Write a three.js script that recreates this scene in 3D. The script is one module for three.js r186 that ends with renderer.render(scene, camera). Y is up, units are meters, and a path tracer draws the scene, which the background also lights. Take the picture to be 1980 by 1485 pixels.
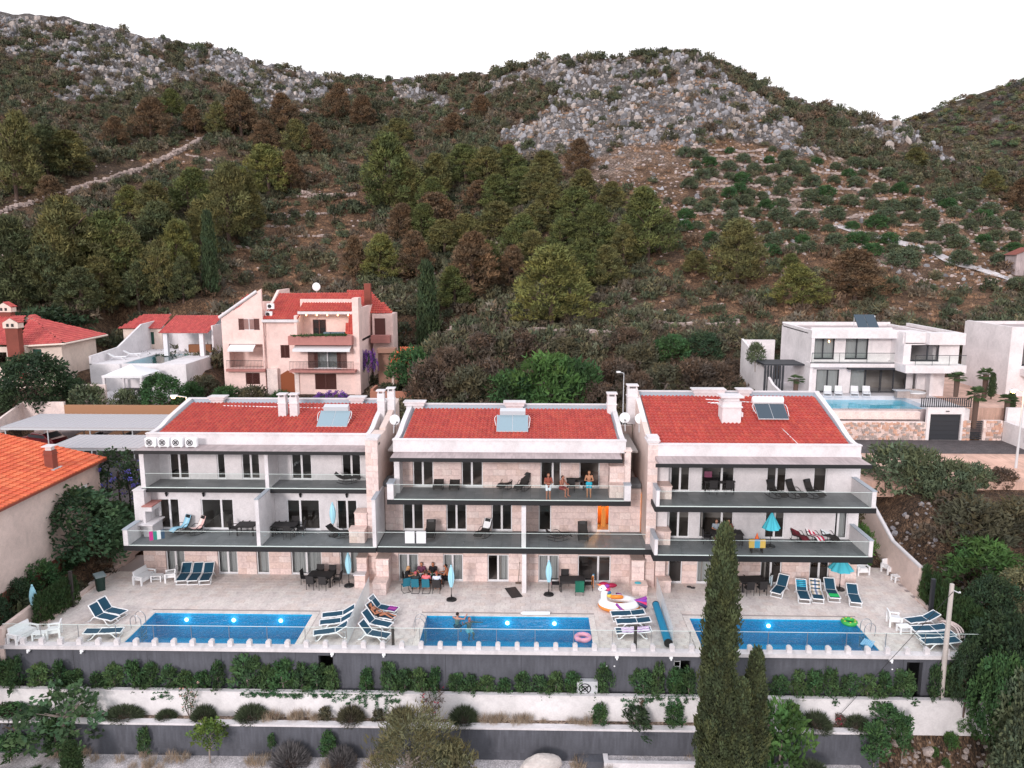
import * as THREE from 'three';
import { ImprovedNoise } from 'three/addons/math/ImprovedNoise.js';
// ---------------------------------------------------------------- camera, sky, sun, exposure
const scene = new THREE.Scene();
const camera = new THREE.PerspectiveCamera(52.67, 4 / 3, 0.5, 3000);
camera.position.set(0, 21.2, 39);
camera.rotation.set(-9.54 * Math.PI / 180, 1.3 * Math.PI / 180, 0, 'YXZ');
camera.updateMatrixWorld(true);
const renderer = new THREE.WebGLRenderer();
renderer.toneMapping = THREE.LinearToneMapping;
renderer.toneMappingExposure = 1.33;
renderer.shadowMap.enabled = true;
{ // an evenly overcast evening sky, a little cooler overhead, ground tone below the horizon
  const W = 64, Hh = 32, d = new Float32Array(W * Hh * 4);
  for (let y = 0; y < Hh; y++) for (let x = 0; x < W; x++) {
    const up = ((y + 0.5) / Hh - 0.5) * 2, i = (y * W + x) * 4, k = Math.max(0, up);
    const c = up > 0 ? [1.03 - 0.12 * k, 1.0 - 0.06 * k, 1.015 + 0.04 * k] : [0.40, 0.37, 0.38];
    d[i] = c[0]; d[i + 1] = c[1]; d[i + 2] = c[2]; d[i + 3] = 1;
  }
  const t = new THREE.DataTexture(d, W, Hh, THREE.RGBAFormat, THREE.FloatType);
  t.mapping = THREE.EquirectangularReflectionMapping; t.magFilter = THREE.LinearFilter; t.needsUpdate = true;
  scene.background = t; scene.environment = t;
}
const sun = new THREE.DirectionalLight(new THREE.Color(1.0, 0.90, 0.88), 1.5);
sun.position.set(-38, 34, 85); sun.target.position.set(0, 0, -20);
sun.castShadow = true; sun.shadow.radius = 20; sun.shadow.mapSize.set(2048, 2048);
Object.assign(sun.shadow.camera, { left: -120, right: 120, top: 120, bottom: -60, near: 1, far: 500 });
scene.add(sun, sun.target);
// ---------------------------------------------------------------- helpers
const { sin, cos, PI, min, max, abs, pow, sqrt, floor, hypot, atan2 } = Math;
const rng = (s) => () => { s |= 0; s = s + 0x6D2B79F5 | 0; let t = Math.imul(s ^ s >>> 15, 1 | s); t = t + Math.imul(t ^ t >>> 7, 61 | t) ^ t; return ((t ^ t >>> 14) >>> 0) / 4294967296; };
const clamp = (x, a, b) => min(b, max(a, x)), lerp = (a, b, t) => a + (b - a) * t, sstep = (a, b, x) => { const t = clamp((x - a) / (b - a), 0, 1); return t * t * (3 - 2 * t); };
const IN = new ImprovedNoise();
const noise = (x, y, z = 0.37) => IN.noise(x + 100.3, y + 57.1, z);
const fbm = (x, y, o = 4, z = 0.37) => { let s = 0, a = 0.5, f = 1; for (let i = 0; i < o; i++) { s += a * noise(x * f, y * f, z + i * 7.1); a *= 0.5; f *= 2.03; } return s; };
const V = (x, y, z) => new THREE.Vector3(x, y, z);
// a ray through a point of a 1980 x 1485 picture, and where it meets a plane; used to lay things out in metres
const PX = 1980, PY = 1485, FP = 1500;
function ray(px, py) { return V((px - PX / 2) / FP, -(py - PY / 2) / FP, -1).applyQuaternion(camera.quaternion).normalize(); }
const onY = (px, py, y) => { const d = ray(px, py), t = (y - 21.2) / d.y; return V(d.x * t, y, 39 + d.z * t); };
const onZ = (px, py, z) => { const d = ray(px, py), t = (z - 39) / d.z; return V(d.x * t, 21.2 + d.y * t, z); };
// ---- geometry collector: merges pieces, box-projected uv in metres
const M4 = () => new THREE.Matrix4();
const TRS = (x, y, z, ry = 0, rx = 0, rz = 0, sx = 1, sy = sx, sz = sx) => M4().compose(V(x, y, z), new THREE.Quaternion().setFromEuler(new THREE.Euler(rx, ry, rz, 'YXZ')), V(sx, sy, sz));
class G {
  constructor() { this.p = []; this.n = []; this.i = []; this.c = null; this.col = null; this.m = null; }
  at(m) { this.m = m; return this; }
  tint(r, g, b) { if (!this.c) { this.c = []; for (let k = 0; k < this.p.length; k++) this.c.push(1); } this.col = [r, g ?? r, b ?? r]; return this; }
  add(geo, m) {
    const q = this.m ? (m ? M4().multiplyMatrices(this.m, m) : this.m) : m, a = geo.attributes.position, b = geo.attributes.normal, o = this.p.length / 3, v = V(), nm = q && new THREE.Matrix3().getNormalMatrix(q);
    for (let k = 0; k < a.count; k++) {
      v.fromBufferAttribute(a, k); if (q) v.applyMatrix4(q); this.p.push(v.x, v.y, v.z);
      v.fromBufferAttribute(b, k); if (q) v.applyMatrix3(nm).normalize(); this.n.push(v.x, v.y, v.z);
      if (this.c) this.c.push(...(this.col ?? [1, 1, 1]));
    }
    const flip = q && q.determinant() < 0;
    const tri = (x, y, z) => flip ? this.i.push(o + x, o + z, o + y) : this.i.push(o + x, o + y, o + z);
    if (geo.index) for (let k = 0; k < geo.index.count; k += 3) tri(geo.index.getX(k), geo.index.getX(k + 1), geo.index.getX(k + 2));
    else for (let k = 0; k < a.count; k += 3) tri(k, k + 1, k + 2);
    return this;
  }
  box(x0, x1, y0, y1, z0, z1, m) { const a = M4().makeScale(abs(x1 - x0), abs(y1 - y0), abs(z1 - z0)).setPosition((x0 + x1) / 2, (y0 + y1) / 2, (z0 + z1) / 2); return this.add(UNIT, m ? M4().multiplyMatrices(m, a) : a); }
  ob(x, y, z, w, h, d, ry = 0, rx = 0, rz = 0) { return this.add(UNIT, TRS(x, y, z, ry, rx, rz, w, h, d)); }
  bar(a, b, r0, r1 = r0, n = 6) { const A = V(...a), B = V(...b), d = B.clone().sub(A), L = d.length(); return this.add(new THREE.CylinderGeometry(r1, r0, L, n), M4().compose(A.add(B).multiplyScalar(0.5), new THREE.Quaternion().setFromUnitVectors(V(0, 1, 0), d.normalize()), V(1, 1, 1))); }
  tube(pts, r, n = 6, seg = 0, closed = false) { const c = new THREE.CatmullRomCurve3(pts.map((p) => V(...p)), closed, 'centripetal'); return this.add(new THREE.TubeGeometry(c, seg || pts.length * 3, r, n, closed)); }
  sph(x, y, z, rx, ry = rx, rz = rx, n = 10) { return this.add(new THREE.SphereGeometry(1, n, max(4, n * 0.7 | 0)), TRS(x, y, z, 0, 0, 0, rx, ry, rz)); }
  quad(a, b, c, d) { // single sheet a b c d, counter-clockwise seen from its front
    const g = new THREE.BufferGeometry(); g.setAttribute('position', new THREE.Float32BufferAttribute([...a, ...b, ...c, ...d], 3)); g.setIndex([0, 1, 2, 0, 2, 3]); g.computeVertexNormals(); return this.add(g);
  }
  prism(pts, depth, m, holes) { // outline in x,y pushed along +z
    const s = new THREE.Shape(pts.map((p) => new THREE.Vector2(...p))); (holes ?? []).forEach((h) => s.holes.push(new THREE.Path(h.map((p) => new THREE.Vector2(...p)))));
    return this.add(new THREE.ExtrudeGeometry(s, { depth, bevelEnabled: false, steps: 1 }), m);
  }
  wall(x0, x1, y0, y1, zb, zf, ops = []) { // wall facing +z with openings [xa, xb, ya, yb]
    const e = 0.0;
    return this.prism([[x0, y0], [x1, y0], [x1, y1], [x0, y1]], zf - zb, M4().makeTranslation(0, 0, zb), ops.map(([a, b, c, d]) => [[a, max(c, y0 + 0.004)], [a, min(d, y1 - 0.004)], [b, min(d, y1 - 0.004)], [b, max(c, y0 + 0.004)]]));
  }
  build() {
    const g = new THREE.BufferGeometry(), n = this.p.length / 3, uv = new Float32Array(n * 2), p = this.p, q = this.n;
    for (let k = 0; k < n; k++) { const x = abs(q[k * 3]), y = abs(q[k * 3 + 1]), z = abs(q[k * 3 + 2]), [X, Y, Z] = [p[k * 3], p[k * 3 + 1], p[k * 3 + 2]]; if (y >= x && y >= z) { uv[k * 2] = X; uv[k * 2 + 1] = Z; } else if (x >= z) { uv[k * 2] = Z; uv[k * 2 + 1] = Y; } else { uv[k * 2] = X; uv[k * 2 + 1] = Y; } }
    g.setAttribute('position', new THREE.Float32BufferAttribute(p, 3)); g.setAttribute('normal', new THREE.Float32BufferAttribute(q, 3)); g.setAttribute('uv', new THREE.BufferAttribute(uv, 2));
    if (this.c) g.setAttribute('color', new THREE.Float32BufferAttribute(this.c, 3));
    g.setIndex(this.i); return g;
  }
}
const UNIT = new THREE.BoxGeometry(1, 1, 1); // shared
const geoOf = (g) => g instanceof G ? g.build() : g;
// ---- naming and tagging
const used = {};
const numbered = (n) => { const k = used[n] = (used[n] ?? -1) + 1; return k ? `${n}_${String(k).padStart(3, '0')}` : n; };
function tag(o, label, category, group, kind) { o.userData = {}; if (label) o.userData.label = label; if (category) o.userData.category = category; if (group) o.userData.group = group; if (kind) o.userData.kind = kind; return o; }
function thing(name, label, category, pos = [0, 0, 0], ry = 0, group) { const o = new THREE.Group(); o.name = numbered(name); o.position.set(...pos); o.rotation.y = ry; scene.add(o); return tag(o, label, category, group); }
function part(name, g, m, parent, kind) { const o = new THREE.Mesh(geoOf(g), m); o.name = name; o.castShadow = o.receiveShadow = true; if (kind) o.userData.kind = kind; parent.add(o); return o; }
function solo(name, g, m, label, category, pos = [0, 0, 0], ry = 0, group) { const o = part(numbered(name), g, m, scene); o.position.set(...pos); o.rotation.y = ry; return tag(o, label, category, group); }
function struct(name, g, m, kind = 'structure') { const o = part(numbered(name), g, m, scene); o.userData.kind = kind; return o; }
function copy(src, label, pos, ry = 0, group, s = [1, 1, 1]) { const o = src.clone(); o.name = numbered(src.name.replace(/_\d+$/, '')); scene.add(o); o.position.set(...pos); o.rotation.y = ry; o.scale.set(...s); o.userData = { ...src.userData }; if (label) o.userData.label = label; if (group) o.userData.group = group; else delete o.userData.group; return o; }
// ---- textures: tileable value noise
function tex(n, size, fn, srgb = true) { // fn(u, v, N) -> grey or [r,g,b] 0..1 ; N(p, seed) is tileable noise with p cells per side
  const d = new Uint8Array(n * n * 4), lat = {};
  const N = (u, v, p, s = 0) => { const key = p * 100 + s; if (!lat[key]) { const r = rng(key * 7 + 11); lat[key] = Float32Array.from({ length: p * p }, r); } const L = lat[key], x = u * p, y = v * p, x0 = floor(x), y0 = floor(y), a = x - x0, b = y - y0, sx = a * a * (3 - 2 * a), sy = b * b * (3 - 2 * b), g = (i, j) => L[((j % p + p) % p) * p + ((i % p + p) % p)]; return lerp(lerp(g(x0, y0), g(x0 + 1, y0), sx), lerp(g(x0, y0 + 1), g(x0 + 1, y0 + 1), sx), sy); };
  for (let y = 0; y < n; y++) for (let x = 0; x < n; x++) { const c = fn(x / n, y / n, N), o = (y * n + x) * 4, a = Array.isArray(c) ? c : [c, c, c]; for (let k = 0; k < 3; k++) d[o + k] = clamp(a[k], 0, 1) * 255; d[o + 3] = 255; }
  const t = new THREE.DataTexture(d, n, n); t.wrapS = t.wrapT = THREE.RepeatWrapping; t.magFilter = THREE.LinearFilter; t.colorSpace = srgb ? THREE.SRGBColorSpace : THREE.NoColorSpace; t.repeat.set(1 / size, 1 / size); t.needsUpdate = true; return t;
}
const sized = (t, s) => { const c = t.clone(); c.repeat.set(1 / s, 1 / s); c.needsUpdate = true; return c; };
const T_blotch = tex(256, 4, (u, v, N) => 0.88 + 0.07 * N(u, v, 4) + 0.05 * N(u, v, 16, 1) + 0.05 * (N(u, v, 64, 2) - 0.5));
const T_streak = tex(256, 5, (u, v, N) => 0.72 + 0.14 * N(u, v, 6) + 0.16 * N(u, v * 0.125, 64, 1) * N(u, v, 4, 7) + 0.08 * N(u, v * 0.25, 32, 5) + 0.05 * N(u, v, 80, 3));
const T_grain = tex(256, 1.2, (u, v, N) => 0.5 + 0.5 * (N(u, v, 90) - 0.5) + 0.4 * (N(u, v, 30, 2) - 0.5), false);
const T_stone = tex(256, 2.3, (u, v, N) => { const a = N(u, v, 5), b = N(u, v, 24, 1), c = N(u, v, 90, 2); return [0.87 + 0.1 * a + 0.07 * (b - 0.5) + 0.08 * (c - 0.5), 0.86 + 0.1 * a + 0.08 * (b - 0.5) + 0.08 * (c - 0.5), 0.86 + 0.09 * a + 0.08 * (b - 0.5) + 0.08 * (c - 0.5)]; });
const T_gravel = tex(512, 3, (u, v, N) => 0.78 + 0.3 * (N(u, v, 120) - 0.5) + 0.22 * (N(u, v, 50, 1) - 0.5) + 0.15 * (N(u, v, 8, 2)));
const T_soil = tex(512, 9, (u, v, N) => { const a = N(u, v, 7), b = N(u, v, 30, 1), c = N(u, v, 150, 2), d = N(u, v, 70, 3); const k = 0.45 + 0.28 * a + 0.3 * (b - 0.5) + 0.45 * (c - 0.5) + 0.3 * (d - 0.5); return [k * 1.25, k * 1.2, k * 1.15]; });
const T_water = tex(512, 3.2, (u, v, N) => 0.5 * N(u, v, 9) + 0.3 * N(u, v, 21, 1) + 0.2 * N(u, v, 44, 2), false);
const T_mosaic = tex(256, 1.6, (u, v, N) => { const a = N(u, v, 32, 5); return [0.7 + 0.25 * a, 0.78 + 0.2 * a, 0.82 + 0.16 * a]; });
const mats = {};
function mat(name, hex, rough = 0.8, o = {}) { const { map, bump, bs, phys, ...r } = o; const m = new (phys || r.transmission || r.clearcoat || r.sheen ? THREE.MeshPhysicalMaterial : THREE.MeshStandardMaterial)({ color: hex, roughness: rough, ...r }); if (map) m.map = map; if (bump) { m.bumpMap = bump; m.bumpScale = bs ?? 0.01; } m.name = name; return mats[name] = m; }
const M = {
  white: mat('white_paint', '#e6e2e4', 0.75, { map: T_blotch, bump: T_grain, bs: 0.003 }), trim: mat('white_trim', '#e2dee0', 0.6, { map: T_blotch }), plastic: mat('white_plastic', '#eceef0', 0.45), frame: mat('window_frame', '#dfdfe1', 0.5),
  stone: mat('facade_stone', '#f2ddd8', 0.85, { map: T_stone, bump: T_grain, bs: 0.004 }), stone2: mat('facade_stone_warm', '#ecd5cd', 0.85, { map: T_stone, bump: T_grain, bs: 0.004 }), stone3: mat('facade_stone_pale', '#f4e3de', 0.85, { map: T_stone, bump: T_grain, bs: 0.004 }), joint: mat('stone_joint', '#b8a59e', 0.95),
  pave: mat('paving', '#ebe2de', 0.8, { map: T_stone, bump: T_grain, bs: 0.003 }), pave2: mat('paving_rosy', '#e9ddd7', 0.8, { map: T_stone, bump: T_grain, bs: 0.003 }), pave3: mat('paving_pale', '#ede6e1', 0.8, { map: T_stone }), grout: mat('grout', '#a39997', 0.95),
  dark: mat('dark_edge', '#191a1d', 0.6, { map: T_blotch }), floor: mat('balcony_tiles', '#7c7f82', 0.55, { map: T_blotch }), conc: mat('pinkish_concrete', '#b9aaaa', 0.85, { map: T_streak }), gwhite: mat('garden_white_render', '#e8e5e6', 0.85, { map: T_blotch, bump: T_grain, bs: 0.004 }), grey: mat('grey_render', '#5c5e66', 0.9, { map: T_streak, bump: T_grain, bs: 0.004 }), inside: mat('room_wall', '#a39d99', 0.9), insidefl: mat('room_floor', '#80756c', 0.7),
  glass: mat('window_glass', '#e4e6e6', 0.03, { transmission: 1, thickness: 0, ior: 1.5 }), rail: mat('railing_glass', '#f6fbf9', 0.02, { transmission: 1, thickness: 0, ior: 1.45 }), frost: mat('frosted_glass', '#e9f0f2', 0.5, { transmission: 0.55, thickness: 0 }), railtop: mat('glass_edge', '#d8e6e2', 0.3),
  curtain: mat('curtain', '#c9cdcd', 0.95, { transmission: 0.25, thickness: 0 }), metal: mat('steel', '#b5b8bc', 0.3, { metalness: 0.9 }), alu: mat('painted_metal', '#c9ccd0', 0.5, { metalness: 0.2 }), black: mat('black_metal', '#17181a', 0.5), lead: mat('gutter_metal', '#a9b2bb', 0.5, { metalness: 0.3 }),
  navy: mat('navy_sling', '#12455c', 0.8), brown: mat('dark_sling', '#2c2927', 0.8), rattan: mat('dark_rattan', '#2d2b2c', 0.8, { bump: T_grain, bs: 0.01 }), teal: mat('teal_fabric', '#1f6c80', 0.85), aqua: mat('aqua_canvas', '#4fc3d6', 0.85), sky: mat('pale_blue_canvas', '#a4d8e8', 0.85),
  wood: mat('weathered_wood', '#6a5a4f', 0.85, { map: T_streak }), poleWood: mat('pale_pole_wood', '#cfc6c0', 0.85, { map: T_streak }), postDark: mat('dark_post', '#3b3634', 0.8, { map: T_streak }), rust: mat('brick_red', '#8a4a3e', 0.9, { map: T_blotch }), terracotta: mat('orange_tiles', '#ffffff', 0.75, { vertexColors: true }), pink: mat('pink_render', '#f8dad2', 0.85, { map: T_blotch, bump: T_grain, bs: 0.004 }), pinkDark: mat('dusty_pink', '#bb8079', 0.85, { map: T_blotch }), cream: mat('cream_render', '#ecd9cc', 0.85, { map: T_blotch }), beige: mat('beige_render', '#e4cfc6', 0.88, { map: T_blotch, bump: T_grain, bs: 0.004 }), shutter: mat('brown_shutter', '#58342f', 0.7), villa: mat('villa_white', '#ebe5e6', 0.75, { map: T_blotch }), slate: mat('anthracite', '#2b2e34', 0.6),
  asphalt: mat('asphalt', '#5d5759', 0.95, { map: T_gravel }), pinkRoad: mat('pinkish_concrete_road', '#d9b4a3', 0.95, { map: T_streak }), gravel: mat('white_gravel', '#dfd9db', 0.95, { map: T_gravel }), bedSoil: mat('bed_soil', '#8d7668', 1, { map: T_soil, bump: T_soil, bs: 0.05 }), pool: mat('pool_mosaic', '#12b4e4', 0.4, { map: T_mosaic }), poolFloor: mat('pool_floor_mosaic', '#2cc2ea', 0.4, { map: T_mosaic }), poolPale: mat('pool_pale', '#35b4dc', 0.4), water: mat('pool_water', '#a8ecf6', 0.05, { transmission: 0.94, thickness: 0, ior: 1.33, bump: T_water, bs: 0.05 }), lamp: mat('lamp_glow', '#ffffff', 0.4, { emissive: '#f4ffff', emissiveIntensity: 3 }), warmLamp: mat('warm_lamp_glow', '#fff0d0', 0.4, { emissive: '#ffc37a', emissiveIntensity: 4 }),
  coll: mat('collector_glass', '#8fa6b0', 0.15, { metalness: 0.3 }), collDark: mat('collector_dark', '#3a4a56', 0.2, { metalness: 0.2 }), bark: mat('bark', '#5b4a42', 0.95), greyBark: mat('grey_bark', '#8a7f78', 0.95), rock: mat('limestone', '#ffffff', 0.95, { vertexColors: true, bump: T_grain, bs: 0.05 }), drystone: mat('dry_stone', '#b5a8a3', 0.95, { map: T_stone }), cloth: mat('white_cloth', '#dfe0e2', 0.9),
};
const solid = {}; const col = (hex, r = 0.8) => solid[hex + r] ??= mat('coloured_' + Object.keys(solid).length, hex, r);
// ---- foliage: many small leaves in clumps
function foliage({ seed = 1, N = 60, per = 40, h = 6, y0 = 1, R = () => 2, cs = 0.7, ll = 0.35, lw = 0.14, up = 0.3, out = 0.5, inner = 0.45, tone = 0.28, sq = 0.8, quad = false, bent = 0 }) {
  const r = rng(seed), pos = [], nor = [], cl = [], a = V(), b = V(), c = V(), e = V(), t = V(), s = V(), n = V();
  const ln = (r() - 0.5) * bent, lz = (r() - 0.5) * bent;
  for (let k = 0; k < N; k++) {
    const u = pow((k + r()) / N, 0.85), th = k * 2.39996 + r() * 0.9, rr = R(u, th) * lerp(inner, 1, sqrt(r())), cx = rr * cos(th) + ln * u, cz = rr * sin(th) + lz * u, cy = y0 + u * h, tn = 1 + tone * (r() * 2 - 1), g = 1 + 0.12 * (r() * 2 - 1), sz = cs * (0.7 + 0.6 * r());
    for (let j = 0; j < per; j++) {
      let x, y, z; do { x = r() * 2 - 1; y = r() * 2 - 1; z = r() * 2 - 1; } while (x * x + y * y + z * z > 1);
      c.set(cx + x * sz, cy + y * sz * sq, cz + z * sz);
      t.set(r() * 2 - 1 + out * cos(th), r() * 2 - 1 + up * 2, r() * 2 - 1 + out * sin(th)).normalize();
      s.set(r() * 2 - 1, r() * 2 - 1, r() * 2 - 1).cross(t).normalize(); n.crossVectors(s, t);
      const L = ll * (0.7 + 0.6 * r()), W = lw * (0.7 + 0.6 * r()), f = tn * (0.85 + 0.3 * r());
      a.copy(c).addScaledVector(s, -W / 2); b.copy(c).addScaledVector(s, W / 2); e.copy(c).addScaledVector(t, L);
      if (quad) { const m = V().copy(c).addScaledVector(t, L * 0.5), p = m.clone().addScaledVector(s, -W / 2), q = m.addScaledVector(s, W / 2); pos.push(c.x, c.y, c.z, q.x, q.y, q.z, e.x, e.y, e.z, c.x, c.y, c.z, e.x, e.y, e.z, p.x, p.y, p.z); for (let i = 0; i < 6; i++) { nor.push(n.x, n.y, n.z); cl.push(f * g, f, f * (2 - g)); } }
      else { pos.push(a.x, a.y, a.z, b.x, b.y, b.z, e.x, e.y, e.z); for (let i = 0; i < 3; i++) { nor.push(n.x, n.y, n.z); cl.push(f * g, f, f * (2 - g)); } }
    }
  }
  const g = new THREE.BufferGeometry(); g.setAttribute('position', new THREE.Float32BufferAttribute(pos, 3)); g.setAttribute('normal', new THREE.Float32BufferAttribute(nor, 3)); g.setAttribute('color', new THREE.Float32BufferAttribute(cl, 3)); return g;
}
const leafMat = (name, r, g, b, tr = 0.25) => { const far = /^(pine|scrub|cypress_g|dry|olive_leaf)/.test(name), m = far ? new THREE.MeshStandardMaterial({ roughness: 0.95, vertexColors: true, side: THREE.DoubleSide }) : new THREE.MeshPhysicalMaterial({ roughness: 0.9, vertexColors: true, transmission: tr, thickness: 0, side: THREE.DoubleSide, specularIntensity: 0.4 }); m.color.setRGB(r, g, b); m.name = name; return m; };
const L = { pine: leafMat('pine_green', 0.101, 0.118, 0.036), olive: leafMat('pine_olive', 0.128, 0.123, 0.044), rust: leafMat('pine_rusty', 0.142, 0.090, 0.049), yellow: leafMat('pine_yellowish', 0.151, 0.154, 0.044), dpine: leafMat('pine_dark', 0.081, 0.094, 0.039), cyp: leafMat('cypress_green', 0.042, 0.068, 0.028), cypNear: leafMat('near_cypress_green', 0.080, 0.100, 0.044), scrub: leafMat('scrub_leaf', 1, 1, 1), oliveTree: leafMat('olive_leaf', 0.088, 0.112, 0.060), laurel: leafMat('laurel_leaf', 0.060, 0.120, 0.046), laurel2: leafMat('laurel_leaf_light', 0.083, 0.144, 0.053), bright: leafMat('bright_leaf', 0.075, 0.155, 0.042), lime: leafMat('lime_leaf', 0.11, 0.17, 0.035), rosemary: leafMat('rosemary_leaf', 0.072, 0.095, 0.050), grey: leafMat('grey_leaf', 0.16, 0.15, 0.15), brownB: leafMat('brown_bush_leaf', 0.125, 0.090, 0.066), oliveB: leafMat('olive_bush_leaf', 0.105, 0.098, 0.058), greenB: leafMat('green_bush_leaf', 0.055, 0.121, 0.042), dark: leafMat('dark_tree_leaf', 0.040, 0.072, 0.034), fig: leafMat('fig_leaf', 0.065, 0.123, 0.057), purple: leafMat('purple_flower', 0.210, 0.070, 0.364), blueF: leafMat('blue_flower', 0.16, 0.16, 0.62), redF: leafMat('red_flower', 0.55, 0.05, 0.10), pinkF: leafMat('pink_flower', 0.75, 0.48, 0.42), dryG: leafMat('dry_grass', 0.33, 0.26, 0.19), thuja: leafMat('thuja_leaf', 0.045, 0.085, 0.028), palm: leafMat('palm_leaf', 0.07, 0.12, 0.045), pale: leafMat('pale_tree_leaf', 0.16, 0.155, 0.080), moss: leafMat('ivy_leaf', 0.045, 0.13, 0.05) };
// ---------------------------------------------------------------- terrain (metres; D = distance in front of the camera, s = sideways slope)
const RIDGE = [[-500, 10, 250], [-150, 30, 245], [0, 26, 240], [60, 27, 240], [130, 34, 239], [250, 68, 238], [330, 87, 237], [420, 98, 236], [500, 124, 235], [560, 133, 234], [640, 149, 233], [740, 159, 232], [830, 157, 230], [900, 150, 228], [960, 139, 226], [1010, 128, 224], [1090, 116, 220], [1170, 116, 218], [1210, 110, 216], [1290, 103, 214], [1345, 106, 212], [1400, 126, 210], [1470, 160, 207], [1530, 187, 204], [1600, 210, 201], [1660, 226, 198], [1740, 240, 195], [1800, 262, 191], [1850, 284, 187], [1910, 315, 182], [1980, 348, 178], [2150, 400, 172], [2500, 420, 170]].map(([x, y, D]) => { const d = ray(x, y); return [d.x / -d.z, d.y / -d.z, D]; });
function ridge(s) { let k = 0; while (k < RIDGE.length - 2 && RIDGE[k + 1][0] < s) k++; const a = RIDGE[k], b = RIDGE[k + 1], t = clamp((s - a[0]) / (b[0] - a[0]), 0, 1); return [21.2 + lerp(a[1], b[1], t) * lerp(a[2], b[2], t), lerp(a[2], b[2], t)]; }
const ZR = [30, 20, 6, 1.6, 0, -4, -9, -14, -20, -26, -33, -36, -48, -56], XC = [-90, -45, -29.6, -27.2, 24.6, 27.5, 90];
const HT = [[-16, -16, -16, -16, -16, -15, -12], [-10, -10, -10, -10, -10, -9, -7], [-6, -6.2, -6.4, -6.4, -6.4, -5.4, -4], [-4, -5, -6, -6, -6, -4.2, -3], [-0.6, -0.6, -1.4, -3, -3, -2.6, -1], [0.6, 0.8, 0.2, -3, -3, -0.9, 0.5], [1.2, 1.3, 0.6, -1.5, -1.5, 0.9, 2], [2, 2, 1.4, -1, 1.2, 3.8, 4.2], [2.5, 2.5, 2.4, 0, 0, 4.1, 4.6], [2.6, 2.5, 2.5, 3, 3.75, 4.5, 5], [2.7, 2.6, 2.6, 3.3, 4.4, 4.8, 5.2], [5.4, 5.3, 4.6, 4.5, 4.8, 5.2, 6], [7.2, 6, 5.4, 5.8, 6.6, 7, 8], [13, 12, 9.5, 10.05, 10.3, 10, 12]];
function lots(x, z) {
  let r = 0; while (r < ZR.length - 2 && ZR[r + 1] > z) r++; let c = 0; while (c < XC.length - 2 && XC[c + 1] < x) c++;
  const a = clamp((z - ZR[r]) / (ZR[r + 1] - ZR[r]), 0, 1), b = clamp((x - XC[c]) / (XC[c + 1] - XC[c]), 0, 1);
  return lerp(lerp(HT[r][c], HT[r][c + 1], b), lerp(HT[r + 1][c], HT[r + 1][c + 1], b), a);
}
const PADS = [[-54, -37, -64, -45, 7.5], [-35.5, -15, -62, -46, 5.3], [-37, -15, -46, -40, 4.8], [24.3, 62, -51, -30.5, 5.5], [24.3, 70, -30.5, -16.5, 4.2], [-72, -52, -58, -44, 8], [-52, -26, -37.5, -15, 2.2]];
function H(x, z) {
  const D = 39 - z; let h;
  if (D <= 95) h = lots(x, z);
  else {
    const s = x / D, [hr, Dr] = ridge(s), h0 = lots(s * 95, -56), t = (D - 95) / (Dr - 95);
    if (t <= 1) h = h0 + (hr - h0) * (0.75 * pow(t, 1.5) + 0.25 * t); else h = hr - (D - Dr) * 0.25 - 0.002 * (D - Dr) ** 2;
    const k = sstep(95, 125, D);
    h += k * (1.6 * fbm(x * 0.035, z * 0.035, 3) + 0.5 * fbm(x * 0.22, z * 0.22, 2, 3.3));
    { const rk = rocky(x, z); if (rk > 0.3) h += k * sstep(0.3, 0.8, rk) * (1.9 * abs(fbm(x * 0.09, h * 0.16, 3, 2.9)) + 1.1 * abs(noise(x * 0.33, h * 0.5, 4.2))); }
    h += k * sstep(0.55, 1, t) * 1.6 * max(0, fbm(x * 0.12, z * 0.12, 3, 9.1)) ;
  }
  for (const [a, b, c, d, y] of PADS) { const q = max(a - x, x - b, c - z, z - d, 0); if (q < 14) h = min(h, y + q * 1.1); }
  if (x < -29 || x > 24.7) h += 0.25 * fbm(x * 0.3, z * 0.3, 3, 5) * sstep(2, -4, z);
  return h;
}
function T(px, py) { // where the sight line meets the ground
  const d = ray(px, py); let t = 8, p = 8;
  for (; t < 420; t += 0.6) { if (21.2 + d.y * t < H(d.x * t, 39 + d.z * t)) break; p = t; }
  for (let k = 0; k < 14; k++) { const m = (p + t) / 2; if (21.2 + d.y * m < H(d.x * m, 39 + d.z * m)) t = m; else p = m; }
  return V(d.x * t, H(d.x * t, 39 + d.z * t), 39 + d.z * t);
}
const poly = (pts) => pts.map(([x, y]) => { const v = T(x, y); return [v.x, v.z]; });
function inside(P, x, z) { let r = false; for (let i = 0, j = P.length - 1; i < P.length; j = i++) if ((P[i][1] > z) !== (P[j][1] > z) && x < (P[j][0] - P[i][0]) * (z - P[i][1]) / (P[j][1] - P[i][1]) + P[i][0]) r = !r; return r; }
let READY = false;
const ROCKFACE = poly([[958, 296], [985, 262], [1030, 235], [1110, 200], [1190, 178], [1300, 160], [1400, 158], [1470, 190], [1530, 225], [1565, 262], [1600, 292], [1540, 296], [1450, 280], [1370, 275], [1280, 285], [1180, 290], [1090, 305], [1020, 318]]);
const GROVE = poly([[1060, 330], [1180, 292], [1300, 280], [1440, 285], [1560, 300], [1690, 320], [1760, 352], [1850, 372], [1990, 405], [1990, 560], [1800, 560], [1560, 490], [1430, 485], [1330, 455], [1280, 400], [1230, 372], [1120, 352]]);
const CUT = poly([[580, 320], [690, 300], [724, 280], [728, 480], [700, 600], [640, 640], [520, 570], [470, 610], [425, 600], [455, 480], [520, 400]]);
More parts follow.
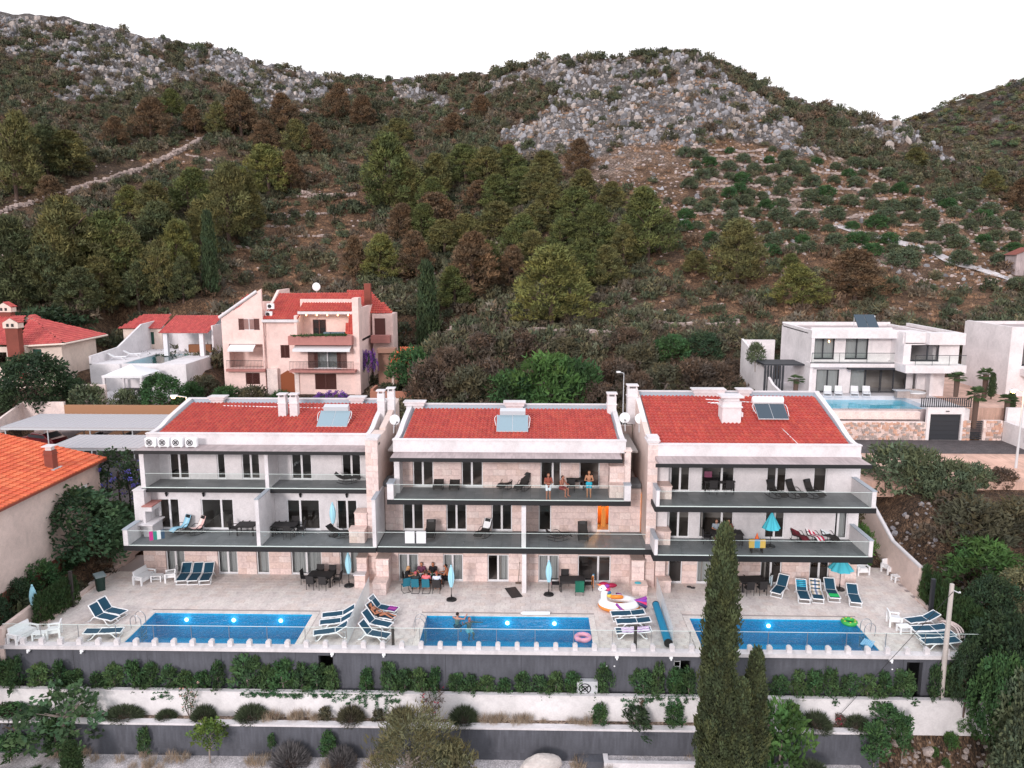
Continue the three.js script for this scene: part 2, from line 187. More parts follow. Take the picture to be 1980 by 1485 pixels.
const LOWR = poly([[1290, 490], [1430, 470], [1560, 500], [1750, 540], [1980, 570], [1980, 625], [1780, 622], [1500, 640], [1330, 640], [1210, 600]]);
const PATCHL = poly([[250, 345], [400, 268], [490, 275], [480, 330], [360, 338]]);
const CLIFFS = [poly([[1000, 130], [1150, 118], [1230, 120], [1280, 150], [1180, 178], [1090, 195], [1050, 170]]), poly([[1620, 240], [1740, 245], [1800, 280], [1860, 300], [1870, 325], [1780, 290], [1700, 280]]), poly([[755, 172], [850, 170], [900, 190], [850, 208], [770, 195]]), poly([[0, 30], [170, 45], [330, 92], [330, 110], [150, 70], [0, 75]]), poly([[340, 115], [420, 105], [560, 145], [640, 165], [600, 190], [480, 140], [360, 140]]), poly([[120, 110], [260, 90], [330, 160], [250, 190], [110, 150]]), poly([[1240, 108], [1330, 110], [1390, 140], [1300, 150]])];
READY = true;
const jit = (P, x, z, a = 5) => inside(P, x + a * noise(x * 0.13, z * 0.13, 1.5) + a * 0.5 * noise(x * 0.4, z * 0.4, 2.5), z + a * 1.6 * noise(x * 0.13, z * 0.13, 3.5) + a * 0.6 * noise(x * 0.4, z * 0.4, 4.5));
// rockiness 0..1, dry grass 0..1, by place on the hill
function rocky(x, z) {
  const D = 39 - z; if (D < 90 || !READY) return 0; const s = x / D, [, Dr] = ridge(s), t = (D - 95) / (Dr - 95), n = fbm(x * 0.07, z * 0.07, 3, 2.2);
  if (jit(ROCKFACE, x, z)) return 0.85 + 0.4 * n;
  for (const c of CLIFFS) if (jit(c, x, z)) return 0.75 + 0.6 * n;
  if (jit(GROVE, x, z, 3)) return 0.42 + 0.5 * n;
  const left = sstep(-0.1, -0.45, s) * sstep(0.45, 0.75, t);
  return clamp(left * (0.28 + 1.5 * n) + sstep(0.72, 0.98, t) * (0.22 + 1.2 * n) + 0.04 + 0.25 * n, 0, 1);
}
{
  const cols = 420, rows = [], S0 = -1.25, S1 = 1.25;
  for (let D = 16; D < 100;) { rows.push(D); D += D < 32 ? 2 : 0.7; } for (let D = 100; D < 262; D += 0.95) rows.push(D); for (let D = 264; D < 420; D += 12) rows.push(D);
  const n = rows.length * (cols + 1), pos = new Float32Array(n * 3), uv = new Float32Array(n * 2), cl = new Float32Array(n * 3), idx = [];
  const soil = [0.195, 0.128, 0.086], dry = [0.42, 0.24, 0.13], scrub = [0.10, 0.085, 0.058], stone = [0.27, 0.262, 0.27], scree = [0.52, 0.44, 0.41];
  rows.forEach((D, j) => { for (let i = 0; i <= cols; i++) {
    const u = i / cols * 2 - 1, s = (0.62 * u + 0.63 * u ** 3), x = s * max(D, 30), z = 39 - D, o = j * (cols + 1) + i, h = H(x, z);
    pos.set([x, h, z], o * 3); uv.set([x, z], o * 2);
    const rk = rocky(x, z), g = fbm(x * 0.05, z * 0.05, 3, 7.7), f = fbm(x * 0.5, z * 0.5, 2, 1.7);
    const grove = D > 95 && jit(GROVE, x, z, 3), open = D > 92 && (grove || jit(CUT, x, z) || jit(PATCHL, x, z) || jit(LOWR, x, z));
    let w = grove ? clamp(0.62 + 0.8 * g + 0.4 * f, 0.1, 1) : D < 92 ? clamp(0.1 + 0.7 * g, 0, 1) : open ? clamp(0.5 + 1.1 * g + 0.5 * f, 0, 1) : clamp(0.3 + 1.0 * g, 0, 1);
    let sc = D < 92 ? 0.1 : open ? 0.0 : 0.3, r2 = sstep(0.38, 0.62, rk + 0.35 * f);
    if (grove) r2 = sstep(0.35, 0.75, rk + 0.5 * f) * 0.8;
    for (let k = 0; k < 3; k++) { let c = lerp(soil[k], dry[k], w); c = lerp(c, scrub[k], sc); c = lerp(c, grove ? scree[k] : stone[k], r2); cl[o * 3 + k] = c * (1 + 0.25 * f); }
    if (j && i) { const a = o - cols - 2, b = o - cols - 1, c = o - 1; idx.push(c, b, a, c, o, b); }
  } });
  const g = new THREE.BufferGeometry(); g.setAttribute('position', new THREE.BufferAttribute(pos, 3)); g.setAttribute('uv', new THREE.BufferAttribute(uv, 2)); g.setAttribute('color', new THREE.BufferAttribute(cl, 3)); g.setIndex(idx); g.computeVertexNormals();
  struct('hillside_ground', g, mat('hillside_soil', '#ffffff', 1, { vertexColors: true, map: sized(T_soil, 7), bump: sized(T_soil, 7), bs: 0.25 }));
}
{ // the separate far hill at the right edge
  const pos = [], cl = [], uv = [], idx = [], C = 150, R = 70;
  const top = (px) => { const P = [[1650, 250], [1750, 238], [1800, 215], [1850, 195], [1920, 172], [1980, 156], [2100, 120], [2500, 60]]; let k = 0; while (k < P.length - 2 && P[k + 1][0] < px) k++; return lerp(P[k][1], P[k + 1][1], (px - P[k][0]) / (P[k + 1][0] - P[k][0])); };
  for (let j = 0; j <= R; j++) for (let i = 0; i <= C; i++) {
    const px = 1560 + 900 * i / C, d = ray(px, top(px)), s = d.x / -d.z, e = d.y / -d.z, t = j / R, D = lerp(300, 520, t), x = s * D, z = 39 - D, hr = 21.2 + e * 520;
    const y = lerp(-10, hr, pow(t, 0.9)) + 2.2 * fbm(x * 0.03, z * 0.03, 4, 4.4) * (1 - t * 0.5);
    pos.push(x, y, z); uv.push(x, z); const n = fbm(x * 0.06, z * 0.06, 4, 8.8), r = sstep(0.05, 0.3, n + 0.25 * fbm(x * 0.013, z * 0.02, 2, 1.1));
    cl.push(lerp(0.15, 0.40, r), lerp(0.125, 0.37, r), lerp(0.085, 0.36, r));
    if (j && i) { const o = j * (C + 1) + i; idx.push(o - 1, o, o - C - 1, o - 1, o - C - 1, o - C - 2); }
  }
  const g = new THREE.BufferGeometry(); g.setAttribute('position', new THREE.Float32BufferAttribute(pos, 3)); g.setAttribute('uv', new THREE.Float32BufferAttribute(uv, 2)); g.setAttribute('color', new THREE.Float32BufferAttribute(cl, 3)); g.setIndex(idx); g.computeVertexNormals();
  const m = struct('far_hill', g, mat('far_hill_soil', '#ffffff', 1, { vertexColors: true, map: sized(T_soil, 14), bump: sized(T_soil, 14), bs: 0.6 }));
  m.userData.far = undefined; delete m.userData.far; scene.userData = {};
  var FARPOS = pos;
}
// ---------------------------------------------------------------- deck, pools, garden walls
{
  const pools = [[-22.35, -12.85], [-6.03, 3.55], [9.48, 19.0]], PZ0 = -4.05, PZ1 = -0.4;
  const deck = thing('pool_deck'); deck.userData = { kind: 'structure' };
  const hole = pools.map(([a, b]) => [[a - 0.2, PZ0 - 0.2], [a - 0.2, PZ1 + 0.02], [b + 0.2, PZ1 + 0.02], [b + 0.2, PZ0 - 0.2]]);
  const base = new G().prism([[-28.7, -13], [24.3, -13], [24.3, -0.36], [-28.7, -0.36]], 0.35, TRS(0, -0.026, 0, 0, PI / 2), hole);
  // prism is drawn in x,y then laid flat: y of the outline becomes z
  part('deck_bed', base, M.grout, deck);
  const r = rng(5), SX = 0.62, SZ = 0.42, box = UNIT, list = [], pm = [M.pave, M.pave, M.pave3, M.pave2];
  for (let z = -0.6; z > -13; z -= SZ) for (let x = -28.4, q = 0; x < 24.1; x += SX, q++) {
    const xx = x + (floor(z / SZ) & 1 ? 0.31 : 0);
    if (xx > 24 || (z < -9.05 && xx > -9.6 && xx < 20.9) || (z < -9.9 && xx < 0)) continue;
    let l = xx - SX / 2, h = xx + SX / 2; if (z > PZ0 - 0.5) for (const [a, b] of pools) { if (l < a - 0.35 && h > a - 0.35) h = a - 0.345; else if (l < b + 0.35 && h > b + 0.35) l = b + 0.345; else if (l >= a - 0.35 && h <= b + 0.35) h = l; }
    if (h - l > 0.05) list.push([(l + h) / 2, z, h - l]);
  }
  list.sort((a, b) => b[1] - a[1]);
  const rest = [new G(), new G(), new G(), new G()];
  list.forEach(([x, z, w], k) => {
    const v = floor(r() * 4), h = 0.022 + 0.004 * r();
    if (k < 300) { const m = part('paving_slab', box, pm[v], deck); m.position.set(x, -0.008 + h / 2 - 0.015, z); m.scale.set(w - 0.012, h, SZ - 0.012); }
    else rest[v].box(x - w / 2 + 0.006, x + w / 2 - 0.006, -0.023, -0.023 + h, z - SZ / 2 + 0.006, z + SZ / 2 - 0.006);
  });
  rest.forEach((g, k) => part('paving_slabs', g, pm[k], deck, 'stuff'));
  // pool surrounds
  pools.forEach(([a, b], n) => {
    const w = ['left', 'middle', 'right'][n];
    const p = thing('swimming_pool', `blue rectangular swimming pool, ${['with three glowing lamps, before the white house', 'with two bathers, before the stone house', 'with a green ring, behind the tall cypress'][n]}`, 'swimming pool');
    part('pool_coping', new G().box(a - 0.34, a, -0.02, 0.022, PZ0 - 0.3, PZ1).box(b, b + 0.34, -0.02, 0.022, PZ0 - 0.3, PZ1).box(a, b, -0.02, 0.022, PZ0 - 0.3, PZ0), M.pave3, p);
    part('pool_floor', new G().box(a - 0.1, b + 0.1, -1.75, -1.6, PZ0 - 0.1, PZ1 + 0.1), M.poolFloor, p); part('basin', new G().box(a - 0.1, a, -1.6, -0.021, PZ0 - 0.1, PZ1 + 0.1).box(b, b + 0.1, -1.6, -0.021, PZ0 - 0.1, PZ1 + 0.1).box(a, b, -1.6, -0.021, PZ0 - 0.1, PZ0).box(a, b, -1.6, -0.17, PZ1, PZ1 + 0.05), M.pool, p);
    const wg = new THREE.PlaneGeometry(b - a, PZ1 - PZ0); wg.rotateX(-PI / 2); wg.translate((a + b) / 2, -0.1, (PZ0 + PZ1) / 2); { const q = wg.attributes.position, u = wg.attributes.uv; for (let k = 0; k < q.count; k++) u.setXY(k, q.getX(k), q.getZ(k)); }
    part('water', wg, M.water, p);
    const lx = n === 0 ? [-19.5, -16.5, -13.9 - 0.0].map((_, k) => onZ([361, 452, 543][k], 1198, PZ0).x) : n === 1 ? [981, 1072].map((x) => onZ(x, 1201, PZ0).x) : [1486, 1400, 1590].slice(0, 1).map((x) => onZ(x, 1205, PZ0).x);
    lx.forEach((x) => { part('pool_lamp', new G().add(new THREE.CylinderGeometry(0.12, 0.12, 0.03, 20), TRS(x, -0.42, PZ0 + 0.02, 0, PI / 2)), M.lamp, p); const l = new THREE.PointLight(0xe8fbff, 0.3); l.position.set(x, -0.42, PZ0 + 0.2); l.castShadow = true; l.shadow.radius = 6; p.add(l); });
    // ladder
    const lad = n === 2 ? b + 0.1 : a - 0.1, dx = n === 2 ? -1 : 1, g = new G();
    for (const z of [-2.1, -2.65]) g.tube([[lad - dx * 0.35, 0, z], [lad - dx * 0.35, 0.6, z], [lad - dx * 0.1, 0.78, z], [lad + dx * 0.18, 0.6, z], [lad + dx * 0.22, -0.2, z], [lad + dx * 0.22, -1.0, z]], 0.022, 6, 24);
    for (const y of [-0.3, -0.55, -0.8]) g.ob(lad + dx * 0.22, y, -2.375, 0.08, 0.03, 0.53);
    solo('pool_ladder', g, M.metal, `steel pool ladder at the ${['left end of the pool with three lamps', 'left end of the pool with two bathers', 'right end of the pool behind the cypress'][n]}`, 'pool ladder');
  });
  // front retaining wall with coping, stubs, drains
  const wallX = [-29.15, 24.75];
  const rw = thing('retaining_wall', 'long dark grey retaining wall carrying the pool deck with white upright stubs', 'wall');
  const ops = [[-11.45, -10.65, -2.5, -0.4], [7.85, 8.75, -2.6, -0.45], [20.3, 21.15, -2.6, -0.4]];
  part('wall_body', new G().wall(wallX[0] + 0.05, wallX[1] - 0.05, -3.2, -0.18, -0.35, 0, ops).box(wallX[0] + 0.05, wallX[0] + 0.3, -3.2, -0.18, -12, -0.352).box(wallX[1] - 0.3, wallX[1] - 0.05, -3.2, -0.18, -8, -0.352), M.grey, rw);
  ops.forEach(([a, b]) => part('doorway_niche', new G().box(a - 0.1, b + 0.1, -3.2, -0.39, -1.5, -1.4).box(a - 0.1, a - 0.004, -3.2, -0.39, -1.399, -0.352).box(b + 0.004, b + 0.1, -3.2, -0.39, -1.399, -0.352), M.dark, rw));
  part('coping', new G().box(wallX[0], wallX[1], -0.18, 0.03, -0.395, 0.1), M.trim, rw);
  for (let k = 0; k < 52; k++) { const x = -28.85 + k * 1.046; part('stub', STUB(), M.trim, rw).position.set(x, 0.03, -0.17); }
  function STUB() { return STUB.g ??= new G().prism([[-0.13, 0], [0.13, 0], [0.13, 0.3], [0.05, 0.36], [-0.05, 0.36], [-0.13, 0.3]], 0.24, M4().makeTranslation(0, 0, -0.12)).build(); }
  for (const px of [55, 158, 642, 742, 1193, 1298, 1725, 1867]) { const x = onZ(px, 1257, 0.1).x; part('drain_spout', SPOUT(), M.plastic, rw).position.set(x, -0.24, 0.1); }
  function SPOUT() { return SPOUT.g ??= new G().box(-0.09, 0.09, -0.05, 0.05, -0.1, 0.05).bar([0, -0.02, 0.03], [0, -0.1, 0.13], 0.05).build(); }
  for (const px of [1173, 1188, 1725, 1735]) { const v = onZ(px, px < 1300 ? 1288 : 1294, 0); part('wall_socket', SOCK(), M.plastic, rw).position.set(v.x, v.y, 0.02); }
  function SOCK() { return SOCK.g ??= new G().sph(0, 0, 0, 0.05, 0.05, 0.03, 8).build(); }
  const seams = new G(); for (let x = -25; x < 24; x += 4.1) if (!ops.some((o) => x > o[0] - 0.1 && x < o[1] + 0.1)) seams.box(x, x + 0.015, -2.6, -0.19, 0, 0.003); part('seam', seams, M.dark, rw);
  { const gate = new G(); for (let k = 0; k < 7; k++) gate.box(7.87, 8.2, -2.35 + k * 0.3, -2.32 + k * 0.3, -0.1, -0.06); gate.box(7.87, 7.9, -2.5, -0.47, -0.1, -0.06).box(8.19, 8.22, -2.5, -0.47, -0.1, -0.06); solo('ladder', gate, M.alu, 'pale ladder standing in the dark doorway of the grey wall', 'ladder'); }
  // glass balustrade along the front
  const gr = thing('glass_balustrade', 'long clear glass balustrade on the edge of the pool deck', 'balustrade');
  for (let x = -28.9; x < 24.2; x += 2.09) { part('glass_pane', PANE(), M.rail, gr).position.set(x + 1.045, 0.62, -0.21); part('post', POST(), M.metal, gr).position.set(x, 0.55, -0.21); part('top_edge', EDGE(), M.railtop, gr).position.set(x + 1.045, 1.135, -0.21); }
  function PANE() { return PANE.g ??= (() => { const g = new THREE.PlaneGeometry(2.06, 1.02); return g; })(); }
  function POST() { return POST.g ??= new G().box(-0.012, 0.012, -0.5, 0.58, -0.02, 0.02).build(); }
  function EDGE() { return EDGE.g ??= new G().box(-1.04, 1.04, 0, 0.02, -0.012, 0.012).build(); }
  // frosted screens between the terraces
  [[-9.95, -10.02, -6.9, 'between the two left pools'], [7.85, 8.05, -7.3, 'between the middle and the right pool']].forEach(([x0, x1, z1, w]) => {
    const s = thing('glass_screen', `low frosted glass screen ${w}`, 'screen'); const n = 4;
    for (let k = 0; k < n; k++) { const za = lerp(-0.5, z1, k / n), zb = lerp(-0.5, z1, (k + 1) / n) + 0.03, xa = lerp(x0, x1, k / n), xb = lerp(x0, x1, (k + 1) / n); part('glass_pane', new G().quad([xa, 0.05, za], [xb, 0.05, zb], [xb, 1.15, zb], [xa, 1.15, za]), M.frost, s); part('top_rail', new G().bar([xa, 1.16, za], [xb, 1.16, zb], 0.02), M.alu, s); part('foot_rail', new G().bar([xa, 0.04, za], [xb, 0.04, zb], 0.03), M.trim, s); }
  });
  // deck side walls
  { const w = thing('boundary_wall', 'low white boundary wall along the left edge of the pool deck', 'wall'); part('wall_body', new G().prism([[0.1, -1], [-5.2, -1], [-5.2, 1.15], [0.1, 1.0]], 0.25, TRS(-28.75, 0, 0, -PI / 2)), M.beige, w); }
  struct('planting_kerb', new G().box(-28.3, -28.0, -0.2, 0.14, -12, -2.2).box(24.05, 24.3, -0.2, 0.12, -7, -0.8), M.beige);
  { const w = thing('boundary_wall', 'tall white boundary wall stepping up beside the right house', 'wall'); part('wall_body', new G().prism([[-7.2, -1], [-7.2, 1.95], [-11, 2.2], [-16, 4.4], [-16, -1]], 0.25, TRS(24.5, 0, 0, -PI / 2)), M.beige, w); part('wall_cap', new G().bar([24.37, 1.98, -7.2], [24.37, 2.23, -11], 0.16, 0.16, 4).bar([24.37, 2.23, -11], [24.37, 4.43, -16], 0.16, 0.16, 4), M.trim, w); }
  struct('side_step', new G().box(-30.2, -27.8, 0, 0.2, -12.4, -11).box(-30.2, -27.8, 0.2, 0.42, -13.4, -11.4).box(-30.2, -27.8, 0.42, 0.64, -14.4, -11.8).box(-30.2, -27.8, 0.64, 0.86, -15.4, -12.2), M.beige);
  // terraced garden below
  struct('upper_bed', new G().box(-31, 24.6, -3.2, -2.42, 0.01, 0.42), M.bedSoil);
  { const w = thing('garden_wall', 'long white rendered garden wall below the grey wall of the pool deck', 'wall'); part('wall_body', new G().box(-40, 24.75, -4.6, -2.24, 0.425, 0.66), M.gwhite, w); part('coping', new G().box(-40, 24.8, -2.24, -2.18, 0.40, 0.70), M.trim, w); }
  struct('middle_bed', new G().box(-40, 18.6, -4.6, -3.66, 0.665, 1.3), mat('pale_soil', '#b9a89c', 1, { map: T_soil, bump: T_soil, bs: 0.05 }));
  { const w = thing('garden_wall', 'long dark grey garden wall with a white coping, lowest on the slope', 'wall'); part('wall_body', new G().box(-40, 18.5, -6.5, -3.62, 1.305, 1.55), M.grey, w); part('coping', new G().box(-40, 18.6, -3.62, -3.5, 1.2, 1.62), M.trim, w); }
  struct('gravel_bed', new G().box(-45, 17.5, -7.5, -5.42, 1.555, 3.1), M.gravel);
  { const w = thing('garden_kerb', 'low white garden kerb at the lower left corner', 'kerb'); part('kerb_body', new G().box(-45, -8.6, -7.5, -5.28, 3.11, 3.5).box(-45, -8.6, -7.5, -5.5, 3.51, 6), M.white, w); }
  { const w = thing('planter_wall', 'low white planter wall in front of the grey garden wall', 'wall'); const a = onZ(1168, 1460, 2.2).x, b = 10.5; part('wall_body', new G().box(a, b, -7, -4.95, 2.1, 2.35).box(a, a + 0.25, -7, -4.95, 1.56, 2.09), M.white, w); part('wall_body', new G().box(a + 0.2, b, -7, -5.5, 2.7, 3.0), M.white, w); part('planter_soil', new G().box(a + 0.26, b, -7, -5.06, 1.56, 2.09), M.gravel, w); }
  struct('lower_bed', new G().box(-45, 17.5, -9, -6.05, 3.52, 9).box(-8.5, 17.5, -9, -6.0, 3.12, 3.515), M.gravel);
}
// ---------------------------------------------------------------- the three apartment houses
const sideM = (x) => TRS(x, 0, 0, -PI / 2); // outline x -> z, depth runs towards -x
const REDS = [[0.42, 0.058, 0.045], [0.44, 0.064, 0.047], [0.40, 0.053, 0.043], [0.45, 0.075, 0.05]], ORANGES = [[0.60, 0.12, 0.048], [0.64, 0.14, 0.055], [0.57, 0.105, 0.045], [0.66, 0.165, 0.07]], PINKREDS = [[0.48, 0.085, 0.08], [0.51, 0.10, 0.085], [0.45, 0.075, 0.07]];
function tilePoly(P, { w = 0.27, l = 0.42, h = 0.085, pal = REDS, seed = 3 } = {}) { // interlocking tiles over a plane polygon; P[0] -> P[1] is the eave
  const a = V(...P[0]), u = V(...P[1]).sub(a).normalize(), n = V(); { const b = V(...P[P.length - 1]).sub(a); n.crossVectors(u, b).normalize(); if (n.y < 0) n.negate(); } const v = V().crossVectors(n, u); if (v.y < 0) v.negate();
  const q = P.map((p) => { const d = V(...p).sub(a); return [d.dot(u), d.dot(v)]; }), U = q.map((p) => p[0]), W = q.map((p) => p[1]), u0 = min(...U), u1 = max(...U), v0 = min(...W), v1 = max(...W);
  const nu = max(1, Math.round((u1 - u0) / w)), nv = max(1, Math.round((v1 - v0) / l)), tw = (u1 - u0) / nu, tl = (v1 - v0) / nv, r = rng(seed), pos = [], idx = [], cl = [], prof = [[0, 0.1], [0.18, 0.75], [0.36, 1], [0.54, 0.75], [0.72, 0.12], [1, 0.1]];
  for (let j = 0; j < nv; j++) for (let i = 0; i < nu; i++) {
    const cu = u0 + (i + 0.5) * tw, cv = v0 + (j + 0.5) * tl; const k = r(), c0 = pal[floor(k * pal.length)], f = 0.89 + 0.22 * r(), dz = 0.006 * r(); if (!inside(q, cu, cv)) continue;
    const o = pos.length / 3;
    prof.forEach(([t, y]) => { for (const [s, e] of [[1, 0.002], [0, 0.055], [0, 0.0]]) { const uu = u0 + (i + t) * tw, vv = v0 + (j + s) * tl - (s ? 0 : 0.012), hh = (e === 0 ? -0.01 : e + y * h + dz); pos.push(a.x + u.x * uu + v.x * vv + n.x * hh, a.y + u.y * uu + v.y * vv + n.y * hh, a.z + u.z * uu + v.z * vv + n.z * hh); cl.push(c0[0] * f, c0[1] * f, c0[2] * f); } });
    for (let t = 0; t < 5; t++) { const b = o + t * 3; idx.push(b, b + 1, b + 4, b, b + 4, b + 3, b + 1, b + 2, b + 5, b + 1, b + 5, b + 4); }
  }
  const g = new THREE.BufferGeometry(); g.setAttribute('position', new THREE.Float32BufferAttribute(pos, 3)); g.setAttribute('color', new THREE.Float32BufferAttribute(cl, 3)); g.setIndex(idx); const g2 = g.toNonIndexed(); g2.computeVertexNormals(); return g2;
}
const bx = (name, m, p, ...l) => l.forEach((b) => part(name, new G().box(...b), m, p));
const BLK = [0, 1, 2, 3, 4, 5].map((k) => { const g = new G(); const ox = k * 0.71, oy = k * 0.37; g.box(ox - 0.35, ox + 0.35, oy - 0.21, oy + 0.21, -0.03, 0.03); const b = g.build(); b.translate(-ox, -oy, 0); return b; });
function stones(parent, x0, x1, y0, y1, z, ops = [], seed = 1, { ch = 0.42, len = 0.72, pal = [M.stone, M.stone, M.stone2, M.stone3], side } = {}) { // ashlar blocks on a face towards +z (or, with side = +1/-1, on a face towards +x / -x at x = z)
  const r = rng(seed), n = max(1, Math.round((y1 - y0) / ch)), h = (y1 - y0) / n;
  for (let j = 0; j < n; j++) {
    const ya = y0 + j * h, yb = ya + h; let iv = [[x0, x1]];
    for (const [a, b, c, d] of ops) if (c < yb - 0.05 && d > ya + 0.05) iv = iv.flatMap(([p, q]) => b <= p || a >= q ? [[p, q]] : [[p, a], [b, q]].filter(([s, t]) => t - s > 0.06));
    for (const [p, q] of iv) { let k = max(1, Math.round((q - p) / (len * (0.9 + 0.25 * r())))), off = (j & 1) && k > 1 ? 0.35 : 0; const cuts = [p]; for (let i = 1; i < k; i++) cuts.push(lerp(p, q, (i + (off ? off - 0.18 : -0.05) + 0.16 * (r() - 0.5)) / k)); cuts.push(q);
      for (let i = 0; i < cuts.length - 1; i++) { const m = part('stone_block', BLK[floor(r() * 6)], pal[floor(r() * pal.length)], parent), w = cuts[i + 1] - cuts[i]; const f = -0.012 + 0.016 * r(), c = (cuts[i] + cuts[i + 1]) / 2; m.scale.set((w - 0.012) / 0.7, (h - 0.012) / 0.42, 1); if (side) { m.rotation.y = side * PI / 2; m.position.set(z + side * f, (ya + yb) / 2, c); } else m.position.set(c, (ya + yb) / 2, z + f); } }
  }
}
// a glazed double door; split = share of the width at which the mullion stands (0 = single leaf)
function glazed(parent, xa, xb, y0, y1, z, { split = 0.5, curtain = 0, open = 0, m = M.frame, name = 'door', bar = 0.07, sill = 0.06 } = {}) {
  const g = new G(), t = bar, zf = z - 0.06, zb = z - 0.14; g.box(xa, xa + t, y0, y1, zb, zf).box(xb - t, xb, y0, y1, zb, zf).box(xa + t, xb - t, y1 - t, y1, zb, zf).box(xa + t, xb - t, y0, y0 + t * 1.2, zb, zf).box(xa - 0.03, xb + 0.03, y0 - sill, y0 - 0.003, zb, z + 0.03);
  const xm = xa + (xb - xa) * split; if (split) g.box(xm - t * 0.9, xm + t * 0.9, y0 + t * 1.2, y1 - t, zb + 0.004, zf + 0.006);
  const d = part(name, g, m, parent), pane = (a, b) => { const p = new THREE.PlaneGeometry(b - a, y1 - y0 - 2.2 * t); const o = part('pane', p, M.glass, d); o.position.set((a + b) / 2, (y0 + y1) / 2, z - 0.1); };
  if (split) { if (open !== 1) pane(xa + t, xm - t); if (open !== 2) pane(xm + t, xb - t); } else if (!open) pane(xa + t, xb - t);
  if (curtain) { const a = curtain === 2 ? xm : xa + 0.05, b = curtain === 3 ? xm : xb - 0.05, n = max(8, Math.round((b - a) / 0.045)), pos = [], idx = []; for (let i = 0; i <= n; i++) { const x = lerp(a, b, i / n), zz = z - 0.32 + 0.035 * sin(i * 2.1) + 0.02 * sin(i * 0.9); pos.push(x, y0, zz, x, y1 + 0.05, zz); if (i) { const k = i * 2; idx.push(k - 2, k, k + 1, k - 2, k + 1, k - 1); } } const c = new THREE.BufferGeometry(); c.setAttribute('position', new THREE.Float32BufferAttribute(pos, 3)); c.setIndex(idx); c.computeVertexNormals(); part('curtain', c, M.curtain, d); }
  return d;
}
const LANT = new G().bar([0, 0.0, 0.1], [0, 0.2, 0.1], 0.055, 0.09, 6).bar([0, 0.2, 0.1], [0, 0.28, 0.1], 0.11, 0.02, 6).bar([0, -0.05, 0.1], [0, 0, 0.1], 0.02, 0.05, 6).box(-0.015, 0.015, 0.02, 0.3, 0, 0.03).box(-0.01, 0.01, 0.27, 0.29, 0.02, 0.1).build();
const lantern = (p, x, y, z) => part('wall_lantern', LANT, M.black, p).position.set(x, y, z);
// the balcony slab with its dark edge, tiled floor, glass railing
function balcony(p, x0, x1, z0, z1, top, band, { rail = 1, ra = x0 + 0.05, rb = x1 - 0.05, gap } = {}) {
  const b = part('balcony_slab', new G().box(x0, x1, top - band, top - 0.012, z0, z1), M.dark, p);
  const fl = new G(), fl2 = new G(), r = rng(floor(x0 * 31 + top * 7)); for (let x = x0 + 0.05; x < x1 - 0.05; x += 0.6) for (let z = z1 - 0.06; z > z0 + 0.05; z -= 0.6) (r() < 0.5 ? fl : fl2).box(x + 0.004, min(x + 0.596, x1 - 0.05), top - 0.02, top + 0.0015 * r(), max(z - 0.596, z0), z - 0.004);
  part('floor_tiles', fl, M.floor, b, 'stuff'); part('floor_tiles', fl2, FLOOR2, b, 'stuff');
  if (rail) { const rl = part('railing', new G().box(ra, rb, top + 0.98, top + 1.0, z1 - 0.075, z1 - 0.05).box(ra, rb, top + 0.0025, top + 0.05, z1 - 0.09, z1 - 0.04), M.railtop, p), n = Math.round((rb - ra) / 1.6); for (let k = 0; k < n; k++) { const w = (rb - ra) / n; part('glass_pane', PANE1, M.rail, rl).position.set(ra + (k + 0.5) * w, top + 0.515, z1 - 0.0625); rl.children[k].scale.x = w - 0.02; } }
}
const FLOOR2 = mat('balcony_tiles_pale', '#828588', 0.5, { map: T_blotch }), PANE1 = new THREE.PlaneGeometry(1, 0.93);
function chimneyG(h, w = 0.42) { return new G().box(-w / 2, w / 2, -1, h, -w / 2, w / 2).box(-w / 2 - 0.05, w / 2 + 0.05, h * 0.62, h * 0.62 + 0.06, -w / 2 - 0.05, w / 2 + 0.05).box(-w / 2 + 0.04, -w / 2 + 0.12, h, h + 0.16, -w / 2 + 0.04, w / 2 - 0.04).box(w / 2 - 0.12, w / 2 - 0.04, h, h + 0.16, -w / 2 + 0.04, w / 2 - 0.04).box(-w / 2 - 0.06, w / 2 + 0.06, h + 0.16, h + 0.24, -w / 2 - 0.06, w / 2 + 0.06); }
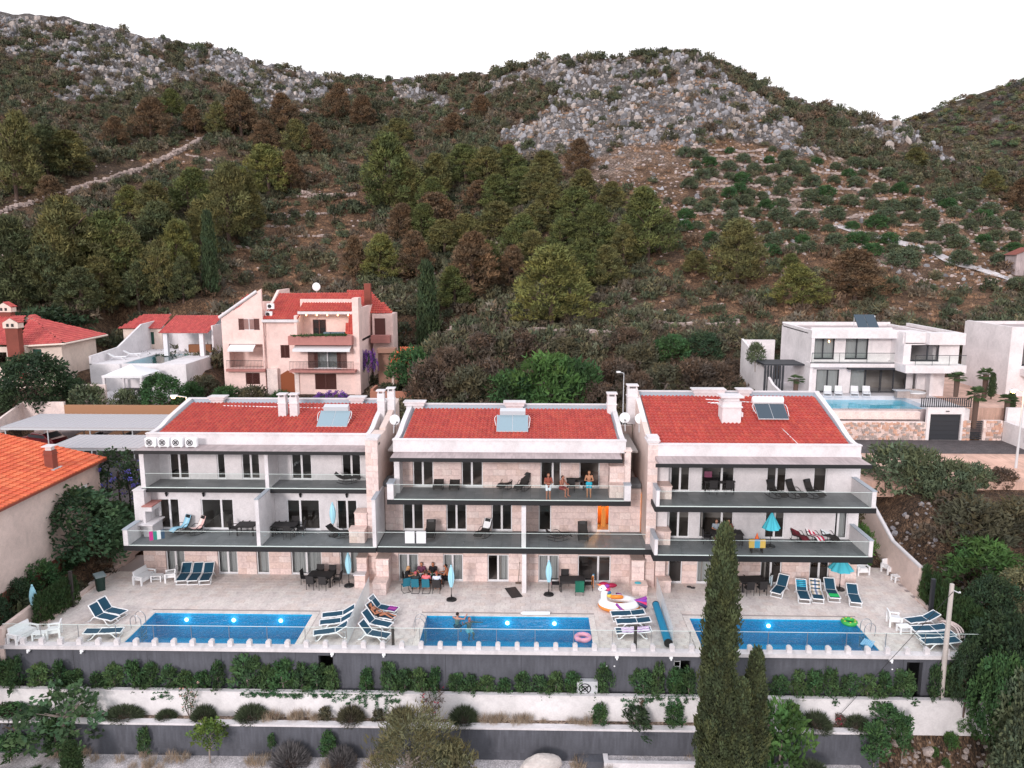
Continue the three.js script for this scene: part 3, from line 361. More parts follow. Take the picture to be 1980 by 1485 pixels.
// roof with parapets. front (zf, yf), back (zb, yb)
function flatTop(p, x0, x1, zp, yp0, yp1, zb, yb, tileX0, tileX1, seed) {
  const zt = zp - 0.45, yt = yp1 - 0.16;
  part('parapet', new G().box(x0, x1, yp0, yp1 - 0.05, zp - 0.25, zp).box(x0 - 0.04, x1 + 0.04, yp1 - 0.047, yp1 + 0.03, zp - 0.3, zp + 0.05), M.white, p);
  part('gutter', new G().box(tileX0, tileX1, yt - 0.25, yt - 0.12, zt, zp - 0.26), M.lead, p);
  const r = part('roof', new G().quad([tileX0, yt - 0.1, zt], [tileX1, yt - 0.1, zt], [tileX1, yb - 0.35, zb + 0.35], [tileX0, yb - 0.35, zb + 0.35]), M.conc, p);
  part('roof_tiles', tilePoly([[tileX0 + 0.1, yt - 0.06, zt], [tileX1 - 0.1, yt - 0.06, zt], [tileX1 - 0.1, yb - 0.3, zb + 0.35], [tileX0 + 0.1, yb - 0.3, zb + 0.35]], { seed }), M.terracotta, r, 'stuff');
  part('parapet', new G().box(x0, x1, yb - 1.2, yb - 0.05, zb - 0.2, zb).box(x0 - 0.04, x1 + 0.04, yb - 0.047, yb + 0.02, zb - 0.26, zb + 0.06), M.trim, p);
  part('flashing', new G().box(tileX0, tileX1, yb - 0.3, yb - 0.055, zb + 0.001, zb + 0.03).box(tileX0, tileX1, yb - 0.36, yb - 0.3, zb + 0.03, zb + 0.36), M.lead, p);
  // curved side parapets rising to the back
  for (const [sx, xa, xb] of [[1, x0, x0 + 0.32], [-1, x1 - 0.32, x1]]) {
    const out = [[zp - 0.25, yp0], [zp - 0.25, yp1]], N = 10, a = zp - 0.9, b = zb; for (let k = 0; k <= N; k++) { const t = k / N; out.push([lerp(a, b, t), lerp(yp1, yb, t) + 0.12 * sin(PI * t) * 0.4 - 0.10 * sin(PI * min(1, t * 3)) * (t < 0.34 ? 1 : 0)]); } out.push([zb, yp0 - 0.5]);
    part('side_parapet', new G().prism(out.map(([z, y]) => [z, y]), xb - xa, sideM(xb)), M.white, p);
    const f = new G(); for (let k = 2; k < out.length - 2; k++) f.quad([sx > 0 ? xb + 0.004 : xa - 0.004, out[k][1] - 0.04, out[k][0]], [sx > 0 ? xb + 0.004 : xa - 0.004, out[k + 1][1] - 0.04, out[k + 1][0]], [sx > 0 ? xb + 0.12 : xa - 0.12, out[k + 1][1] - 0.3, out[k + 1][0]], [sx > 0 ? xb + 0.12 : xa - 0.12, out[k][1] - 0.3, out[k][0]]); part('flashing', f, M.lead, p);
  }
}
function shell(p, x0, x1, zb, levels, mt = M.beige, back = true) { // rooms behind the fronts: levels [[yFloor, yCeil, zFront]]
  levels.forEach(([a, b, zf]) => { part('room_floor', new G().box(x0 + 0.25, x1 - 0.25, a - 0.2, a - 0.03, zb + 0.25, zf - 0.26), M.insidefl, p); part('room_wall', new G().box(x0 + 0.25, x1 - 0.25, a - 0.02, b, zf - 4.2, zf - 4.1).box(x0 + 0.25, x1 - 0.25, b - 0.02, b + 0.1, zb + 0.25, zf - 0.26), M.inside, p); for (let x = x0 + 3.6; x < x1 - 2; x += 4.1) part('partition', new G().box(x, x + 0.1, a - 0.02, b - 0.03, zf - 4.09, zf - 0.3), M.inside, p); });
}
// ---------- left house (A)
{
  const p = thing('apartment_house', 'white apartment house with three storeys of balconies behind the leftmost pool', 'house', [0, 0, 0], 0, undefined);
  const X0 = -25.8, X1 = -10.5, ZB = -17.7;
  const o1 = [[-24.31, -23.03, 0, 2.15], [-20.8, -19.47, 0, 2.15], [-18.19, -17.35, 0, 2.15], [-15.87, -13.81, 0, 2.15], [-12.59, -11.26, 0, 2.15]];
  const o2 = [[-24.89, -23.45, 2.9, 5.03], [-21.96, -19.78, 2.9, 5.03], [-16.18, -13.96, 2.9, 5.03], [-12.83, -11.45, 2.9, 5.03]];
  const o3 = [[-24.5, -23.18, 6, 8.2], [-21.25, -20.67, 6, 8.2], [-19.55, -18.31, 6, 8.2], [-16.15, -14.75, 6, 8.2], [-12.7, -11.4, 6, 8.2]];
  part('wall', new G().wall(X0, X1, -0.5, 2.57, -10.04, -9.82, o1), M.joint, p); stones(p, X0, X1, 0, 2.57, -9.81, o1, 11);
  part('wall', new G().wall(X0 + 0.2, X1, 2.9, 5.72, -10.65, -10.4, o2), M.white, p);
  part('wall', new G().wall(X0 + 0.3, X1, 6.0, 8.38, -11.95, -11.7, o3), M.white, p);
  part('wall', new G().box(X0, X0 + 0.25, -0.5, 2.57, ZB, -10.05).box(X0 + 0.2, X0 + 0.45, 2.58, 5.7, ZB, -10.66).box(X0 + 0.2, X0 + 0.5, 5.71, 9, ZB, -11.96).box(X0, X1, -0.5, 9.2, ZB, ZB + 0.25), M.beige, p);
  shell(p, X0, X1, ZB, [[0, 2.5, -9.8], [2.9, 5.6, -10.4], [6.0, 8.3, -11.7]]);
  o1.forEach(([a, b, c, d], k) => glazed(p, a, b, c + 0.02, d - 0.003, -9.82, { split: k === 2 ? 0 : 0.5, curtain: 1 }));
  o2.forEach(([a, b, c, d], k) => glazed(p, a, b, c + 0.02, d - 0.003, -10.4, { split: [0.55, 0.62, 0.4, 0.5][k], curtain: 0 }));
  o3.forEach(([a, b, c, d], k) => glazed(p, a, b, c + 0.02, d - 0.003, -11.7, { split: k === 1 ? 0 : 0.5 }));
  balcony(p, -25.72, -9.62, -10.4, -7.3, 2.9, 0.32, { ra: -25.4 });
  balcony(p, -25.47, -10.52, -11.7, -9.6, 6.0, 0.28);
  part('wall', new G().box(-25.72, -25.42, 2.905, 3.95, -9.0, -7.32), M.white, p); part('wall_cap', new G().box(-25.75, -25.39, 3.953, 4.0, -9.0, -7.28), M.lead, p);
  part('divider_wall', new G().box(-17.19, -16.96, 2.905, 5.98, -10.39, -7.35), M.white, p); part('wall_cap', new G().box(-17.22, -16.93, 5.983, 6.03, -9.58, -7.32), M.lead, p);
  bx('divider_wall', M.white, p, [-17.26, -17.02, 6.005, 8.37, -11.69, -9.65], [-25.5, -25.2, 6.005, 8.37, -11.69, -9.65]);
  part('divider_wall', new G().box(-9.83, -9.6, 2.905, 6.04, -10.3, -7.35), M.white, p); part('wall_cap', new G().box(-9.86, -9.57, 6.043, 6.09, -9.0, -7.32), M.lead, p);
  part('roof_slab', new G().box(-25.6, -10.52, 8.39, 8.6, -11.9, -9.32), M.conc, p); part('slab_edge', new G().box(-25.62, -10.5, 8.385, 8.605, -9.318, -9.28), M.dark, p);
  flatTop(p, -25.6, -10.6, -11.0, 8.61, 9.36, ZB, 10.5, -25.2, -10.9, 21);
  // stone end pillar running back as a wall
  part('party_wall', new G().box(-10.46, -9.72, -0.3, 9.45, -12, -9.03).prism([[-12, 0], [-12, 9.6], [-13, 9.75], [ZB, 10.55], [ZB, 0]], 0.4, sideM(-9.72)), M.beige, p); stones(p, -10.49, -9.69, 0, 9.45, -9.03, [], 31, { len: 0.5 }); part('pillar_cap', new G().box(-10.52, -9.66, 9.455, 9.62, -10.1, -8.96), M.trim, p);
  part('vent', new G().box(-9.715, -9.7, 9.0, 9.15, -9.9, -9.5), M.black, p);
  [[-21.7, 5.25], [-24.2, 5.25], [-15.2, 5.25], [-12.1, 5.25]].forEach(([x, y]) => lantern(p, x, y, -10.4)); [-22.3, -20.3, -14.0].forEach((x) => lantern(p, x, 7.9, -11.7));
  for (const [px, py] of [[548, 800], [570, 800]]) { const v = onZ(px, py, -15); const c = part('chimney', chimneyG(1.25, 0.55), M.white, p); c.position.set(v.x, 9.9, -15); }
  for (const [px, z] of [[738, -15.2]]) { const v = onZ(px, 800, z); part('chimney', chimneyG(1.5, 0.5), M.white, p).position.set(v.x, 9.9, z); }
  part('chimney', chimneyG(1.6, 0.5), M.white, p).position.set(-9.92, 9.9, -15.6);
  for (const px of [424, 692]) { const v = onZ(px, 772, ZB); part('parapet_block', new G().box(-0.55, 0.55, 0, 0.18, -0.4, 0.4).box(-0.65, 0.65, 0.18, 0.27, -0.45, 0.45).box(-0.45, 0.45, -0.4, 0, -0.3, 0.3), M.trim, p).position.set(v.x, 10.45, ZB + 0.15); }
  part('pipe', new G().bar([-22.6, 10.15, -16.6], [-14.2, 10.05, -16.3], 0.035).bar([-14.2, 10.05, -16.3], [-14.0, 9.95, -15.7], 0.035), M.plastic, p);
  // barbecue corner blocks
  part('barbecue', new G().box(-25.9, -25.2, 2.905, 5.9, -10.2, -9.3).box(-25.2, -24.6, 4.6, 4.9, -10.3, -9.0).box(-25.2, -25.05, 2.905, 4.6, -10.3, -9.0).box(-24.75, -24.6, 3.9, 4.6, -10.3, -10.2).box(-25.2, -24.6, 2.905, 3.75, -10.3, -8.9).box(-25.4, -24.4, 3.75, 3.82, -10.3, -8.6), M.white, p); part('hood', new G().box(-25.25, -24.55, 4.902, 4.97, -10.35, -8.95), M.pinkDark, p);
  part('flue_cap', new G().box(-25.95, -25.15, 5.9, 5.96, -10.25, -9.25), M.trim, p);
  stonesBox(p, -11.3, -10.5, 2.9, 4.6, -9.9, -8.9, 41); stonesBox(p, -11.5, -10.5, 2.9, 3.75, -8.9, -8.1, 42);
  stonesBox(p, -11.15, -10.5, 0, 1.75, -9.3, -8.4, 43); stonesBox(p, -11.2, -10.5, 0, 0.8, -8.4, -7.85, 44); part('worktop', new G().box(-11.25, -10.5, 0.805, 0.88, -8.45, -7.8), M.trim, p);
}
function stonesBox(p, x0, x1, y0, y1, zb, zf, seed, name = 'barbecue') { part(name, new G().box(x0 + 0.04, x1 - 0.04, y0 + 0.004, y1 - 0.02, zb, zf - 0.04), M.joint, p); stones(p, x0, x1, y0, y1, zf - 0.03, [], seed, { len: 0.5, ch: 0.36 }); stones(p, zb, zf - 0.06, y0, y1, x1 - 0.03, [], seed + 100, { len: 0.5, ch: 0.36, side: 1 }); stones(p, zb, zf - 0.06, y0, y1, x0 + 0.03, [], seed + 200, { len: 0.5, ch: 0.36, side: -1 }); part('top_slab', new G().box(x0 - 0.03, x1 + 0.03, y1 + 0.002, y1 + 0.06, zb, zf + 0.03), M.stone2, p); }
// ---------- middle house (B)
{
  const p = thing('apartment_house', 'stone-faced apartment house with three storeys of balconies behind the middle pool', 'house');
  const X0 = -9.6, X1 = 7.4, ZB = -16.0;
  const o1 = [[-8.52, -7.22, 0, 1.85], [-5.59, -4.29, 0, 1.85], [-2.69, -1.31, 0, 1.85], [0.63, 1.96, 0, 1.85], [3.2, 5.34, 0, 1.85]];
  const o2 = [[-8.42, -7.04, 2.9, 5.0], [-5.52, -4.15, 2.9, 5.0], [-2.49, -1.12, 2.9, 5.0], [0.65, 1.49, 2.9, 5.0], [4.5, 5.38, 2.9, 5.0]];
  const o3 = [[-7.7, -6.32, 5.95, 8.1], [-4.46, -3.05, 5.95, 8.1], [0.75, 2.1, 5.95, 8.1], [3.31, 4.65, 5.95, 8.1]];
  part('wall', new G().wall(X0, X1, -0.5, 2.57, -9.2, -8.99, o1), M.joint, p); stones(p, X0, X1, 0, 2.57, -8.98, o1, 51);
  part('wall', new G().wall(X0, X1, 2.9, 5.6, -10.75, -10.54, o2), M.joint, p); stones(p, X0, X1, 2.9, 5.6, -10.53, o2, 52);
  part('wall', new G().wall(-8.7, 6.1, 5.9, 8.4, -10.75, -10.54, o3), M.joint, p); stones(p, -8.7, 6.1, 5.9, 8.4, -10.53, o3, 53);
  part('wall', new G().box(X0, X1, -0.5, 9, ZB, ZB + 0.25).box(-8.7, -8.45, 5.9, 8.9, ZB + 0.26, -10.76).box(5.85, 6.1, 5.9, 8.9, ZB + 0.26, -10.76).box(X0, X1, 5.61, 5.89, ZB + 0.26, -10.4), M.beige, p);
  shell(p, X0, X1, ZB, [[0, 2.5, -8.95], [2.9, 5.5, -10.5], [5.9, 8.3, -10.5]]);
  o1.forEach(([a, b, c, d], k) => glazed(p, a, b, c + 0.02, d - 0.003, -8.99, { split: [0.48, 0.47, 0.5, 0.5, 0.62][k], curtain: [1, 1, 2, 1, 0][k], open: k === 2 ? 1 : 0 }));
  o2.forEach(([a, b, c, d], k) => glazed(p, a, b, c + 0.02, d - 0.003, -10.54, { split: k > 2 ? 0 : 0.5, open: k === 4 ? 1 : 0 }));
  o3.forEach(([a, b, c, d], k) => glazed(p, a, b, c + 0.02, d - 0.003, -10.54, { split: [0.48, 0.48, 0.6, 0][k], open: k === 3 ? 1 : 0 }));
  part('lit_curtain', new G().ob(5.0, 3.95, -11.0, 0.3, 1.7, 0.12), col('#c98a45'), p); part('lit_room_wall', new G().box(4.0, 5.8, 2.91, 5.4, -12.2, -12.1), col('#a8693a'), p);
  { const l = new THREE.PointLight('#ffb060', 14); l.position.set(4.9, 4.9, -11.3); l.castShadow = true; p.add(l); part('ceiling_lamp', new G().sph(4.9, 5.12, -11.3, 0.12), M.warmLamp, p); }
  balcony(p, -9.59, 7.75, -10.5, -7.4, 2.9, 0.34, { rb: 7.3 });
  balcony(p, -8.95, 6.38, -10.5, -7.8, 5.9, 0.3, { ra: -8.5, rb: 5.96 });
  bx('wall', M.white, p, [-8.93, -8.53, 5.905, 6.92, -8.9, -7.85], [5.97, 6.37, 5.905, 6.92, -8.4, -7.85], [-8.7, -8.35, 5.905, 8.4, -10.5, -9.2]); part('wall_cap', new G().box(-8.96, -8.5, 6.923, 6.97, -8.92, -7.82).box(5.94, 6.4, 6.923, 6.97, -8.42, -7.82), M.lead, p);
  bx('divider_wall', M.white, p, [-0.46, -0.18, 2.905, 5.58, -10.49, -7.48], [-0.42, -0.15, 0.002, 2.55, -8.9, -7.25]);
  part('roof_slab', new G().box(-8.67, 5.77, 8.41, 8.64, -10.8, -7.74), M.conc, p); part('slab_edge', new G().box(-8.69, 5.79, 8.405, 8.645, -7.738, -7.7), M.dark, p);
  flatTop(p, -8.73, 6.16, -9.2, 8.65, 9.46, ZB, 10.48, -8.3, 5.8, 22);
  [[-5.7, 8.0], [-1.4, 8.0], [2.75, 8.0]].forEach(([x, y]) => lantern(p, x, y - 0.15, -10.5)); [-8, -5, -2, 1.3, 4.3].forEach((x) => lantern(p, x, 2.2, -8.95));
  for (const [px, z, h] of [[1182, -15.0, 1.6]]) { const v = onZ(px, 800, z); part('chimney', chimneyG(h, 0.62), M.white, p).position.set(v.x, 9.7, z); }
  for (const px of [803, 995]) { const v = onZ(px, 780, ZB); part('parapet_block', new G().box(-0.7, 0.7, 0, 0.22, -0.4, 0.4).box(-0.8, 0.8, 0.22, 0.3, -0.45, 0.45).box(-0.6, 0.6, -0.4, 0, -0.3, 0.3), M.trim, p).position.set(v.x, 10.42, ZB + 0.15); }
  stonesBox(p, 5.15, 6.1, 5.9, 7.75, -9.9, -9.1, 61); stonesBox(p, 5.1, 6.0, 5.9, 6.7, -9.1, -8.5, 62); part('chimney', new G().box(6.1, 6.5, 5.9, 8.75, -9.8, -9.2).box(6.04, 6.56, 8.753, 8.87, -9.86, -9.14), M.stone3, p);
  stonesBox(p, -9.75, -8.95, 0, 1.95, -8.9, -7.75, 63); stonesBox(p, -9.8, -8.95, 0, 0.75, -7.75, -6.75, 64);
  stonesBox(p, 6.55, 7.35, 0, 1.95, -8.9, -7.85, 65); stonesBox(p, 6.5, 7.45, 0, 0.62, -7.85, -7.0, 66); part('sink_bowl', new G().sph(6.9, 0.7, -7.4, 0.22, 0.06, 0.16), col('#3fa6b4', 0.4), p);
  // linking back walls of the side passages
  part('passage_wall', new G().box(-9.7, -8.72, 5.9, 6.2, -12.2, -10.6).box(6.12, 7.4, 5.9, 6.2, -12.2, -10.6), M.floor, p);
}
// ---------- right house (C)
{
  const p = thing('apartment_house', 'white apartment house with the tallest red roof, behind the rightmost pool', 'house');
  const X0 = 7.65, X1 = 21.2, ZB = -16.0;
  const o1 = [[9.07, 9.97, 0, 2.15], [10.92, 13.2, 0, 2.15], [15.02, 16.39, 0, 2.15], [18.17, 19.44, 0, 2.15]];
  const o2 = [[9.07, 10.44, 2.9, 5.0], [11.06, 13.28, 2.9, 5.0], [15.31, 16.58, 2.9, 5.0], [19.78, 20.62, 2.9, 5.0]];
  const o3 = [[9.19, 10.46, 5.9, 8.1], [11.17, 13.34, 5.9, 8.1], [15.4, 16.69, 5.9, 8.1], [18.41, 19.27, 5.9, 8.1]];
  part('wall', new G().wall(X0, X1, -0.5, 2.57, -9.2, -8.99, o1), M.joint, p); stones(p, X0 + 0.4, X1, 0, 2.57, -8.98, o1, 71, { pal: [M.stone, M.stone2, M.stone2, M.stone3] });
  part('wall', new G().wall(X0, X1 + 0.1, 2.9, 5.6, -9.75, -9.5, o2), M.white, p);
  part('wall', new G().wall(X0, X1 + 0.2, 5.9, 8.44, -10.2, -9.95, o3), M.white, p);
  part('wall', new G().box(X0, X1, -0.5, 9, ZB, ZB + 0.25).box(X1 - 0.25, X1, -0.5, 2.57, ZB + 0.26, -9.21).box(X1 - 0.15, X1 + 0.1, 2.58, 5.7, ZB + 0.26, -9.76).box(X1 - 0.05, X1 + 0.2, 5.71, 8.9, ZB + 0.26, -10.21), M.white, p);
  shell(p, X0, X1, ZB, [[0, 2.5, -8.95], [2.9, 5.5, -9.5], [5.9, 8.3, -9.95]]);
  o1.forEach(([a, b, c, d], k) => glazed(p, a, b, c + 0.02, d - 0.003, -8.99, { split: k < 1 ? 0 : 0.5, curtain: k === 1 ? 1 : 0 }));
  o2.forEach(([a, b, c, d], k) => glazed(p, a, b, c + 0.02, d - 0.003, -9.5, { split: [0.47, 0.66, 0.5, 0.3][k], curtain: k === 3 ? 2 : 0 }));
  o3.forEach(([a, b, c, d], k) => glazed(p, a, b, c + 0.02, d - 0.003, -9.95, { split: [0.5, 0.62, 0.5, 0][k] }));
  balcony(p, 7.65, 21.02, -9.5, -6.45, 2.9, 0.36, { ra: 7.95, rb: 20.75 });
  balcony(p, 7.72, 21.16, -9.95, -6.8, 5.9, 0.32, { ra: 8.02, rb: 20.85 });
  part('slab_foot', new G().box(13.6, 14.5, 2.25, 2.54, -8.3, -7.6).box(19.9, 20.9, 2.25, 2.54, -8.3, -6.9), M.dark, p);
  bx('wall', M.white, p, [20.86, 21.12, 5.905, 6.93, -9.9, -6.85], [20.76, 21.0, 2.905, 3.93, -9.45, -6.5], [7.8, 8.0, 5.905, 6.93, -8.3, -6.85], [7.72, 7.92, 2.905, 3.93, -8.3, -6.5]);
  part('wall_cap', new G().box(20.83, 21.15, 6.933, 6.98, -9.92, -6.82).box(20.73, 21.03, 3.933, 3.98, -9.47, -6.47).box(7.77, 8.03, 6.933, 6.98, -8.3, -6.82).box(7.69, 7.95, 3.933, 3.98, -8.3, -6.47), M.lead, p);
  part('roof_slab', new G().box(7.9, 20.6, 8.45, 8.67, -10.3, -6.66), M.conc, p); part('slab_edge', new G().box(7.65, 20.62, 8.445, 8.675, -6.658, -6.62), M.dark, p);
  flatTop(p, 7.5, 20.66, -8.4, 8.68, 9.44, ZB, 11.48, 7.85, 20.3, 23);
  part('party_wall', new G().box(7.48, 8.05, -0.3, 9.5, -9.4, -8.42).prism([[-9.4, 0], [-9.4, 9.5], [ZB, 11.5], [ZB, 0]], 0.35, sideM(7.83)), M.beige, p); stones(p, 7.45, 8.08, 0, 9.5, -8.42, [], 81, { len: 0.6 }); part('pillar_cap', new G().box(7.4, 8.13, 9.505, 9.9, -9.3, -8.38).box(7.34, 8.19, 9.63, 9.7, -9.36, -8.32), M.trim, p);
  [[14.4, 8.0], [17.5, 8.0]].forEach(([x, y]) => lantern(p, x, y - 0.1, -9.95));
  { const v = onZ(1410, 815, -12.2); part('chimney', new G().box(-0.62, 0.62, 0.35, 2.0, -0.55, 0.55).box(-0.7, 0.7, 1.6, 1.68, -0.63, 0.63).box(-0.5, 0.5, 2.0, 2.25, -0.4, 0.4).box(-0.75, 0.75, 2.25, 2.36, -0.65, 0.65).box(0.62, 0.85, 0.9, 1.2, -0.2, 0.2), M.white, p).position.set(v.x, 9.55, -12.2); part('chimney_base', new G().box(-0.66, 0.66, -0.6, 0.34, -0.6, 0.6), M.dark, p).position.set(v.x, 9.55, -12.2); }
  for (const px of [1222]) { const v = onZ(px, 770, -15.2); part('chimney', chimneyG(1.55, 0.7), M.white, p).position.set(v.x, 10.3, -15.2); }
  for (const [px, w] of [[1368, 1.1], [1437, 0.45]]) { const v = onZ(px, 756, ZB); part('parapet_block', new G().box(-w, w, 0, 0.22, -0.4, 0.4).box(-w - 0.1, w + 0.1, 0.22, 0.3, -0.45, 0.45).box(-w + 0.1, w - 0.1, -0.5, 0, -0.3, 0.3), M.trim, p).position.set(v.x, 11.42, ZB + 0.15); }
  part('pipe', new G().bar([12.4, 11.1, -14.9], [15.6, 10.95, -14.6], 0.035).bar([12.4, 10.95, -14.5], [13.3, 10.95, -14.5], 0.03).bar([12.6, 10.95, -14.3], [13.4, 10.95, -14.3], 0.03).bar([16.5, 10.0, -11.5], [16.9, 9.4, -8.9], 0.02), M.plastic, p);
  stonesBox(p, 8.1, 9.0, 2.9, 3.75, -9.4, -8.2, 91); stonesBox(p, 8.1, 9.0, 5.9, 6.7, -9.6, -8.3, 92); part('barbecue', new G().box(8.1, 8.9, 3.85, 5.2, -9.5, -9.0).box(8.1, 8.95, 6.8, 8.3, -9.9, -9.3), M.white, p); part('hood', new G().box(8.05, 8.95, 5.0, 5.3, -9.5, -8.6).box(8.05, 9.0, 8.0, 8.3, -9.9, -8.9), M.pinkDark, p);
  stonesBox(p, 8.12, 8.75, 0, 1.8, -8.9, -8.3, 93); stonesBox(p, 8.12, 9.0, 0, 0.75, -8.3, -7.5, 94);
}
// ---------------------------------------------------------------- things on the pool deck and the balconies
const mid = (a, b) => a.clone().add(b).multiplyScalar(0.5);
// navy sun loungers: head towards -x, back raised by an angle
const loungers = {};
function loungerProto(deg) {
  if (loungers[deg]) return loungers[deg]; const o = new THREE.Group(); o.name = 'sun_lounger'; const a = deg * PI / 180, px = -0.22, py = 0.36, L = 0.78;
  const rail = new G(); for (const z of [-0.33, 0.33]) rail.tube([[px, py, z], [0.2, 0.345, z], [0.7, 0.36, z], [0.97, 0.33, z]], 0.036, 6, 16); rail.bar([0.97, 0.33, -0.33], [0.97, 0.33, 0.33], 0.036).bar([px, py, -0.33], [px, py, 0.33], 0.03); part('frame', rail, M.plastic, o);
  for (const z of [-0.34, 0.34]) { part('leg', new G().tube([[0.88, 0, z], [0.72, 0.05, z], [0.45, 0.33, z], [0.2, 0.36, z]], 0.036, 6, 14), M.plastic, o); part('leg', new G().tube([[-0.78, 0.02, z], [-0.62, 0.06, z], [-0.3, 0.36, z], [0.1, 0.37, z]], 0.036, 6, 14), M.plastic, o); }
  part('foot_bar', new G().bar([0.86, 0.03, -0.34], [0.86, 0.03, 0.34], 0.03).bar([-0.76, 0.03, -0.34], [-0.76, 0.03, 0.34], 0.03), M.plastic, o);
  const B = (t, d = 0) => [px - t * L * cos(a) - d * sin(a), py + t * L * sin(a) + d * cos(a)];
  part('seat', new G().quad([px, py + 0.02, 0.29], [0.93, 0.35, 0.29], [0.93, 0.35, -0.29], [px, py + 0.02, -0.29]).box(px, 0.93, 0.335, 0.343, -0.285, 0.285), M.navy, o);
  const bk = new G(), [x1, y1] = B(1, 0.015), [x0, y0] = B(0.02, 0.015); bk.quad([x1, y1, 0.29], [x0, y0, 0.29], [x0, y0, -0.29], [x1, y1, -0.29]); part('backrest', bk, M.navy, o);
  const bf = new G(); for (const z of [-0.32, 0.32]) bf.tube([[...B(0), z], [...B(0.5, -0.01), z], [...B(1), z]], 0.034, 6, 8); bf.bar([...B(1.02), -0.32], [...B(1.02), 0.32], 0.036); part('back_frame', bf, M.plastic, o);
  o.userData.B = B; return loungers[deg] = o;
}
const clean = (o) => { delete o.userData.B; return o; };
function lounger(h, f, deg, label, group) { const a = onY(...h, 0.2), b = onY(...f, 0.2), c = mid(a, b), ry = atan2(-(b.z - a.z), b.x - a.x); return clean(tag(copy(loungerProto(deg), null, [c.x, 0.003, c.z], ry), label, 'sun lounger', group)); }
// a towel lying over a lounger; spans t0..t1 along it (-1 head end of the back .. 0 hinge .. 1 foot end)
function towelOn(l, deg, t0, t1, hexes, label, w = 0.56) { const B = loungerProto(deg).userData.B, N = 24, stripes = hexes.length, o = thing('towel', label, 'towel', l.position.toArray(), l.rotation.y); const at = (t) => { const k = t < 0 ? B(-t, 0.045) : [-0.22 + t * 1.15, 0.385]; return k; }; for (let s = 0; s < stripes; s++) { const g = new G(), za = lerp(-w / 2, w / 2, s / stripes), zb = lerp(-w / 2, w / 2, (s + 1) / stripes); for (let k = 0; k < N; k++) { const p = at(lerp(t0, t1, k / N)), q = at(lerp(t0, t1, (k + 1) / N)), e = 0.012 * sin(k * 1.3), f = 0.012 * sin((k + 1) * 1.3); g.quad([p[0], p[1] + e, zb], [q[0], q[1] + f, zb], [q[0], q[1] + f, za], [p[0], p[1] + e, za]); } part('stripe', g, col(hexes[s], 0.95), o); } return o; }
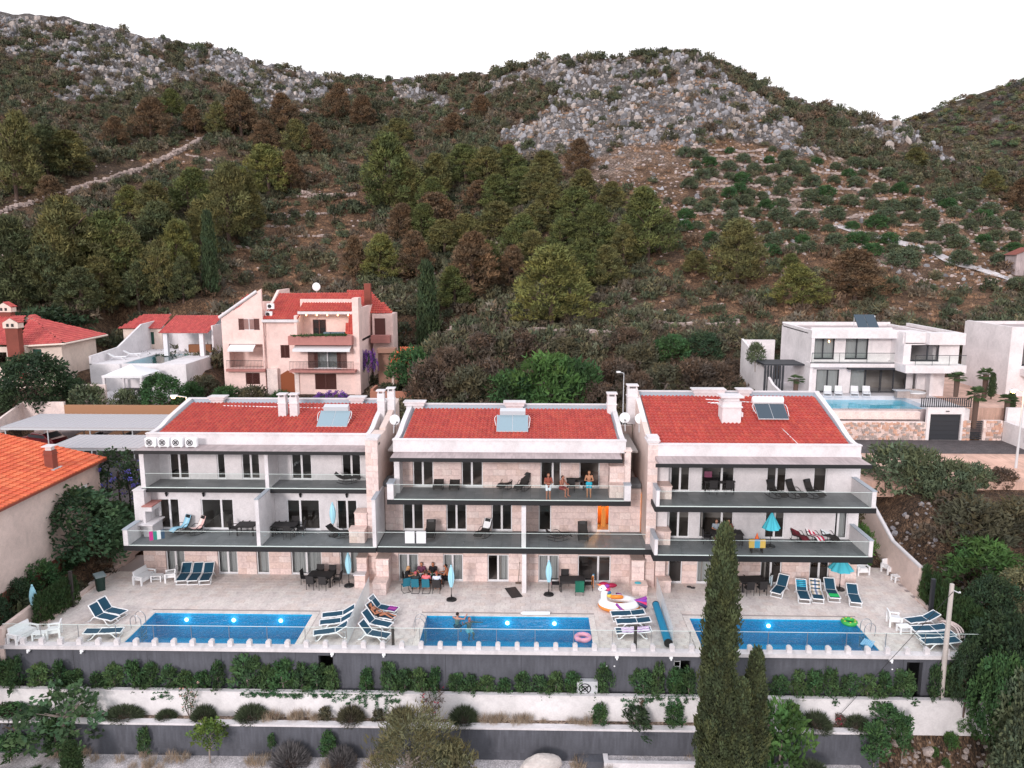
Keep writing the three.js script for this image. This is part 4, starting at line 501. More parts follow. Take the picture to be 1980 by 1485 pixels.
{
  const g1 = 'navy loungers lined up at the wall of the white house';
  [[367, 347], [389, 369], [409, 393]].forEach(([a, b], k) => lounger([a, 1101], [b, 1130], 40, `navy lounger with white frame at the wall of the white house, ${['leftmost', 'middle', 'rightmost'][k]} of three`, g1));
  const g2 = 'navy loungers at the left end of the leftmost pool'; lounger([190, 1180], [240, 1189], 55, 'navy lounger with raised back left of the leftmost pool, farthest of three', g2); lounger([172, 1190], [226, 1201], 55, 'navy lounger with raised back left of the leftmost pool, second of three', g2); lounger([170, 1227], [233, 1223], 4, 'navy lounger lying flat left of the leftmost pool, nearest the glass', g2);
  const g3 = 'navy loungers left of the first frosted screen'; [[683, 628, 1189, 1194], [679, 624, 1203, 1208], [668, 613, 1222, 1228]].forEach(([a, b, c, d], k) => lounger([a, c], [b, d], 28, `navy lounger facing the leftmost pool beside the frosted screen, ${['farthest', 'middle', 'nearest'][k]} of three`, g3));
  const g4 = 'navy loungers right of the first frosted screen'; const four = [[712, 766, 1175, 1183], [708, 760, 1188, 1198], [700, 754, 1203, 1213], [694, 750, 1225, 1234]].map(([a, b, c, d], k) => lounger([a, c], [b, d], 50, `navy lounger with raised back facing the middle pool, ${['farthest with a purple towel', 'second with a woman lying on it', 'third and empty', 'nearest and empty'][k]}`, g4));
  towelOn(four[0], 50, 0.55, 1.0, ['#8a2a8c', '#b04aa0', '#7a2d8a'], 'purple towel on the farthest lounger facing the middle pool'); towelOn(four[0], 50, -1, -0.6, ['#e9eef0'], 'white towel over the back of the farthest lounger by the screen');
  const g5 = 'flat loungers right of the middle pool'; const three = [[1242, 1184, 1190, 1191], [1253, 1194, 1205, 1206], [1253, 1194, 1224, 1224]].map(([a, b, c, d], k) => lounger([a, c], [b, d], 6, `navy lounger lying flat right of the middle pool, ${['farthest of three', 'middle of three', 'nearest, under a striped towel'][k]}`, g5));
  towelOn(three[2], 6, -0.9, 0.75, ['#c9a8d4', '#ece6ee', '#b48cc4', '#ece6ee', '#c9a8d4'], 'lilac and white striped towel on the lounger right of the middle pool');
  const g6 = 'navy loungers at the wall behind the rightmost pool'; const five = [[1519, 1128, 1497, 1153, 48, 'navy lounger beside the dark rattan table of the right house'], [1545, 1135, 1558, 1166, 42, 'navy lounger with a turquoise towel at the wall of the right house'], [1572, 1134, 1584, 1166, 42, 'navy lounger under a beige striped towel at the wall of the right house'], [1598, 1132, 1617, 1164, 42, 'navy lounger with a green towel at its foot'], [1643, 1140, 1658, 1174, 30, 'navy lounger standing apart near the half-open aqua parasol']].map(([a, b, c, d, e, l]) => lounger([a, b], [c, d], e, l, g6));
  towelOn(five[1], 42, -1.02, -0.25, ['#2e9cc0', '#47b4d0', '#2e9cc0'], 'turquoise towel over the back of a lounger behind the rightmost pool', 0.66); towelOn(five[2], 42, -1.02, 0.55, ['#c8b8a2', '#e9e4de', '#8496b8', '#e9e4de', '#c8b8a2'], 'beige and white striped towel on a lounger behind the rightmost pool'); towelOn(five[3], 42, 0.55, 0.95, ['#25b060'], 'bright green towel at the foot of a lounger');
  const g7 = 'navy loungers at the right end of the deck'; [[1813, 1752, 1199, 1205, 24], [1825, 1766, 1219, 1220, 8], [1840, 1778, 1232, 1233, 6], [1850, 1785, 1244, 1245, 6]].forEach(([a, b, c, d, e], k) => lounger([a, c], [b, d], e, `navy lounger at the right end of the deck, ${['farthest with its back raised', 'second from the back', 'third from the back', 'nearest the glass'][k]}`, g7));
  const st = onY(1858, 1238, 0); const s = thing('plastic_frames', 'stack of pale plastic lounger frames leaning along the right deck edge', 'frame stack', [st.x - 0.1, 0, st.z - 0.4]); for (let k = 0; k < 3; k++) part('frame', new G().tube([[0.15 * k - 0.3, 0.1, 1.1], [0.15 * k - 0.3, 0.5, 0.9], [0.15 * k - 0.1, 0.6, 0], [0.15 * k - 0.3, 0.5, -0.9], [0.15 * k - 0.3, 0.1, -1.2]], 0.05, 6, 20, true), M.stone3, s);
}
// dark rocking loungers
const rockers = {};
function rocker(px, py, y, ry, label, group, flat = 0) {
  const key = flat; if (!rockers[key]) { const o = new THREE.Group(); o.name = 'rocking_lounger'; const S = flat ? [[-0.85, 0.72], [-0.6, 0.5], [-0.2, 0.34], [0.2, 0.38], [0.55, 0.42], [0.85, 0.3]] : [[-0.62, 1.05], [-0.42, 0.62], [-0.2, 0.36], [0.15, 0.40], [0.5, 0.44], [0.8, 0.28]], c = new THREE.CatmullRomCurve3(S.map(([x, y]) => V(x, y, 0))), g = new G(), N = 18; for (let k = 0; k < N; k++) { const a = c.getPoint(k / N), b = c.getPoint((k + 1) / N); g.quad([a.x, a.y, 0.27], [b.x, b.y, 0.27], [b.x, b.y, -0.27], [a.x, a.y, -0.27]); } part('sling', g, M.brown, o); for (const z of [-0.29, 0.29]) { part('side_tube', new G().tube(S.map(([x, y]) => [x, y, z]), 0.02, 6, 24), M.black, o); part('rocker', new G().tube([[-0.7, 0.14, z], [-0.3, 0.03, z], [0.2, 0.03, z], [0.65, 0.16, z]], 0.02, 6, 18).bar([-0.3, 0.03, z], [-0.25, 0.38, z], 0.015).bar([0.3, 0.04, z], [0.3, 0.42, z], 0.015).tube([[-0.35, 0.55, z], [-0.1, 0.6, z], [0.2, 0.42, z]], 0.018, 6, 10), M.black, o); } part('pillow', new G().ob(flat ? -0.75 : -0.56, flat ? 0.66 : 0.98, 0, 0.06, 0.2, 0.4, 0, 0, flat ? 0.9 : 0.35), M.black, o); rockers[key] = o; }
  const v = onY(px, py, y); return tag(copy(rockers[key], null, [v.x, y + 0.005, v.z], ry), label, 'rocking lounger', group);
}
{
  const q = -PI / 2; rocker(673, 934, 6.0, 0.05, 'dark rocking lounger alone on the top balcony of the left white house', null, 1);
  const ra = rocker(352, 1030, 2.9, q - 0.5, 'dark rocking lounger under a pale blue towel on the left house'), rb = rocker(380, 1032, 2.9, q - 0.6, 'dark rocking lounger with a pale pink towel on the left house'); rocker(656, 1038, 2.9, q + 1.2, 'dark rocking lounger beside the closed parasol on the middle balcony of the left house', null, 1);
  [[848, 946], [879, 946]].forEach(([x, y], k) => rocker(x, y, 5.9, q, `dark lounge chair on the top balcony of the stone house, ${k ? 'second' : 'first'} from the left`, 'rocking loungers of the stone house')); [[978, 945], [1010, 948]].forEach(([x, y], k) => rocker(x, y, 5.9, q - 0.45, `dark rocking lounger turned aside left of the standing woman, ${k ? 'nearer her' : 'farther from her'}`, 'rocking loungers of the stone house'));
  rocker(832, 1040, 2.9, q, 'dark lounge chair beside the two white towels on the railing'); const rc = rocker(935, 1038, 2.9, q - 0.5, 'dark lounge chair with a white towel on the middle balcony of the stone house'); rocker(1080, 1044, 2.9, 0.1, 'low dark rocking lounger right of the dividing wall on the stone house', null, 1); rocker(1127, 1044, 2.9, q, 'dark lounge chair below the lit orange doorway');
  [[1500, 962], [1537, 962], [1572, 962]].forEach(([x, y], k) => rocker(x, y, 5.9, q + 0.5, `dark rocking lounger on the top balcony of the right house, ${['leftmost', 'middle', 'rightmost'][k]} of three`, 'rocking loungers of the right house', 0));
  const rr = [[1543, 1046], [1572, 1046], [1601, 1046]].map(([x, y], k) => rocker(x, y, 2.9, q + 0.3, `dark rocking lounger on the right house, under ${['a wine red towel', 'a red and white towel', 'a small white towel'][k]}`, 'towel-covered rocking loungers of the right house'));
  const tw = (r, hexes, t0, t1, label) => { const S = [[-0.62, 1.05], [-0.42, 0.62], [-0.2, 0.36], [0.15, 0.40], [0.5, 0.44], [0.8, 0.28]], c = new THREE.CatmullRomCurve3(S.map(([x, y]) => V(x, y, 0))), o = thing('towel', label, 'towel', r.position.toArray(), r.rotation.y), N = 16; hexes.forEach((h, s) => { const g = new G(), za = lerp(-0.26, 0.26, s / hexes.length), zb = lerp(-0.26, 0.26, (s + 1) / hexes.length); for (let k = 0; k < N; k++) { const a = c.getPoint(lerp(t0, t1, k / N)), b = c.getPoint(lerp(t0, t1, (k + 1) / N)); g.quad([a.x + 0.02, a.y + 0.035, zb], [b.x + 0.02, b.y + 0.035, zb], [b.x + 0.02, b.y + 0.035, za], [a.x + 0.02, a.y + 0.035, za]); } part('stripe', g, col(h, 0.95), o); }); };
  tw(ra, ['#8fc4dc', '#a9d4e6', '#8fc4dc'], 0, 1, 'pale blue towel on a lounger of the left house'); tw(rb, ['#e0b9b4', '#ecd9d4'], 0, 0.7, 'pale pink towel on a lounger of the left house'); tw(rc, ['#eef0f2'], 0, 0.3, 'white towel over the back of a lounge chair on the stone house'); tw(rr[0], ['#5f1a26', '#6e2430', '#5f1a26'], 0, 1, 'wine red towel on a balcony lounger of the right house'); tw(rr[1], ['#d02c58', '#f0ecee', '#d02c58', '#f0ecee'], 0, 1, 'red and white striped towel on a balcony lounger of the right house'); tw(rr[2], ['#dfe8ec'], 0, 0.4, 'small white towel on the rightmost balcony lounger of the right house');
  [[792, 'left'], [814, 'right']].forEach(([px, w]) => { const v = onZ(px, 1022, -7.42); solo('towel', new G().box(-0.3, 0.3, -0.72, 0.03, 0.0, 0.02).box(-0.3, 0.3, 0.031, 0.05, -0.1, 0.02).box(-0.3, 0.3, -0.4, 0.03, -0.1, -0.085), M.cloth, `white towel hanging over the glass railing of the stone house, ${w} of two`, 'towel', [v.x, 3.92, -7.4]); });
}
// parasols
const canopy = (open, len, seed) => { const g = new G(), n = 8, N = 10, pos = [], idx = []; for (let j = 0; j <= N; j++) for (let i = 0; i <= n * 4; i++) { const t = j / N, a = i / (n * 4) * 2 * PI, rib = 0.5 + 0.5 * cos(a * n), R = open > 0 ? (0.03 + open * t) * (0.72 + 0.28 * rib) : (0.05 + 0.13 * sin(PI * min(1, t * 0.95 + 0.05)) + 0.05 * t) * (0.7 + 0.3 * rib); pos.push(R * cos(a), -len * t * (1 - 0.05 * rib), R * sin(a)); if (j && i) { const o = j * (n * 4 + 1) + i; idx.push(o - 1, o, o - n * 4 - 1, o - 1, o - n * 4 - 1, o - n * 4 - 2); } } const b = new THREE.BufferGeometry(); b.setAttribute('position', new THREE.Float32BufferAttribute(pos, 3)); b.setIndex(idx); b.computeVertexNormals(); return b; };
const CAN = { c: canopy(0, 1.35), h: canopy(0.55, 1.1), w: canopy(0.78, 0.95) };
function parasol(px, py, y, kind, m, label, top = 2.2) { const v = onY(px, py, y), o = thing('parasol', label, 'parasol', [v.x, y, v.z], px); part('base', new G().add(new THREE.CylinderGeometry(0.3, 0.33, 0.07, 20), TRS(0, 0.04, 0)).bar([0, 0.07, 0], [0, 0.35, 0], 0.04), M.black, o); part('pole', new G().bar([0, 0.07, 0], [0, top, 0], 0.02), M.dark, o); part('canopy', CAN[kind], m, o).position.y = top - 0.02; part('finial', new G().sph(0, top + 0.03, 0, 0.06, 0.08, 0.06, 8), m, o); if (kind === 'c') part('strap', new G().add(new THREE.TorusGeometry(0.13, 0.015, 6, 14), TRS(0, top - 0.75, 0, 0, PI / 2)), m, o); return o; }
parasol(675, 1133, 0, 'c', M.sky, 'closed pale blue parasol at the ground floor of the left white house'); parasol(873, 1160, 0, 'c', M.sky, 'closed pale blue parasol beside the crowded dinner table'); parasol(1061, 1150, 0, 'c', M.sky, 'closed pale blue parasol left of the towel-hung table'); parasol(1623, 1140, 0, 'w', M.aqua, 'half-open aqua parasol at the corner of the right house', 2.3); parasol(645, 1036, 2.9, 'c', M.sky, 'closed pale blue parasol on the middle balcony of the left house'); parasol(1489, 1057, 2.9, 'h', M.aqua, 'half-folded aqua parasol on the middle balcony of the right house', 2.3); parasol(69, 1202, 0, 'c', M.sky, 'closed pale blue parasol behind the white lounge set at the left deck corner');
// white resin lounge furniture
const ARM = (w) => { const o = new THREE.Group(); o.name = w > 1 ? 'garden_sofa' : 'garden_armchair'; part('seat', new G().box(-w / 2 + 0.1, w / 2 - 0.1, 0.28, 0.42, -0.3, 0.33), M.plastic, o); part('backrest', new G().ob(0, 0.6, -0.3, w - 0.1, 0.55, 0.07, 0, -0.15), M.plastic, o); for (const s of [-1, 1]) { part('armrest', new G().box(s * w / 2 - 0.05, s * w / 2 + 0.05, 0.55, 0.61, -0.34, 0.36), M.plastic, o); for (const z of [-0.3, 0.3]) part('leg', new G().box(s * w / 2 - 0.045, s * w / 2 + 0.045, 0, 0.55, z - 0.05, z + 0.05), M.plastic, o); } part('apron', new G().box(-w / 2 + 0.05, w / 2 - 0.05, 0.2, 0.3, 0.3, 0.34), M.plastic, o); part('cushion', new G().box(-w / 2 + 0.12, w / 2 - 0.12, 0.421, 0.5, -0.25, 0.32), M.cloth, o); return o; };
const ARM1 = ARM(0.75), ARM2 = ARM(1.35); const TBL = (() => { const o = new THREE.Group(); o.name = 'garden_table'; part('top', new G().box(-0.35, 0.35, 0.38, 0.42, -0.25, 0.25), M.plastic, o); part('shelf', new G().box(-0.3, 0.3, 0.14, 0.16, -0.2, 0.2), M.plastic, o); for (const x of [-0.3, 0.3]) for (const z of [-0.2, 0.2]) part('leg', new G().box(x - 0.04, x + 0.04, 0, 0.38, z - 0.04, z + 0.04), M.plastic, o); return o; })();
const put = (proto, px, py, ry, label, cat, y = 0) => { const v = onY(px, py, y); return tag(copy(proto, null, [v.x, y + 0.003, v.z], ry), label, cat); };
put(ARM2, 280, 1124, PI / 2 - 0.2, 'white garden sofa facing the small white table by the left steps', 'sofa'); put(TBL, 304, 1123, 0.1, 'low white garden table between white sofa and armchair by the steps', 'table'); put(ARM1, 331, 1122, -PI / 2 + 0.3, 'white garden armchair right of the low white table by the steps', 'armchair');
put(ARM2, 46, 1236, PI / 2 - 0.3, 'white garden sofa in the front left corner of the deck', 'sofa'); put(TBL, 78, 1236, 0.1, 'low white garden table in the front left corner of the deck', 'table'); put(ARM1, 106, 1230, -PI / 2 + 0.4, 'white garden armchair right of the corner table at the front left', 'armchair');
put(ARM1, 1665, 1109, 0.1, 'white garden armchair against the right end wall of the right house', 'armchair'); put(ARM2, 1726, 1106, 0.3, 'white garden sofa below the tall white boundary wall', 'sofa'); put(TBL, 1735, 1124, 0.2, 'low white garden table before the sofa at the boundary wall', 'table'); put(ARM1, 1754, 1122, -PI / 2, 'white garden armchair right of the table at the boundary wall', 'armchair'); put(ARM1, 1728, 1208, PI / 2 - 0.2, 'white garden armchair between the rightmost pool and the row of loungers', 'armchair'); put(TBL, 1747, 1223, 0.1, 'low white garden table at the foot of the right loungers', 'table');
// dark tables and chairs
const RT = (w, d, h = 0.73) => { const o = new THREE.Group(); o.name = 'dining_table'; part('tabletop', new G().box(-w / 2, w / 2, h - 0.05, h, -d / 2, d / 2), M.rattan, o); part('apron', new G().box(-w / 2 + 0.06, w / 2 - 0.06, h - 0.16, h - 0.052, -d / 2 + 0.06, d / 2 - 0.06), M.rattan, o); for (const x of [-1, 1]) for (const z of [-1, 1]) part('leg', new G().box(x * (w / 2 - 0.08) - 0.04, x * (w / 2 - 0.08) + 0.04, 0, h - 0.17, z * (d / 2 - 0.08) - 0.04, z * (d / 2 - 0.08) + 0.04), M.rattan, o); return o; };
const TB1 = RT(1.6, 0.95), TB2 = RT(1.2, 0.85), TB3 = RT(2.0, 0.95);
const CH = (m, name) => { const o = new THREE.Group(); o.name = name; part('seat', new G().box(-0.25, 0.25, 0.4, 0.45, -0.25, 0.25), m, o); part('backrest', new G().ob(0, 0.7, -0.27, 0.5, 0.52, 0.04, 0, -0.12), m, o); for (const x of [-0.23, 0.23]) { for (const z of [-0.23, 0.23]) part('leg', new G().bar([x, 0, z * 1.08], [x, 0.4, z], 0.018), M.black, o); part('armrest', new G().box(x - 0.03, x + 0.03, 0.62, 0.65, -0.26, 0.2), M.black, o); } return o; };
const CH1 = CH(M.rattan, 'dining_chair'), CH2 = (() => { const o = new THREE.Group(); o.name = 'cantilever_chair'; part('seat', new G().box(-0.24, 0.24, 0.42, 0.46, -0.24, 0.24), M.teal, o); part('backrest', new G().ob(0, 0.72, -0.26, 0.48, 0.56, 0.04, 0, -0.15), M.teal, o); const g = new G(); for (const x of [-0.23, 0.23]) g.tube([[x, 0.42, -0.2], [x, 0.42, 0.2], [x, 0.22, 0.24], [x, 0.02, 0.2], [x, 0.02, -0.28]], 0.016, 6, 24); g.bar([-0.23, 0.02, -0.28], [0.23, 0.02, -0.28], 0.016); part('sled_frame', g, M.black, o); return o; })();
function dining(proto, w, d, px, py, y, ry, where, spots) { const v = onY(px, py, y); tag(copy(proto, null, [v.x, y + 0.003, v.z], ry), `dark dining table ${where}`, 'dining table'); const g = `dark chairs ${where}`; spots.forEach(([s, t], k) => { let lx, lz, r; if (t === 0) { lx = s * (w / 2 + 0.25); lz = 0; r = s > 0 ? -PI / 2 : PI / 2; } else { lx = s * w * 0.26; lz = t * (d / 2 + 0.22); r = t > 0 ? PI : 0; } const X = v.x + lx * cos(ry) + lz * sin(ry), Z = v.z - lx * sin(ry) + lz * cos(ry); tag(copy(CH1, null, [X, y + 0.003, Z], ry + r), `dark chair at ${t === 0 ? (s > 0 ? 'right end' : 'left end') : (t > 0 ? 'nearer' : 'farther') + (s > 0 ? ' right' : ' left')} of table ${where}`, 'dining chair', g); }); return v; }
dining(TB1, 1.6, 0.95, 622, 1130, 0, -0.1, 'on the terrace of the left white house', [[-1, 1], [1, 1], [-1, -1], [1, -1], [1, 0], [-1, 0]]);
const tB = dining(TB1, 1.6, 0.95, 1106, 1140, 0, 0, 'hung with towels before the stone house', [[-1, -1], [1, 1], [1, 0], [-1, 0]]); const tC = dining(TB1, 1.6, 0.95, 1452, 1140, 0, 0.1, 'beside the navy loungers of the right house', [[-1, 1], [1, 1], [-1, -1], [1, 0]]);
dining(TB2, 1.2, 0.85, 478, 1033, 2.9, 0, 'on the left half of the middle balcony', [[-1, -1], [-1, 0]]); dining(TB1, 1.6, 0.95, 552, 1034, 2.9, 0, 'on the right half of the middle balcony', [[-1, -1], [1, -1], [-1, 0], [1, 0], [1, 1]]);
dining(TB2, 1.2, 0.85, 1112, 945, 5.9, 0, 'between the people on the top balcony', [[-1, 1], [1, 0]]); const t3 = dining(TB3, 2.0, 0.95, 1388, 948, 5.9, 0, 'on the top balcony of the right house', [[-1, 1], [1, 1], [-1, -1], [1, -1], [-1, 0], [1, 0]]); const t2 = dining(TB3, 2.0, 0.95, 1404, 1050, 2.9, 0, 'on the middle balcony of the right house', [[-1, 1], [1, 1], [-1, -1], [1, -1], [-1, 0]]);
const drape = (x, y, z, w, h, hexes, label, ry = 0) => { const o = thing('towel', label, 'towel', [x, y, z], ry); hexes.forEach((c, k) => { const a = lerp(-w / 2, w / 2, k / hexes.length), b = lerp(-w / 2, w / 2, (k + 1) / hexes.length); part('stripe', new G().box(a, b, -h, 0, 0.02, 0.035).box(a, b, 0.001, 0.015, -0.08, 0.035).box(a, b, -h * 0.7, 0, -0.08, -0.065), col(c, 0.95), o); }); };
drape(tB.x + 0.42, 0.98, tB.z + 0.98, 0.56, 0.7, ['#15604e', '#1a6a54'], 'dark green towel on a chair before the stone house'); drape(tB.x + 1.35, 1.0, tB.z + 0.1, 0.5, 0.75, ['#e48a3a', '#e9ecee', '#3f9ac0'], 'orange, white and blue towel on the right end chair', PI / 2 - 0.2); drape(tB.x - 1.35, 1.0, tB.z, 0.4, 0.6, ['#d4707c', '#e9dfe2'], 'red and white towel on the left end chair', PI / 2); drape(tC.x + 1.25, 0.95, tC.z + 0.1, 0.4, 0.6, ['#cfe0e8', '#e6eef2'], 'pale towel on the end chair beside the navy lounger', 0.9);
drape(t3.x - 1.5, 6.9, t3.z, 0.5, 0.55, ['#7a6aa0'], 'violet towel on the left end chair of the top balcony table', PI / 2); drape(t3.x - 0.5, 6.95, t3.z - 0.75, 0.5, 0.4, ['#b86a8c'], 'pinkish towel on the back chair of the top balcony table'); drape(t3.x + 1.3, 6.95, t3.z - 0.1, 0.6, 0.5, ['#2f7fc0', '#58a6d6', '#2f7fc0'], 'bright blue towel on the right end chair of the top balcony table', 0.5); drape(onZ(1462, 1020, -7).x, 3.9, -6.6, 1.0, 0.5, ['#d8b25a', '#4aa0c8', '#d8b25a'], 'blue and yellow towel hanging over the railing of the right house');
drape(onZ(300, 1010, -7.6).x, 3.75, -7.7, 0.9, 0.55, ['#d02f8c', '#2f8c80', '#e6e6ea', '#36506a'], 'bright mixed towels drying beside the left balcony barbecue', 0.5);
solo('safety_cone', new G().add(new THREE.ConeGeometry(0.16, 0.5, 14), TRS(0, 0.27, 0)).box(-0.2, 0.2, 0, 0.03, -0.2, 0.2), col('#e0662a', 0.6), 'small orange cone on the middle balcony of the right house', 'cone', [onZ(1462, 1035, -7.4).x, 3.65, -7.2]); solo('side_table', new G().box(-0.4, 0.4, 0.66, 0.72, -0.3, 0.3).box(-0.35, -0.3, 0, 0.66, -0.25, 0.25).box(0.3, 0.35, 0, 0.66, -0.25, 0.25), M.brown, 'dark side table under the orange cone', 'table', [onZ(1462, 1035, -7.4).x, 2.905, -7.2]);
// the crowded dinner table
const tD = onY(826, 1134, 0); tag(copy(TB3, null, [tD.x, 0.003, tD.z], 0), 'dark dining table laid for dinner with people all round', 'dining table');
const dch = [[-1.25, 0.75, -2.7], [-0.62, 0.85, PI], [0.05, 0.85, PI]].map(([x, z, r], k) => tag(copy(CH2, null, [tD.x + x, 0.003, tD.z + z], r), `teal sled-frame chair on the near side of the dinner table, ${['leftmost', 'middle', 'rightmost'][k]}`, 'chair', 'teal chairs at the dinner table')); [[0.72, 0.85, PI, 'near side of the dinner table beside the teal chairs'], [-0.45, -0.8, 0, 'far left side of the dinner table'], [0.3, -0.8, 0, 'far right side of the dinner table'], [1.3, -0.2, -PI / 2, 'right end of the dinner table'], [-1.3, -0.1, PI / 2, 'left end of the dinner table']].forEach(([x, z, r, w]) => tag(copy(CH1, null, [tD.x + x, 0.003, tD.z + z], r), `dark brown chair at the ${w}`, 'chair'));
{ const r = rng(77), PL = new G().add(new THREE.CylinderGeometry(0.12, 0.09, 0.02, 16)).build(), GL = new G().add(new THREE.CylinderGeometry(0.035, 0.03, 0.12, 10)).build(); for (const [x, z, w] of [[-0.6, 0.25, 'front left'], [0.05, 0.28, 'front middle'], [0.7, 0.25, 'front right'], [-0.45, -0.28, 'back left'], [0.3, -0.28, 'back right']]) { solo('plate', PL, M.plastic, `white plate on the dinner table, ${w}`, 'plate', [tD.x + x, 0.745, tD.z + z], 0, 'plates on the dinner table'); solo('drinking_glass', GL, M.frost, `glass on the dinner table beside the ${w} plate`, 'glass', [tD.x + x + 0.2, 0.795, tD.z + z * 0.6], 0, 'glasses on the dinner table'); } solo('bottle', new G().bar([0, 0, 0], [0, 0.2, 0], 0.04).bar([0, 0.2, 0], [0, 0.32, 0], 0.03, 0.012), col('#2f6a4a', 0.3), 'green bottle standing on the dinner table', 'bottle', [tD.x + 0.35, 0.735, tD.z + 0.05]); solo('salad_bowl', new G().add(new THREE.CylinderGeometry(0.16, 0.08, 0.09, 16)), col('#c05a3a', 0.5), 'reddish bowl in the middle of the dinner table', 'bowl', [tD.x - 0.1, 0.78, tD.z]); }
// inflatables and pool gear
{
  const v = onY(1193, 1176, 0), o = thing('unicorn_float', 'large white inflatable unicorn with rainbow wings and purple tail beside the middle pool', 'inflatable', [v.x, 0, v.z], -0.12), W = col('#f0f2f4', 0.35);
  part('ring', new G().add(new THREE.TorusGeometry(0.72, 0.28, 14, 30), TRS(0.1, 0.33, 0, 0, PI / 2, 0, 1.25, 0.85, 1)), W, o); part('orange_band', new G().add(new THREE.TorusGeometry(0.74, 0.285, 10, 30), TRS(0.1, 0.2, 0, 0, PI / 2, 0, 1.24, 0.84, 0.75)), col('#e08a3a', 0.4), o);
  part('neck', new G().tube([[-0.75, 0.4, 0], [-0.8, 0.8, 0], [-0.72, 1.15, 0]], 0.2, 12, 16).sph(-0.86, 1.25, 0, 0.26, 0.19, 0.17, 14).sph(-1.02, 1.17, 0, 0.15, 0.12, 0.13, 12), W, o); part('horn', new G().bar([-0.98, 1.38, 0], [-1.28, 1.48, 0], 0.06, 0.01, 8), col('#e8894a', 0.4), o); part('eye', new G().sph(-0.96, 1.29, 0.155, 0.03, 0.045, 0.02, 8), M.black, o);
  const hues = ['#8c2f98', '#d0306a', '#2f6a9c', '#e0c24a']; hues.forEach((h, k) => part('mane', new G().sph(-0.62 + 0.05 * k, 1.38 - 0.2 * k, 0, 0.16, 0.13, 0.12, 10), col(h, 0.4), o)); hues.forEach((h, k) => { for (const s of [-1, 1]) part('wing', new G().tube([[-0.05, 0.6 - 0.02 * k, s * 0.72], [0.2 + 0.06 * k, 0.45 - 0.05 * k, s * 0.95], [0.42 + 0.1 * k, 0.25 - 0.04 * k, s * 0.98]], 0.07, 8, 12), col(h, 0.4), o); }); ['#8c2f98', '#7a3ab0', '#d0306a', '#2f2f60'].forEach((h, k) => part('tail', new G().tube([[1.0, 0.5, 0], [1.35, 0.62 - 0.05 * k, 0.06 * k], [1.75, 0.75 - 0.16 * k, 0.1 * k - 0.1]], 0.11, 8, 12), col(h, 0.4), o));
  solo('swim_ring', new G().add(new THREE.TorusGeometry(0.3, 0.11, 12, 26), TRS(0, 0, 0, 0, PI / 2 - 0.5)), col('#ea8a2a', 0.4), 'orange swim ring lying on the unicorn float', 'swim ring', [v.x - 0.02, 0.72, v.z]);
  const ring = (px, py, r, hex, hex2, label) => { const p = onY(px, py, -0.05), o = thing('swim_ring', label, 'swim ring', [p.x, -0.05, p.z]); part('tube', new G().add(new THREE.TorusGeometry(r, r * 0.38, 12, 30), TRS(0, 0.05, 0, 0, PI / 2)), col(hex, 0.4), o); const g = new G(); for (let k = 0; k < 7; k++) { const a = k * 0.9; g.sph(r * cos(a), 0.05 + r * 0.3, r * sin(a), r * 0.22, r * 0.12, r * 0.16, 8); } part('print', g, col(hex2, 0.5), o, 'stuff'); }; ring(1127, 1234, 0.36, '#e2a0b4', '#b48ac8', 'pink and lilac swim ring floating at the right end of the middle pool'); ring(1642, 1204, 0.34, '#3aa84a', '#e0c040', 'green and yellow swim ring floating in the rightmost pool');
  const ra = onY(1678, 1244, -0.05); solo('air_mattress', (() => { const g = new G(); for (let k = 0; k < 6; k++) g.bar([-0.35, 0.02, -0.25 + k * 0.1], [0.35, 0.02, -0.25 + k * 0.1], 0.055, 0.055, 8); return g; })(), col('#8cc4e6', 0.4), 'pale blue air mattress in the front right corner of the rightmost pool', 'air mattress', [ra.x, -0.04, ra.z], 0.9);
  const c0 = onY(1268, 1172, 0.2), c1 = onY(1292, 1246, 0.2), o2 = thing('pool_cover', 'rolled blue pool cover lying along the second frosted screen', 'pool cover'); part('roll', new G().bar([c0.x, 0.3, c0.z], [c1.x, 0.3, c1.z], 0.2, 0.22, 16), col('#0d7fa6', 0.6), o2); part('roller_end', new G().bar([c0.x, 0.3, c0.z - 0.08], [c0.x, 0.3, c0.z], 0.21, 0.21, 16).bar([c1.x, 0.3, c1.z], [c1.x, 0.3, c1.z + 0.08], 0.24, 0.24, 16), M.black, o2); part('stand', new G().bar([c0.x - 0.25, 0, c0.z], [c0.x + 0.25, 0, c0.z], 0.03).bar([c0.x, 0, c0.z], [c0.x, 0.3, c0.z], 0.03).bar([c1.x, 0, c1.z], [c1.x, 0.3, c1.z], 0.03), M.metal, o2);
  const p0 = onY(1010, 1187, 0.1), p1 = onY(1063, 1187, 0.1); solo('cover_roller', new G().bar([p0.x, 0.14, p0.z], [p1.x, 0.14, p1.z], 0.11, 0.11, 12).bar([p0.x - 0.1, 0.14, p0.z], [p0.x, 0.14, p0.z], 0.05), M.plastic, 'white pool cover roller at the back edge of the middle pool', 'roller');
  const q = onY(993, 1146, 0); solo('black_board', new G().box(-0.36, 0.36, 0, 0.03, -0.75, 0.75), M.black, 'black board lying on the paving before the stone house', 'board', [q.x, 0.005, q.z], 0.33); const bq = onY(1002, 1130, 0); solo('broom', new G().bar([0, 0.1, 0], [0.08, 1.4, -0.2], 0.015).box(-0.18, 0.18, 0, 0.12, -0.03, 0.03), M.wood, 'broom leaning on the wall left of the white partition', 'broom', [bq.x, 0.003, -8.65]);
